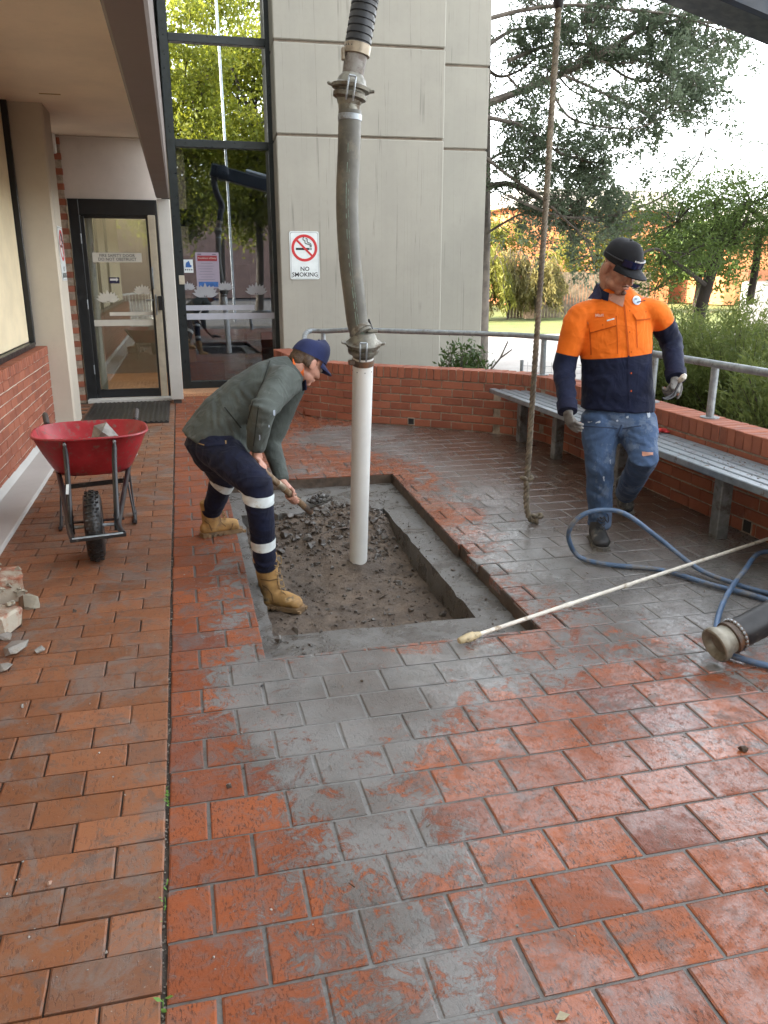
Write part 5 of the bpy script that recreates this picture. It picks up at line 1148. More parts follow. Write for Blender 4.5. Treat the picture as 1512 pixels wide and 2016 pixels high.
M_BOOTT = mat('tan_nubuck', (.37, .215, .075), .8, .25, 12, .3, 120, dirt=(.20, .13, .07), dscale=7, damt=.35); M_SOLET = mat('tan_sole', (.22, .14, .07), .75, .3, 12, .3, 90, dirt=(.12, .09, .06), dscale=8, damt=.5)
M_CAPB = mat_cloth('black_cap', (.010, .011, .014), .8, .25, wr=.1); M_CAPN = mat_cloth('navy_cap', (.018, .026, .085), .8, .2, wr=.1); M_TANL = mat('tan_lace', (.30, .20, .09), .8, .2, 30, 0)
# ---------------------------------------------------------------- man in the orange shirt
fw = V((-.30, -.954, 0)).normalized(); lf = V((-fw.y, fw.x, 0)) * 1; lf = lf if lf.x > 0 else -lf; up = Z_
neck = P(1205, 573, 4.48); ch = P(1214, 660, 4.45); hemc = P(1215, 806, 4.45)
shR, elR, wrR = P(1136, 622, 4.50), P(1111, 722, 4.52), P(1117, 806, 4.34); shL, elL, wrL = P(1291, 612, 4.38), P(1321, 672, 4.44), P(1331, 742, 4.24)
hpR, knR, anR = P(1180, 830, 4.47), P(1181, 925, 4.36), P(1181, 1022, 4.41); hpL, knL, anL = P(1254, 828, 4.42), P(1268, 900, 4.17), P(1234, 968, 4.72)
hc = P(1221, 527, 4.40); hf = V((.22, -.86, -.46)).normalized(); hs = 1.13
wearer = V((2.5, 4.45, 0))
b = MB(); T, HM = head_parts(b, hc, hf, V((0, .1, 1)), hs, 1.16)
b.tube([T(0, .03, -.05), neck + V((0, .01, 0)), ch + V((0, 0, .06))], [.066, .074, .085], 14)
b.tube([neck, P(1210, 600, 4.47), P(1212, 622, 4.46), ch, P(1214, 740, 4.45), hemc], [(.075, .072), (.13, .085), (.17, .088), (.185, .105), (.18, .115), (.165, .11)], 18, up=fw)
for sh_, el, wr_, th in ((shR, elR, wrR, 1), (shL, elL, wrL, -1)): b.tube([sh_.lerp(ch, .4), sh_, el, wr_], [.06, .058, .043, .031], 12, round_cap=.7)
dR = (P(1127, 850, 4.27) - wrR).normalized(); dL = (P(1328, 785, 4.17) - wrL).normalized(); nR = (lf * .8 + fw * -.3); nL = (-lf * .5 - fw * .8 + V((0, 0, -.2)))
hand(b, wrR, dR, nR, 1, .32, .95, rad=.0080); hand(b, wrL, dL, nL, -1, .62, .95, rad=.0080)
for hp_, kn, an in ((hpR, knR, anR), (hpL, knL, anL)): b.tube([hp_ + V((0, 0, .05)), hp_, kn, an], [.085, .085, .055, .042], 12, round_cap=.6)
hR = V((2.492, 4.462, 0.0)); ft = V((-.33, -.944, 0)).normalized(); b.tube([anR, hR + ft * .075 + V((0, 0, .07)), hR + ft * .20 + V((0, 0, .045))], [.042, .036, .022], 10, round_cap=.8)
tL = G(1234, 1017, .012); fL = V((-.20, -.80, -.56)).normalized(); uL = V((-.1, -.5, .85)); b.tube([anL, tL - fL * .21 + uL * .07, tL - fL * .09 + uL * .045], [.042, .036, .022], 10, round_cap=.8)
me = fuse(b, .0065, 3); man = put('person', me, M_SKIN, None, (2.5, 4.45, 0))
tag(man, 'person in a black cap, orange and navy work shirt and paint splashed jeans', 'person')
eyes(T, hs, man)
b = MB(); b.ell(T(0, -.0955, -.092), (.017 * hs, .008 * hs, .012 * hs), HM, 10, 6); b.tube([T(-.024, -.088, -.060), T(-.012, -.0985, -.053), T(.012, -.0985, -.053), T(.024, -.088, -.060)], .0030, 6); b.build('goatee', mat('dark_stubble', (.13, .07, .05), .8, .4, 60, .8, 300), man)
b = MB(); b.tube([T(-.021, -.0955, -.068), T(0, -.1025, -.067), T(.021, -.0955, -.068)], .003, 6); b.build('lips', mat('lip_skin', (.34, .14, .11), .5, .1, 20, 0), man)
# shirt
b = MB(); b.tube([neck + V((0, .01, .012)), P(1207, 584, 4.475), P(1209, 598, 4.47), P(1212, 616, 4.46), P(1213, 645, 4.455), ch + V((0, 0, -.04)), P(1214, 728, 4.45), P(1215, 770, 4.45), P(1216, 798, 4.45), hemc], [(.086, .080), (.125, .095), (.172, .110), (.207, .120), (.213, .132), (.212, .138), (.210, .146), (.216, .148), (.225, .150), (.229, .151)], 26, up=fw)
for sh_, el, wr_ in ((shR, elR, wrR), (shL, elL, wrL)):
    s0 = neck.lerp(sh_, .42) - V((0, 0, .045)); s1 = sh_.lerp(s0, .22) - V((0, 0, .004)); s2 = sh_.lerp(el, .16)
    ap = smooth_path([s0, s1, s2, sh_.lerp(el, .55), el, el.lerp(wr_, .5), wr_, wr_ + (wr_ - el).normalized() * .012], 3)
    b.tube(ap, [float(x) for x in np.interp(np.linspace(0, 7, len(ap)), range(8), [.062, .074, .077, .071, .066, .060, .054, .052])], 16, round_cap=.4)
me = fuse(b, .0095, 5)
folds(me, .006, [(elR, .12, .0065, (wrR - shR).normalized()), (elL, .11, .0065, (wrL - shL).normalized()), (wrR.lerp(elR, .35), .08, .005, (wrR - elR).normalized()), (wrL.lerp(elL, .35), .08, .005, (wrL - elL).normalized()), (hemc + fw * .1 + lf * -.05, .13, .0045, V((.35, 0, 1)).normalized()), (P(1160, 760, 4.35), .12, .005, V((.5, 0, 1)).normalized()), (shR, .1, .004, V((1, 0, .6)).normalized()), (P(1200, 690, 4.3), .12, .003, V((.6, 0, 1)).normalized())], 2, 8)
zb = P(1212, 706, 4.30); tone = np.zeros(len(me.vertices), np.float32)
bR = P(1113, 697, 4.51); bL = P(1302, 634, 4.41); aR = (elR - shR).normalized(); aL = (V((1312, 0, 0)) * 0 + (P(1322, 668, 4.44) - P(1284, 605, 4.38))).normalized()
for i, v in enumerate(me.vertices):
    p = v.co; lat = (p - ch).dot(lf); dzR = (p - (shR + aR * max(0, min(.6, (p - shR).dot(aR))))).length; dzL = (p - (shL + (elL - shL).normalized() * max(0, min(.6, (p - shL).dot((elL - shL).normalized()))))).length
    if lat < -.205 and dzR < .30: tone[i] = (bR - p).dot(aR)
    elif lat > .205 and dzL < .34: tone[i] = (bL - p).dot(aL)
    else: tone[i] = p.z - (zb.z + (p - zb).dot(lf) * .10)
bvh = BVHTree.FromPolygons([v.co.copy() for v in me.vertices], [tuple(p.vertices) for p in me.polygons])
at_ = me.attributes.new('tone', 'FLOAT', 'POINT'); at_.data.foreach_set('value', tone); shirt = put('shirt', me, M_SHIRT, man)
vn = (CAM - ch); vn.z = 0; vn = (vn.normalized() * .5 + fw * .5).normalized(); vu = V((-vn.y, vn.x, 0)); vu = vu if vu.x > 0 else -vu
def on(px, py): # photograph pixel -> coordinates on the chest plane
    p = P(px, py, 4.30); d = (p - CAM); o = ch + vn * .14; t = (o - CAM).dot(vn) / d.dot(vn); q = CAM + d * t - ch; return (q.dot(vu), q.z)
def shirt_patch(name, quad, m, off=.004, par=None, n=8): b = MB(); b.add(*patch(bvh, ch, vu, Z_, vn, [on(*q) for q in quad], off, n, n)); return b.build(name, m, par or shirt, True, 60)
shirt_patch('neck_opening', [(1180, 580), (1234, 577), (1228, 604), (1225, 604)], M_SKIN, .005, man)
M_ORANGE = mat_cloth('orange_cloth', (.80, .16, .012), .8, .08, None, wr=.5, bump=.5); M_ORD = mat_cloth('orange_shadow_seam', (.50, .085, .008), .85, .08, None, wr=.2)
shirt_patch('placket', [(1221, 606), (1232, 592), (1245, 800), (1236, 800)], M_NAVYC, .006, n=14) if False else None
for nm, q in (('pocket_flap', [(1158, 631), (1212, 620), (1214, 640), (1163, 655)]), ('pocket_flap', [(1247, 617), (1287, 607), (1285, 628), (1255, 630)])):
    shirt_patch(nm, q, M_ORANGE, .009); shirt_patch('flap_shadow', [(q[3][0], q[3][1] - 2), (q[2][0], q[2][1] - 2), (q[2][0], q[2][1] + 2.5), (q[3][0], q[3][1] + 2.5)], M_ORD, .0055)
for q in ([(1160, 630), (1162, 630), (1166, 700), (1163, 700)], [(1213, 622), (1215, 622), (1217, 697), (1215, 697)], [(1253, 630), (1255, 630), (1257, 685), (1255, 685)], [(1229, 600), (1232, 600), (1240, 700), (1236, 700)]): shirt_patch('seam', q, M_ORD, .004)
shirt_patch('seam', [(1236, 700), (1240, 700), (1243, 803), (1239, 803)], M_NAVYC, .006)
for x, y in ((1240, 654), (1243, 693), (1187, 640), (1275, 615), (1241, 612), (1243, 735), (1243, 770)): shirt_patch('button', [(x - 1.2, y - 1.5), (x + 1.2, y - 1.5), (x + 1.2, y + 1.5), (x - 1.2, y + 1.5)], M_ORD, .010, n=2)
b = MB(); c0 = on(1257, 592)
for k in range(20):
    pass
M_LOGO = mat('logo_pale_blue', (.40, .50, .62), .6, .15, 40, 0); M_LOGR = mat('logo_red', (.60, .10, .08), .6, .1, 20, 0)
def disc_patch(name, cx, cy, r, m, off, sx=1.0):
    b = MB(); vs = []; n = 20; ctr = None
    for k in range(n):
        q = on(cx + r * sx * math.cos(2 * math.pi * k / n), cy + r * math.sin(2 * math.pi * k / n)); w = ch + vu * q[0] + Z_ * q[1] + vn * .6; h = bvh.ray_cast(w, -vn); vs.append((h[0] if h[0] is not None else w - vn * .45) + vn * off)
    b.add(vs, [tuple(range(n))]); return b.build(name, m, shirt, False)
disc_patch('logo_badge', 1257, 592, 9, M_SIGN, .006); disc_patch('logo_globe', 1257.5, 592.5, 7.6, M_LOGO, .0075)
shirt_patch('logo_swoosh', [(1256, 595), (1276, 591.5), (1276, 592.7), (1257, 597)], M_NAVYC, .0085, n=4); shirt_patch('logo_wing', [(1266, 588), (1276, 586), (1276, 587.5), (1267, 590)], M_LOGR, .0085, n=4); shirt_patch('logo_mark', [(1253, 588.5), (1258, 588.5), (1258, 590), (1253, 590)], M_NAVYC, .0095, n=2)
shirt_patch('maker_tag', [(1195, 630), (1210, 626), (1210, 629), (1195, 633)], M_SIGN, .0105, n=3)
q = on(1181, 621); w = ch + vu * q[0] + Z_ * q[1] + vn * .6; h = bvh.ray_cast(w, -vn)[0]; put('lettering', text_mesh('Matt', .026, h, (vu + Z_ * .12), (Z_ - vu * .12), .009, bold=.0005), mat('pale_thread', (.75, .45, .35), .7, 0, 5, 0), shirt)
# collar
b = MB(); vs = []; n = 22
for k in range(n + 1):
    a = -math.pi / 2 + .36 + (2 * math.pi - .72) * k / n; x, y = math.cos(a), math.sin(a); dirv = lf * x - fw * y; fr = max(0, -math.sin(a))
    base = neck + dirv * .082 + V((0, 0, .002 - .045 * fr)); vs += [base + V((0, 0, -.012)), base + dirv * -.002 + V((0, 0, .040 - .012 * fr)), base + dirv * .012 + V((0, 0, .043 - .012 * fr)), base + dirv * .030 + V((0, 0, .0 - .016 * fr))]
b.add(vs, [(k * 4 + j, k * 4 + j + 1, k * 4 + 5 + j, k * 4 + 4 + j) for k in range(n) for j in range(3)]); col_ = b.build('collar', M_NAVYC, shirt, True, 60)
for q in ([(1180, 572), (1174, 588), (1158, 590), (1176, 560)], [(1238, 560), (1258, 573), (1250, 565), (1241, 552)]):
    pass
b = MB()
for tri in ([(1179, 560), (1187, 581), (1185, 590), (1157, 588)], [(1241, 556), (1262, 563), (1250, 568), (1238, 562)]):
    ps = []
    for x, y in tri: p = on(x, y); w = ch + vu * p[0] + Z_ * p[1] + vn * .6; h = bvh.ray_cast(w, -vn)[0]; ps.append((h + vn * .014) if h is not None and tri[0][0] < 1200 else P(x, y, 4.33))
    b.add(ps + [p - vn * .004 for p in ps], [(0, 1, 2, 3), (7, 6, 5, 4), (0, 4, 5, 1), (1, 5, 6, 2), (2, 6, 7, 3), (3, 7, 4, 0)])
b.build('collar_point', M_NAVYC, col_, False)
# cuffs
for wr_, el in ((wrR, elR), (wrL, elL)): d = (wr_ - el).normalized(); b = MB(); b.tube([wr_ - d * .045, wr_ - d * .02, wr_ + d * .016], [.0625, .061, .058], 18, round_cap=.1); b.build('cuff', M_NAVYC, shirt)
# jeans
b = MB(); b.tube([hemc + V((0, 0, .06)), P(1216, 822, 4.45), P(1217, 850, 4.445)], [(.185, .135), (.195, .142), (.17, .125)], 22, up=fw, round_cap=.6)
b.tube([hpR + V((0, 0, .04)), hpR, hpR.lerp(knR, .5), knR, knR.lerp(anR, .45), anR, anR + V((0, 0, -.035))], [.115, .118, .103, .085, .079, .073, .076], 18, round_cap=.5)
b.tube([hpL + V((0, 0, .04)), hpL, hpL.lerp(knL, .5), knL, knL.lerp(anL, .45), anL, anL + (anL - knL).normalized() * .03], [.112, .120, .110, .089, .080, .072, .072], 18, round_cap=.5)
me = fuse(b, .0095, 4)
folds(me, .005, [(knR, .12, .006, V((.3, 0, 1)).normalized()), (anR + V((0, 0, .04)), .09, .007, V((.1, 0, 1))), (anR.lerp(knR, .5), .12, .005, V((.3, 0, 1)).normalized()), (knL, .11, .007, V((.3, .5, .8)).normalized()), (hpR + fw * .1, .12, .006, V((.6, 0, -.8)).normalized()), (hpL + fw * .1, .12, .006, V((-.6, 0, -.8)).normalized()), (anL.lerp(knL, .4), .1, .006, (anL - knL).normalized())], 5, 8)
bvj = BVHTree.FromPolygons([v.co.copy() for v in me.vertices], [tuple(p.vertices) for p in me.polygons]); jeans = put('jeans', me, M_JEAN, man)
def cam_patch(bv, name, quad, m, off, par, Y=4.3, n=4, wob=0):
    """flat patch laid on the cloth where the photograph shows it"""
    b = MB(); vs = []; a, b_, c, d = [V(q + (0,)) for q in quad]
    for j in range(n + 1):
        for i in range(n + 1):
            s, t = i / n, j / n; q = (a * (1 - s) + b_ * s) * (1 - t) + (d * (1 - s) + c * s) * t; r = ray(q.x + rnd.uniform(-wob, wob), q.y + rnd.uniform(-wob, wob)).normalized(); h = bv.ray_cast(CAM, r)
            if h[0] is None: return None
            vs.append(h[0] + h[1] * off if h[1].dot(r) < 0 else h[0] - r * off)
    b.add(vs, [(j * (n + 1) + i, j * (n + 1) + i + 1, (j + 1) * (n + 1) + i + 1, (j + 1) * (n + 1) + i) for j in range(n) for i in range(n)]); return b.build(name, m, par, True, 60)
M_SPL = mat('white_splash', (.36, .41, .48), .7, .1, 20, 0)
for q, w in (([(1272, 813), (1279, 812), (1280, 821), (1275, 824)], .6), ([(1158, 831), (1166, 829), (1166, 830.5), (1159, 833)], 1), ([(1172, 832), (1181, 828), (1182, 831), (1173, 835)], 1), ([(1232, 820), (1236, 818), (1237, 822), (1233, 824)], .8), ([(1187, 938), (1188.6, 938), (1189.6, 947), (1188, 947)], 1), ([(1200, 905), (1201.6, 905), (1202, 912), (1200.6, 913)], .8), ([(1212, 828), (1216, 826), (1217, 829), (1213, 830)], .8)): cam_patch(bvj, 'paint_splash', q, M_SPL, .004, jeans, n=3, wob=w)
cam_patch(bvj, 'torn_knee', [(1264, 890), (1285, 891), (1286, 896), (1265, 899)], M_SKIN, .004, jeans, n=4, wob=.8)
M_SEAM = mat('denim_seam', (.022, .038, .08), .85, .2, 30, 0)
for q in ([(1150, 838), (1215, 842), (1215, 844.5), (1150, 840.5)], [(1225, 843), (1262, 838), (1262, 840), (1225, 845)], [(1222, 836), (1225, 836), (1215, 860), (1213, 860)]): cam_patch(bvj, 'seam', q, M_SEAM, .003, jeans, n=6)
M_BOOTF = M_BOOTB
boot(man, hR, V((-.33, -.944, 0)), Z_, anR + V((.0, 0, .055)), M_BOOTB, M_SOLEG, .30, .055, .066)
boot(man, tL - fL * .29, fL, V((-.1, -.5, .85)), anL + V((.0, .02, .05)), M_BOOTB, M_SOLEG, .29, .052, .062)
# gloves
for wr_, el, d, nr, th, cu, nm in ((wrR, elR, dR, nR, 1, .32, 'glove'), (wrL, elL, dL, nL, -1, .62, 'glove')):
    b = MB(); hand(b, wr_, d, nr, th, cu, 1.06, rad=.0105); b.tube([wr_ - d * .025, wr_ + d * .03], [(.036, .032), (.036, .027)], 14, up=nr, round_cap=.3); me = fuse(b, .0042, 2); put(nm, me, M_GLOVE, man)
# cap with sunglasses
cp = cap(T, hs, man, M_CAPB, M_CAPB)
b = MB(); vs = []; n = 18
for k in range(n + 1):
    u = (k / n - .5) * 2; a = -math.pi / 2 + u * .85; x, y = math.cos(a) * .094, .012 + math.sin(a) * .122
    hh = .024 * (1 - .1 * u * u) * (.6 if abs(u) < .07 else 1)
    for z in (.064 - hh * .8, .064 + hh * .6): vs += [T(x, y - .003, z), T(x * .97, y + .003, z)]
fs = []
for k in range(n): a = k * 4; fs += [(a, a + 4, a + 6, a + 2), (a + 1, a + 3, a + 7, a + 5), (a + 2, a + 6, a + 7, a + 3), (a, a + 1, a + 5, a + 4)]
b.add(vs, fs); sgl = b.build('sunglasses', mat('dark_blue_lens', (.006, .010, .045), .12, .2, 6, 0), cp, True, 50)
for s in (-1, 1): b = MB(); b.tube([T(s * .075, -.065, .066), T(s * .094, -.02, .064), T(s * .093, .05, .058)], .0045, 6); b.build('temple', M_BLACK, sgl)
b = MB()
for k in range(9): x = -.028 + k * .0065; b.box(T(x, -.113 + .012 * (x / .03) ** 2, .083), (.0045, .003, .009 - .003 * (k % 2)), HM)
b.build('cap_print', M_WHITE, cp, False)
tl = thing('hand_tool', 'small pale handled tool with dark wire gripped in the walking man\'s gloved hand', 'tool', P(1335, 765, 4.15))
b = MB(); b.tube([P(1338, 750, 4.14), P(1346, 742, 4.12), P(1349, 738, 4.115)], [.016, .019, .012], 8, round_cap=.5); b.build('handle', M_LANCE, tl)
b = MB(); b.tube(smooth_path([P(1338, 752, 4.14), P(1330, 768, 4.13), P(1318, 780, 4.12), P(1306, 786, 4.11)], 5), .008, 6); b.tube(smooth_path([P(1332, 765, 4.13), P(1326, 780, 4.11), P(1312, 786, 4.10), P(1304, 783, 4.10)], 5), .006, 6); b.build('wire', M_BLACK, tl)
# ---------------------------------------------------------------- bending worker
up2 = V((-.62, 0, .78))
nk = P(583, 722, 4.65); hcB = P(606, 713, 4.655); hfB = V((.72, .36, -.60)).normalized()
sN, eN, wN = P(560, 750, 4.47), P(516, 808, 4.27), P(503, 884, 4.37); sF, eF, wF = P(572, 762, 4.84), P(533, 872, 4.84), P(556, 948, 4.64)
hN, kN, aN = P(424, 880, 4.54), P(507, 955, 4.19), P(524, 1122, 4.33); hF, kF, aF = P(412, 876, 4.77), P(440, 940, 4.98), P(415, 1012, 5.10)
spine = [P(428, 866, 4.65), P(452, 822, 4.65), P(492, 785, 4.65), P(534, 754, 4.65), P(564, 738, 4.65), nk]
h0, h1 = P(495, 907, 4.34), P(613, 1009, 4.75); hax = (h1 - h0).normalized(); cN = P(515, 917, 4.37); cN = h0 + hax * (cN - h0).dot(hax); cF = P(577, 976, 4.62); cF = h0 + hax * (cF - h0).dot(hax)
b = MB(); T2, HM2 = head_parts(b, hcB, hfB, V((.55, .2, .8)), 1.0, .95)
b.tube([T2(0, .03, -.045), nk, spine[3]], [.055, .062, .07], 14)
b.tube(spine, [(.14, .11), (.145, .11), (.15, .105), (.155, .10), (.12, .085), (.065, .062)], 18, up=up2)
for s_, e_, w_ in ((sN, eN, wN), (sF, eF, wF)): b.tube([s_.lerp(spine[3], .4), s_, e_, w_], [.055, .052, .040, .028], 12, round_cap=.6)
grip_hand(b, wN, cN, hax, 1); grip_hand(b, wF, cF, hax, -1)
for h_, k_, a_ in ((hN, kN, aN), (hF, kF, aF)): b.tube([h_.lerp(spine[0], .3), h_, k_, a_], [.08, .078, .052, .04], 12, round_cap=.6)
fN = V((.82, -.57, 0)).normalized(); fF = V((.965, .26, 0)).normalized()
hlN, hlF = V((.338, 4.41, -.228)), V((.035, 5.075, .0))
for a_, hl_, f_ in ((aN, hlN, fN), (aF, hlF, fF)): b.tube([a_, hl_ + f_ * .075 + V((0, 0, .07)), hl_ + f_ * .20 + V((0, 0, .045))], [.038, .034, .022], 10, round_cap=.8)
me = fuse(b, .0055, 2); boy = put('person', me, M_SKIN2, None, (.25, 4.6, -.2))
tag(boy, 'person in a grey green jacket and navy cap bending over the hole', 'person'); eyes(T2, 1.0, boy)
b = MB(); vs = []; n = 26
b.ell(T2(0, .030, .028), (.083, .088, .075), HM2, 20, 12); b.ell(T2(0, .070, -.02), (.062, .045, .055), HM2, 14, 10); b.ell(T2(.07, .035, -.01), (.018, .035, .035), HM2, 10, 8); b.ell(T2(-.07, .035, -.01), (.018, .035, .035), HM2, 10, 8)
me = fuse(b, .007, 2); folds(me, .0035, (), 9, 60); put('hair', me, M_HAIR, boy)
cap(T2, 1.0, boy, M_CAPN, M_CAPN, 'cap', .9)
b = MB(); b.tube(spine, [(.205, .195), (.205, .172), (.202, .152), (.198, .138), (.155, .118), (.078, .080)], 26, up=up2); hd = (spine[0] - spine[1]).normalized()
b.tube([spine[0], spine[0] + hd * .05], [(.205, .195), (.198, .20)], 26, up=up2)
b.tube([sN.lerp(spine[3], .45), sN, sN.lerp(eN, .5), eN, eN.lerp(wN, .5), wN - (wN - eN).normalized() * .01], [.10, .094, .084, .073, .062, .053], 16, round_cap=.3); b.tube([sF.lerp(spine[3], .45), sF, sF.lerp(eF, .5), eF, eF.lerp(wF, .5), wF - (wF - eF).normalized() * .01], [.10, .09, .078, .066, .054, .045], 16, round_cap=.3)
me = fuse(b, .0095, 5)
folds(me, .007, [(eN, .13, .007, (wN - sN).normalized()), (eF, .11, .006, (wF - sF).normalized()), (sN.lerp(spine[2], .5), .15, .008, V((.75, 0, -.65)).normalized()), (spine[1] + V((.05, -.16, .02)), .18, .008, V((.9, 0, .4)).normalized()), (spine[0] + V((.08, -.15, -.05)), .16, .006, V((.9, 0, .3)).normalized()), (wN.lerp(eN, .3), .08, .005, (wN - eN).normalized())], 4, 7)
bvk = BVHTree.FromPolygons([v.co.copy() for v in me.vertices], [tuple(p.vertices) for p in me.polygons]); jk = put('jacket', me, M_JACKET, boy)
M_SEAMG = mat('jacket_seam', (.022, .026, .024), .9, .2, 30, 0)
for q in ([(530, 711), (532, 711), (520, 752), (517, 752)], [(517, 752), (520, 752), (500, 790), (497, 790)], [(497, 790), (500, 790), (487, 835), (484, 835)], [(411, 756), (413, 755), (441, 802), (439, 804)], [(441, 802), (443, 801), (476, 842), (473, 843)], [(508, 800), (510, 800), (500, 878), (498, 878)]): cam_patch(bvk, 'seam', q, M_SEAMG, .002, jk, n=6)
for q in ([(537, 808), (540, 807), (541, 818), (538, 818)], [(510, 856), (513, 856), (512, 866), (510, 866)], [(528, 836), (530, 836), (530, 841), (528, 841)]): cam_patch(bvk, 'paint_splash', q, M_SPL, .003, jk, n=2, wob=.8)
b = MB(); nd = (T2(0, 0, -.03) - nk).normalized()
b.tube([nk - nd * .025, nk + nd * .012, nk + nd * .035], [.080, .074, .071], 18); b.build('hivis_collar', mat_cloth('hivis_collar', (.75, .15, .03), .8, .1), boy)
b = MB(); b.prism([(-.015, -.03), (.02, -.02), (.012, .05), (-.02, .045)], P(600, 760, 4.62), V((.5, -.86, 0)).normalized(), Z_, .006); b.build('collar_point', M_NAVYC, boy, False)
b = MB(); b.tube([spine[0] + V((.01, 0, .03)), P(420, 882, 4.65), P(424, 905, 4.65)], [(.17, .165), (.175, .165), (.14, .12)], 20, up=up2, round_cap=.6)
b.tube([hN.lerp(spine[0], .3), hN, hN.lerp(kN, .5), kN, kN.lerp(aN, .35), kN.lerp(aN, .75), aN + V((0, 0, .02))], [.115, .118, .104, .088, .072, .065, .064], 18, round_cap=.4)
b.tube([hF.lerp(spine[0], .3), hF, hF.lerp(kF, .5), kF, kF.lerp(aF, .35), kF.lerp(aF, .75), aF + V((0, 0, .01))], [.11, .112, .10, .085, .072, .066, .064], 18, round_cap=.4)
me = fuse(b, .0095, 4); dn = (aN - kN).normalized(); df = (aF - kF).normalized()
folds(me, .005, [(kN + V((-.06, .05, 0)), .12, .007, (aN - hN).normalized()), (kN.lerp(aN, .2), .09, .005, dn), (kN.lerp(aN, .9), .09, .009, dn), (kN.lerp(aN, .5), .09, .004, dn), (hN + V((.08, -.1, 0)), .14, .007, V((.8, 0, -.5)).normalized()), (kF, .1, .006, df), (kF.lerp(aF, .85), .09, .008, df)], 6, 8)
bands = [band(me, kN.lerp(aN, .13) + V((0, 0, 0)), (dn + V((-.25, 0, -.12))).normalized(), .058, .115), band(me, kN.lerp(aN, .655), dn, .058, .105), band(me, kF.lerp(aF, .10), (df + V((-.3, 0, .1))).normalized(), .055, .12)]
bvt = BVHTree.FromPolygons([v.co.copy() for v in me.vertices], [tuple(p.vertices) for p in me.polygons]); tr = put('trousers', me, M_WORKP, boy)
for q in bands: put('reflective_band', q, M_TAPE, tr)
cam_patch(bvt, 'pocket', [(393, 872), (447, 872), (445, 877), (397, 880)], M_NAVYC, .005, tr, n=6)
for q in ([(393, 872), (404, 876), (404, 878), (393, 874)], [(443, 869), (446, 869), (446, 876), (444, 876)]): cam_patch(bvt, 'pocket_tab', q, M_TANL, .007, tr, n=2)
cam_patch(bvt, 'cargo_pocket', [(466, 912), (522, 925), (526, 955), (480, 960)], M_WORKP, .007, tr, n=8)
def world_bvh(o): w = wl(o); return BVHTree.FromPolygons([v.co + w for v in o.data.vertices], [tuple(p.vertices) for p in o.data.polygons])
def line_quads(pts, w=1.3): return [[(a[0], a[1] - w), (c[0], c[1] - w), (c[0] + .4, c[1] + w), (a[0] + .4, a[1] + w)] if abs(a[0] - c[0]) > abs(a[1] - c[1]) else [(a[0] - w, a[1]), (a[0] + w, a[1]), (c[0] + w, c[1]), (c[0] - w, c[1])] for a, c in zip(pts[:-1], pts[1:])]
bN = boot(boy, hlN, fN, Z_, aN + V((-.005, 0, .085)), M_BOOTT, M_SOLET, .285, .053, .064, lace=M_TANL); bF = boot(boy, hlF, fF, Z_, aF + V((0, 0, .075)), M_BOOTT, M_SOLET, .275, .052, .062, lace=M_TANL)
M_STITCH = mat('dark_tan_seam', (.16, .09, .035), .85, .2, 30, 0); M_SCUFF = mat('scuffed_tan', (.45, .30, .14), .9, .3, 30, .2, 90, dirt=(.14, .10, .06), dscale=20, damt=.5)
for o_, lines in ((bN, ([(516, 1152), (526, 1158), (534, 1168), (538, 1184)], [(546, 1132), (546, 1150), (552, 1162), (563, 1172)], [(563, 1172), (572, 1163), (578, 1156)], [(513, 1140), (530, 1143), (545, 1140)])), (bF, ([(402, 1025), (412, 1032), (417, 1045)], [(432, 1014), (434, 1028), (444, 1036)], [(452, 1044), (457, 1036), (458, 1030)], [(401, 1012), (418, 1015), (432, 1012)]))):
    bv_ = world_bvh(o_)
    for ln_ in lines:
        for q in line_quads(ln_): cam_patch(bv_, 'seam', q, M_STITCH, .0022, o_, n=3)
for o_, q in ((bN, [(560, 1178), (578, 1174), (580, 1182), (562, 1186)]), (bF, [(455, 1046), (466, 1043), (466, 1049), (456, 1051)]), (bN, [(516, 1172), (530, 1178), (530, 1185), (517, 1181)])): cam_patch(world_bvh(o_), 'scuff', q, M_SCUFF, .002, o_, n=4, wob=1.2)
# shovel
sv_ = thing('shovel', 'muddy shovel with a thick wooden handle held by the bending worker', 'shovel', h1)
b = MB(); b.tube([h0, h0.lerp(h1, .5), h0.lerp(h1, .85), h1], [.0195, .020, .0195, .016], 14, round_cap=.5); b.build('handle', mat('muddy_wood_handle', (.15, .09, .045), .6, .35, 14, .3, 60, dirt=(.30, .23, .15), dscale=10, damt=.5), sv_)
b = MB(); b.lathe(h0.lerp(h1, .40), hax, [(0, .0200), (.002, .0215), (.07, .0215), (.072, .02)], 14); b.build('worn_band', M_BRASS, sv_)
bx = (P(645, 975, 5.0) - h1); bx = V((.52, .75, -.12)).normalized(); by_ = Z_.cross(bx).normalized(); bz = bx.cross(by_); b = MB(); vs = []
c = h1 - hax * .06
for side in (0, 1):
    for j in range(9):
        for i in range(9):
            u = (i / 8 - .5) * 2; t = j / 8; w = .095 * (1 - .45 * max(0, t - .6) / .4 * abs(1)) * (.75 + .25 * min(1, t * 5)); vs.append(c + bx * (t * .27) + by_ * (u * w) + bz * (.030 * u * u + .018 * t - side * .004 + .004))
fs = []
for j in range(8):
    for i in range(8): q = (j * 9 + i, j * 9 + i + 1, (j + 1) * 9 + i + 1, (j + 1) * 9 + i); fs += [q, tuple(81 + k for k in q[::-1])]
rim = [i for i in range(9)] + [j * 9 + 8 for j in range(1, 9)] + [72 + i for i in range(7, -1, -1)] + [j * 9 for j in range(7, 0, -1)]
fs += [(rim[k], rim[(k + 1) % 32], 81 + rim[(k + 1) % 32], 81 + rim[k]) for k in range(32)]
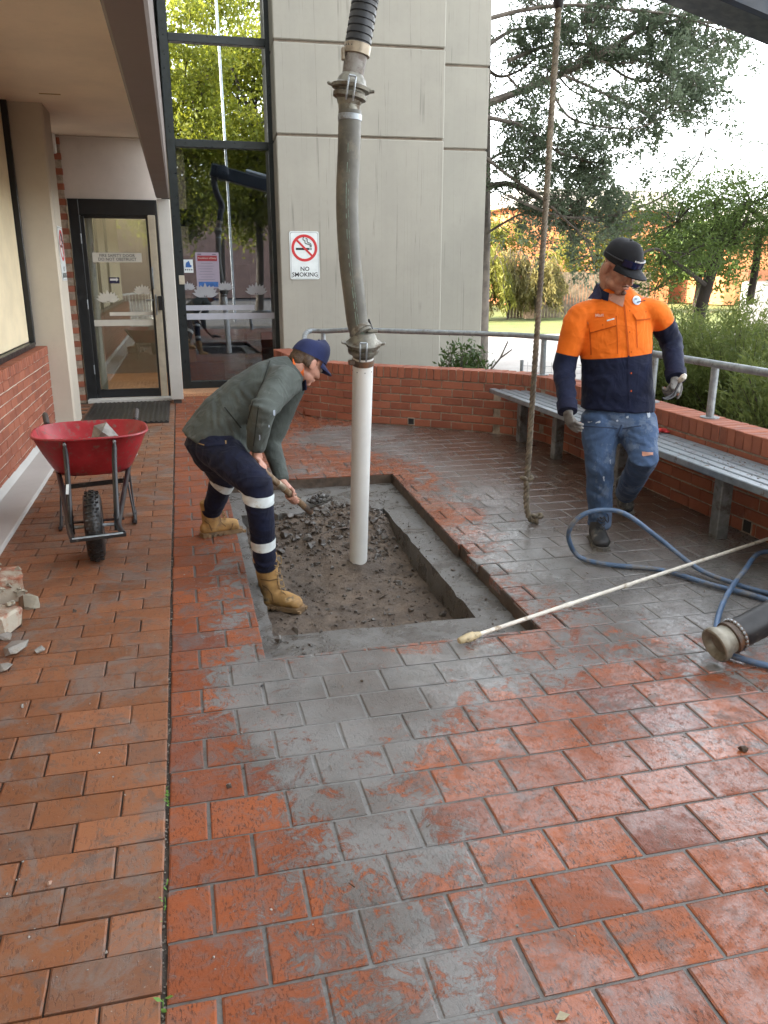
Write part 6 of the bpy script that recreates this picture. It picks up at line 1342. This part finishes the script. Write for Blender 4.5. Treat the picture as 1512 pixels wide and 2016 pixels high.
b.add(vs, [f[::-1] for f in fs]); bl = b.build('blade', mat('muddy_blade', (.09, .085, .075), .5, .4, 14, .3, 60, metal=.3), sv_, True, 40)
b = MB(); b.tube([h1 - hax * .10, h1 - hax * .02, c + bx * .08], [.022, .021, .012], 10); b.build('socket', M_RUST, bl)
b = MB()
for k in range(46): t = rnd.uniform(.08, .95); u = rnd.gauss(0, .36); chunk(b, c + bx * (t * .26) + by_ * (max(-.9, min(.9, u)) * .08) + bz * (.03 + .035 * (1 - abs(u)) * rnd.random()), rnd.uniform(.010, .026), rnd.random(), .8)
tag(b.build('mud_load', mat('wet_dark_mud', (.055, .050, .044), .45, .4, 14, .5, 60), None, True, 25), 'heap of wet dark mud and stones lifted on the shovel blade', 'mud', kind='stuff')
for (x0, y0), (x1_, y1_) in (((541, 1020), (640, 1012)), ((632, 1052), (690, 1038)), ((602, 1012), (618, 1036))):
    a, c = G(x0, y0, -.13), G(x1_, y1_, -.12); b = MB(); b.tube(smooth_path([a, a.lerp(c, .5) + V((0, 0, .012)), c], 5), .0045, 6); tag(b.build('reinforcing_wire', M_RUST), {541: 'long bent reinforcing wire across the rubble left of the white pipe', 632: 'straight reinforcing wire sticking out of the soil by the white pipe', 602: 'short upright reinforcing wire below the shovel blade'}[x0], 'wire', 'reinforcing wires in the hole')

# ================================================================== PLANTS AND BACKGROUND
nr_ = np.random.default_rng(11)
def leaves(name, C, Ln, wr, D, m, parent, bend=.0):
    """many small diamond leaves: centre, length, width ratio, direction"""
    C = np.asarray(C, np.float32); N = len(C); D = np.asarray(D, np.float32); D /= np.linalg.norm(D, axis=1, keepdims=True) + 1e-9
    Q = nr_.normal(size=(N, 3)).astype(np.float32); S = np.cross(D, Q); S /= np.linalg.norm(S, axis=1, keepdims=True) + 1e-9; Nn = np.cross(D, S)
    Ln = np.asarray(Ln, np.float32).reshape(-1, 1) * np.ones((N, 1), np.float32)
    A = np.stack([C - D * Ln / 2, C + S * Ln * wr / 2 + Nn * Ln * bend, C + D * Ln / 2, C - S * Ln * wr / 2 + Nn * Ln * bend], 1).reshape(-1, 3)
    base = np.array(wl(parent), np.float32); me = bpy.data.meshes.new(name); me.vertices.add(4 * N); me.vertices.foreach_set('co', (A - base).ravel()); me.loops.add(4 * N); me.loops.foreach_set('vertex_index', np.arange(4 * N, dtype=np.int32))
    me.polygons.add(N); me.polygons.foreach_set('loop_start', np.arange(0, 4 * N, 4, dtype=np.int32)); me.update(calc_edges=True); me.materials.append(m)
    o = bpy.data.objects.new(name, me); COL.objects.link(o); o.parent = parent; return o
M_BARK = mat('grey_brown_bark', (.13, .11, .09), .9, .4, 6, .8, 30); M_BARKD = mat('dark_bark', (.045, .036, .028), .9, .4, 6, .8, 30)
M_CED = mat_leaf('cedar_leaf', (.078, .112, .070), (.135, .17, .105), .5); M_LEAF = mat_leaf('green_leaf', (.055, .10, .022), (.12, .17, .045), .45)
M_BUSH = mat_leaf('feathery_leaf', (.075, .115, .03), (.15, .18, .05), .5); M_YEL = mat_leaf('yellow_green_leaf', (.085, .105, .014), (.16, .155, .03), .45); M_GLOS = mat_leaf('glossy_leaf', (.03, .06, .015), (.07, .11, .03), .25, .35)
M_OLIVE = mat_leaf('olive_weeping_leaf', (.09, .09, .035), (.20, .17, .06), .4); M_REFL = mat_leaf('bright_leaf', (.10, .13, .012), (.19, .20, .022), .5)
def spray(C, D, L_, p, d, n, r, ln):
    """a tuft of leaves along d from p"""
    t = nr_.random(n)[:, None] * r; dv = np.array(d, np.float32)[None]; C.append(np.array(p, np.float32)[None] + dv * t + nr_.normal(size=(n, 3)) * r * .16); D.append(dv + nr_.normal(size=(n, 3)) * .55); L_.append(nr_.uniform(.6, 1.3, n) * ln)
# --- the dark cedar behind the tower
ced = thing('cedar_tree', 'large dark cedar tree with drooping limbs right of the concrete tower', 'tree', (5.15, 14.2, -.06))
tb = MB(); tb.tube(smooth_path([(5.15, 14.2, -.1), (5.12, 14.1, 2.5), (5.0, 13.9, 5.0), (5.05, 14, 8.0), (5.2, 14.3, 11)], 5), list(np.linspace(.30, .10, 21)), 12); tb.build('trunk', M_BARK, ced)
lb = MB(); C, D, L_ = [], [], []
limbs = [([(944, 210), (1060, 165), (1130, 135), (1180, 108), (1260, 60), (1340, 40), (1440, 50)], .085, 13.2, 1.0), ([(1110, 148), (1170, 175), (1230, 205), (1290, 222), (1340, 195), (1385, 150)], .035, 12.8, .75), ([(950, 40), (1040, 18), (1140, 10), (1240, 20), (1330, 30), (1420, 60)], .05, 13, 1.0), ([(944, 228), (1020, 245), (1060, 270), (1100, 300), (1160, 320), (1200, 360)], .05, 12.8, 1.0), ([(944, 372), (1000, 362), (1050, 385), (1100, 415), (1160, 432), (1230, 440)], .075, 13.4, .7), ([(1000, 385), (1100, 425), (1200, 425), (1290, 395), (1350, 350), (1385, 290), (1392, 215)], .035, 12.4, .55),
         ([(944, 300), (1000, 345), (1060, 385), (1110, 430), (1150, 470), (1170, 520)], .04, 12.6, .45), ([(1085, 175), (1120, 230), (1190, 250), (1260, 250), (1340, 215)], .03, 12.4, .8), ([(1000, 120), (1080, 90), (1170, 90), (1260, 120), (1330, 130), (1390, 110)], .045, 13.6, 1.1), ([(960, 90), (1010, 60), (1080, 55), (1150, 45)], .05, 14.0, 1.0), ([(944, 330), (990, 300), (1040, 300), (1100, 340), (1180, 400)], .04, 13.8, .9), ([(944, 470), (990, 440), (1040, 420), (1120, 440), (1180, 460)], .035, 13.8, .6), ([(1150, 430), (1230, 455), (1300, 435), (1345, 405)], .02, 12.2, .6), ([(1180, 108), (1230, 150), (1290, 160), (1360, 130)], .035, 13.1, 1.0), ([(1000, 150), (1040, 200), (1060, 260), (1075, 330)], .03, 13.3, .9), ([(944, 120), (980, 150), (1020, 140), (1060, 110)], .05, 14.2, 1.2)]
def twig(p, d, ln, r, dens, lev):
    pts = [p]; dd = d.copy()
    for k in range(4): dd = (dd + V((rnd.gauss(0, .22), rnd.gauss(0, .22), rnd.gauss(-.05, .2)))).normalized(); pts.append(pts[-1] + dd * ln / 4)
    lb.tube(pts, [r, r * .85, r * .7, r * .5, r * .25], 5, cap=False)
    for k in range(1, 5):
        if lev and rnd.random() < .85: twig(pts[k], (dd + V((rnd.gauss(0, .8), rnd.gauss(0, .8), rnd.gauss(.1, .6)))).normalized(), ln * .5, r * .5, dens, lev - 1)
        if rnd.random() < dens and (k > 1 or lev == 0):
            spray(C, D, L_, pts[k], (dd * .5 + V((rnd.gauss(0, .5), rnd.gauss(0, .5), rnd.gauss(.05, .4)))).normalized(), 13, .20, .08)
for px, r0, Y, dens in limbs:
    pts = [P(x, y, Y + rnd.uniform(-.15, .15) - .9 * i / len(px) * (1 if i > 1 else 0)) for i, (x, y) in enumerate(px)]; pp = smooth_path(pts, 6)
    lb.tube(pp, list(np.linspace(r0 * .72, r0 * .2, len(pp))), 8)
    for k in range(5, len(pp) - 1, 2):
        t = k / len(pp); d0 = (pp[k + 1] - pp[k]).normalized()
        for _ in range(1 if dens < .6 else 2):
            d = (d0 * .5 + V((rnd.gauss(0, .6), rnd.gauss(0, .6), rnd.gauss(.15, .55)))).normalized(); twig(pp[k], d, rnd.uniform(.35, .85), max(.006, r0 * .22), min(1, dens * (.4 + .8 * t)), 1)
    spray(C, D, L_, pp[-1], d0, 60, .35, .085)
lb.build('limb', M_BARK, ced, True); leaves('foliage', np.concatenate(C), np.concatenate(L_), .34, np.concatenate(D), M_CED, ced, .1)
def leafy(name, label, cat, base, trunk_pts, r0, clumps, n, ln, wr, m, bark, group=None, droop=0.0, up=0.0, limbs_=True):
    """trunk, limbs reaching into each clump, leaves spread through the clumps"""
    t = thing(name, label, cat, base, group); b = MB(); tp = smooth_path(trunk_pts, 5); b.tube(tp, list(np.linspace(r0, r0 * .55, len(tp))), 10); b.build('trunk', bark, t)
    C, D, L_ = [], [], []; tot = sum(c[1][0] * c[1][1] * c[1][2] for c in clumps); b = MB()
    for c, rr in clumps:
        c = V(c); k = max(30, int(n * rr[0] * rr[1] * rr[2] / tot)); sub = max(4, k // 55)
        if limbs_: s = tp[rnd.randrange(len(tp) // 2, len(tp))]; b.tube(smooth_path([s, s.lerp(c, .5) + V((rnd.gauss(0, .15), rnd.gauss(0, .15), rnd.gauss(.1, .15))) * rr[0], c], 4), list(np.linspace(r0 * .4, r0 * .1, 9)), 6)
        for _ in range(sub):
            q = nr_.normal(size=3); q = q / np.linalg.norm(q) * nr_.random() ** .4; o = np.array(c) + q * np.array(rr); kk = k // sub; w = np.array(rr) * (.16 + .16 * nr_.random())
            C.append(o + nr_.normal(size=(kk, 3)) * w); D.append(nr_.normal(size=(kk, 3)) * .6 + np.array([q[0] * .5, q[1] * .5, up - droop])); L_.append(nr_.uniform(.6, 1.3, kk) * ln)
            if limbs_ and rnd.random() < .35: b.tube([c, c.lerp(V(o), .6) + V((0, 0, .05 * rr[2])), V(o)], [r0 * .10, r0 * .06, r0 * .03], 5, cap=False)
    if limbs_: b.build('limb', bark, t)
    leaves('foliage', np.concatenate(C), np.concatenate(L_), wr, np.concatenate(D), m, t, .08); return t
# --- small leafy tree on the right, feathery bushes below it
Y9 = 9.6
leafy('leafy_tree', 'green leafy tree with a leaning dark trunk at the right beyond the handrail', 'tree', (6.7, 10, -.06), [(6.72, 10, -.1), (6.85, 10, .8), P(1405, 520, 10), P(1440, 440, 10), P(1470, 400, 9.9)], .10,
      [(P(1330, 440, Y9), (.55, .7, .42)), (P(1400, 400, Y9), (.6, .8, .38)), (P(1480, 400, Y9), (.7, .9, .48)), (P(1350, 500, Y9 - .3), (.5, .6, .32)), (P(1450, 480, Y9 + .2), (.6, .7, .35)), (P(1560, 430, Y9), (.8, .9, .6)), (P(1650, 480, Y9), (.9, .9, .8)), (P(1300, 520, Y9 + .3), (.4, .5, .3)), (P(1290, 570, Y9 + .4), (.4, .5, .3)), (P(1390, 470, Y9), (.5, .6, .3))], 26000, .058, .3, M_LEAF, M_BARKD)
t = bpy.data.objects['leafy_tree']; b = MB(); b.tube(smooth_path([P(1475, 600, 10), P(1488, 520, 10), P(1495, 450, 9.9)], 5), .05, 8); b.tube(smooth_path([P(1388, 560, 9.9), P(1335, 520, 9.4), P(1290, 490, 9.2), P(1240, 515, 9.0)], 5), list(np.linspace(.03, .012, 16)), 6); b.tube(smooth_path([P(1440, 450, 10), P(1400, 505, 9.6), P(1370, 520, 9.4)], 5), .025, 6); b.build('limb', M_BARKD, t)
for (x, y, h, r, nm) in ((4.50, 7.1, 1.30, .50, 'feathery green bush behind the man just over the brick wall'), (5.1, 6.5, 1.38, .62, 'tall feathery bush right of the man behind the handrail post'), (4.75, 5.35, 1.12, .5, 'low dense feathery bush at the right edge behind the brick capping'), (6.1, 7.0, 1.45, .75, 'broad feathery bush at the far right below the leafy tree'), (5.9, 8.3, 1.25, .7, 'feathery bush standing beneath the leaning trunk'), (5.9, 5.2, 1.1, .7, 'outermost feathery bush beyond the right picture edge')):
    t = thing('bush', nm, 'bush', (x, y, -.06), 'feathery bushes beyond the wall'); b = MB(); C, D, L_ = [], [], []
    for k in range(int(150 * r / .5)):
        a = rnd.uniform(0, 6.3); rr = r * rnd.random() ** .5; p = V((x + math.cos(a) * rr, y + math.sin(a) * rr, 0)); top = p + V((math.cos(a) * .12, math.sin(a) * .12, h * (1 - .42 * (rr / r) ** 2) * rnd.uniform(.55, 1.05))); s = V((x + (p.x - x) * .3, y + (p.y - y) * .3, -.06))
        if k % 2 == 0: b.tube([s, s.lerp(top, .5) + V((0, 0, .05)), top], [.007, .005, .002], 4, cap=False)
        for j in range(6): q = s.lerp(top, rnd.uniform(.3, 1)); spray(C, D, L_, q, ((top - s).normalized() * .7 + V((rnd.gauss(0, .6), rnd.gauss(0, .6), .25))).normalized(), 18, .24, .068)
    b.build('stem', M_BARKD, t); leaves('foliage', np.concatenate(C), np.concatenate(L_), .2, np.concatenate(D), M_BUSH, t)
# --- broad leaved shrub between tower and wall
t = thing('shrub', 'small glossy leaved shrub between the concrete tower and the handrail', 'shrub', (3.9, 9.6, -.06)); b = MB(); C, D, L_ = [], [], []
for k in range(30):
    px = rnd.triangular(868, 1015, 900); y0 = 668 + (px - 880) * .12; tip = P(px, rnd.uniform(y0, 712), rnd.uniform(9.2, 9.8)); s = P(905 + (px - 905) * .45, 745, 9.5); s.z = -.06; mid = s.lerp(tip, .6) + V((rnd.gauss(0, .06), 0, .02)); b.tube(smooth_path([s, mid, tip], 4), list(np.linspace(.010, .003, 9)), 5)
    for j in range(int(26 if px < 950 else 11)): q = mid.lerp(tip, rnd.uniform(-.2, 1.05)); C.append(np.array([q + V((rnd.gauss(0, .05), rnd.gauss(0, .05), rnd.gauss(0, .05)))])); D.append(nr_.normal(size=(1, 3)) + np.array([[0, 0, -.2]])); L_.append(np.array([rnd.uniform(.06, .11)]))
for px in (1000, 1008): b.tube([P(960, 735, 9.4), P(985, 705, 9.4), P(px, 672 + (px - 1000) * 2, 9.4)], [.012, .010, .008], 6)
b.build('stem', M_BARK, t); leaves('foliage', np.concatenate(C), np.concatenate(L_), .36, np.concatenate(D), M_GLOS, t, .1)
# --- weeping shrubs beyond the lawn, sunny trees behind them
for x, y, h, w, m, lab in ((10.9, 29.0, 2.7, 1.1, M_YEL, 'sunny yellow weeping shrub nearest the tower beyond the lawn'), (12.2, 29.8, 2.6, .9, M_OLIVE, 'dull olive weeping shrub in the middle of the hedge beyond the lawn'), (13.2, 29.3, 2.3, .8, M_OLIVE, 'small olive shrub beside the timber fence beyond the lawn'), (9.2, 29.6, 3.0, 1.2, M_YEL, 'yellow weeping shrub partly hidden by the tower edge')):
    t = thing('weeping_shrub', lab, 'shrub', (x, y, -.05), 'weeping shrubs beyond the lawn'); b = MB(); C, D, L_ = [], [], []
    for k in range(70):
        a = rnd.uniform(0, 6.3); rr = w * rnd.random() ** .5; top = V((x + math.cos(a) * rr * .7, y + math.sin(a) * rr * .7, h * rnd.uniform(.65, 1.0))); end = top + V((math.cos(a) * .5, math.sin(a) * .5, -h * rnd.uniform(.3, .6)))
        if k % 3 == 0: b.tube(smooth_path([(x, y, -.05), (x + math.cos(a) * .2, y + math.sin(a) * .2, h * .5), top, end], 4), list(np.linspace(.03, .008, 13)), 5)
        for j in range(9): spray(C, D, L_, top.lerp(end, rnd.random()), V((math.cos(a) * .2, math.sin(a) * .2, -1)), 9, .35, .20)
    b.build('stem', M_BARKD, t); leaves('foliage', np.concatenate(C), np.concatenate(L_), .22, np.concatenate(D), m, t)
for x, y, h, lab, m in ((13.0, 36, 5.2, 'sunny yellow green tree behind the olive weeping shrub', M_YEL), (18.0, 34, 4.6, 'sunny yellow green tree behind the capped man\'s head', M_YEL), (22.5, 33, 4.6, 'sunny green tree far right behind the leafy tree', M_LEAF), (27.5, 31, 5.0, 'sunny green tree at the far right edge of the garden', M_YEL), (8.5, 37, 5.6, 'sunny tree mostly hidden behind the tower', M_YEL)):
    leafy('garden_tree', lab, 'tree', (x, y, -.05), [(x, y, -.1), (x + .1, y, h * .3), (x, y, h * .55)], .16, [((x + rnd.uniform(-1.8, 1.8), y + rnd.uniform(-1, 1), h * rnd.uniform(.35, .8)), (rnd.uniform(.9, 1.5), 1.1, rnd.uniform(.7, 1.0))) for _ in range(9)], 7000, .24, .42, m, M_BARKD, 'sunny garden trees')
# --- fence, far houses, garden wall
t = thing('timber_fence', 'weathered timber paling fence beyond the lawn', 'fence', (15, 30.6, -.05)); b = MB()
for k in range(46): x = 12.6 + k * .135; h = 1.75 + rnd.uniform(-.03, .03); b.box((x, 30.7, h / 2 - .05), (.115, .02, h))
M_TIMB = mat('weathered_timber', (.13, .10, .07), .9, .4, 8, .5, 40); tag(b.build('paling', M_TIMB, t, False), kind='stuff'); b = MB()
for z in (.4, 1.4): b.box((15.7, 30.73, z), (6.3, .05, .09))
b.build('rail', M_TIMB, t, False); b = MB(); b.box((13.35, 30.45, .35), (.32, .32, .8)); b.build('pier', mat('pier_stone', (.38, .26, .17), .9, .3, 10, .4, 40), t, False)
def house(lab, x0, x1, y, z1, m, cat='house'):
    t = thing('brick_house', lab, cat, ((x0 + x1) / 2, y, -.05), 'far brick houses'); b = MB(); b.box(((x0 + x1) / 2, y + 4, z1 / 2), (x1 - x0, 8, z1)); b.build('wall', m, t, False)
    b = MB(); b.prism([(x0 - .5, z1), (x1 + .5, z1), (x1 - 1, z1 + 1.0), (x0 + 1, z1 + 1.0)], (0, y - .5, 0), X_, Z_, -9); b.build('roof', M_WHITE if False else mat('pale_roof_' + lab[:3], (.42, .40, .38), .7, .1, 3, 0), t, False)
    for k in range(0):
        x = x0 + 1.6 + k * 3; f_ = MB(); f_.box((x, y - .02, z1 * .62), (1.3, .12, 1.3)); w_ = f_.build('window', M_WHITE, t, False); f_ = MB()
        for s in (-.3, .3): f_.box((x + s, y - .085, z1 * .62), (.52, .02, 1.1))
        f_.build('pane', M_DARKIN, w_, False)
M_FARB = mat('orange_far_brick', (.42, .16, .07), .9, .2, 2, .2, 8)
house('orange brick house seen through the cedar behind the man', 17.5, 27.5, 43, 5.0, M_FARB); house('second orange brick house far behind the weeping shrubs', 9.5, 15.8, 46, 5.2, mat('orange_far_brick_pale', (.46, .22, .11), .9, .2, 2, .2, 8)); house('long orange brick house at the far right behind the leafy tree', 29, 46, 40, 4.0, M_FARB)
house('mauve brown brick house behind the viewer mirrored in the lower glass', -16, 22, -44, 6.5, mat('mauve_brick', (.20, .13, .11), .9, .2, 2, .2, 8))
t = thing('garden_wall', 'pale sunlit garden wall with orange coping beyond the leafy tree at the right', 'wall', (19, 20, 0)); b = MB(); b.box((20.5, 20.5, .7), (10, .25, 1.5)); b.build('render', mat('pale_render', (.55, .50, .42), .9, .1, 2, .2, 20), t, False); b = MB(); b.box((20.5, 20.5, 1.6), (10.1, .32, .3)); b.build('coping', M_FARB, t, False)
t = thing('wire_fence', 'low wire mesh fence just beyond the brick wall by the rope', 'fence', (4.2, 9.0, -.06)); b = MB()
for x, y in ((4.0, 9.25), (5.0, 8.7)): b.tube([(x, y, -.06), (x, y, .62)], .022, 8)
b.build('post', M_GALV, t); b = MB()
for k in range(8): z = .06 + k * .07; b.tube([(4.0, 9.25, z), (5.0, 8.7, z)], .0025, 4)
for k in range(17): s = k / 16; b.tube([(4.0 + s, 9.25 - .55 * s, -.05), (4.0 + s, 9.25 - .55 * s, .60)], .002, 4)
tag(b.build('mesh', M_GALV, t), kind='stuff')
# --- what the glass mirrors: the garden, lamp post and ramp rail behind the camera
for x, y, h, lab, m in ((.0, -13, 13.5, 'tall bright tree mirrored in the left half of the tall window', M_REFL), (3.6, -15, 15.0, 'tall bright tree mirrored in the right half of the tall window', M_REFL), (7.2, -13, 8.5, 'bushy tree behind the viewer to the right', M_YEL), (2.2, -21, 19.0, 'tallest tree furthest behind the viewer', M_REFL)):
    leafy('street_tree', lab, 'tree', (x, y, -.05), [(x, y, -.1), (x + .15, y, h * .25), (x, y, h * .6)], .2, [((x + rnd.uniform(-2.0, 2.0), y + rnd.uniform(-1.5, 1.5), h * rnd.uniform(.25, .93)), (rnd.uniform(1.0, 1.5), 1.3, rnd.uniform(.8, 1.3))) for _ in range(22)], 24000, .21, .5, m, M_BARKD, 'trees behind the viewer')
t = thing('street_lamp', 'tall slim grey street lamp mirrored in the tall window', 'street lamp', (1.95, -7, 0)); b = MB(); b.tube(smooth_path([(1.95, -7, -.05), (1.92, -7, 5), (1.88, -7, 9), (1.82, -7, 13)], 5), .045, 10); b.build('pole', M_GALV, t); b = MB(); b.box((1.55, -7, 13), (.7, .2, .1), None, .03); b.build('lamp_head', M_GALV, t)
t = thing('ramp_railing', 'white painted balustrade of the ramp mirrored in the glass door', 'railing', (-1.2, -3, 0)); b = MB(); a, c = V((-2.1, -2.6, 0)), V((-.2, -5.0, 0))
b.tube([a + V((0, 0, 1.0)), c + V((0, 0, 1.15))], .03, 10); b.tube([a + V((0, 0, .12)), c + V((0, 0, .2))], .02, 8); b.build('rail', M_WHITE, t)
for k in range(22): q = a.lerp(c, k / 21); b = MB(); b.tube([q, q + V((0, 0, 1.0 + .15 * k / 21))], .013 if k % 7 else .035, 8); b.build('baluster' if k % 7 else 'post', M_WHITE, t)
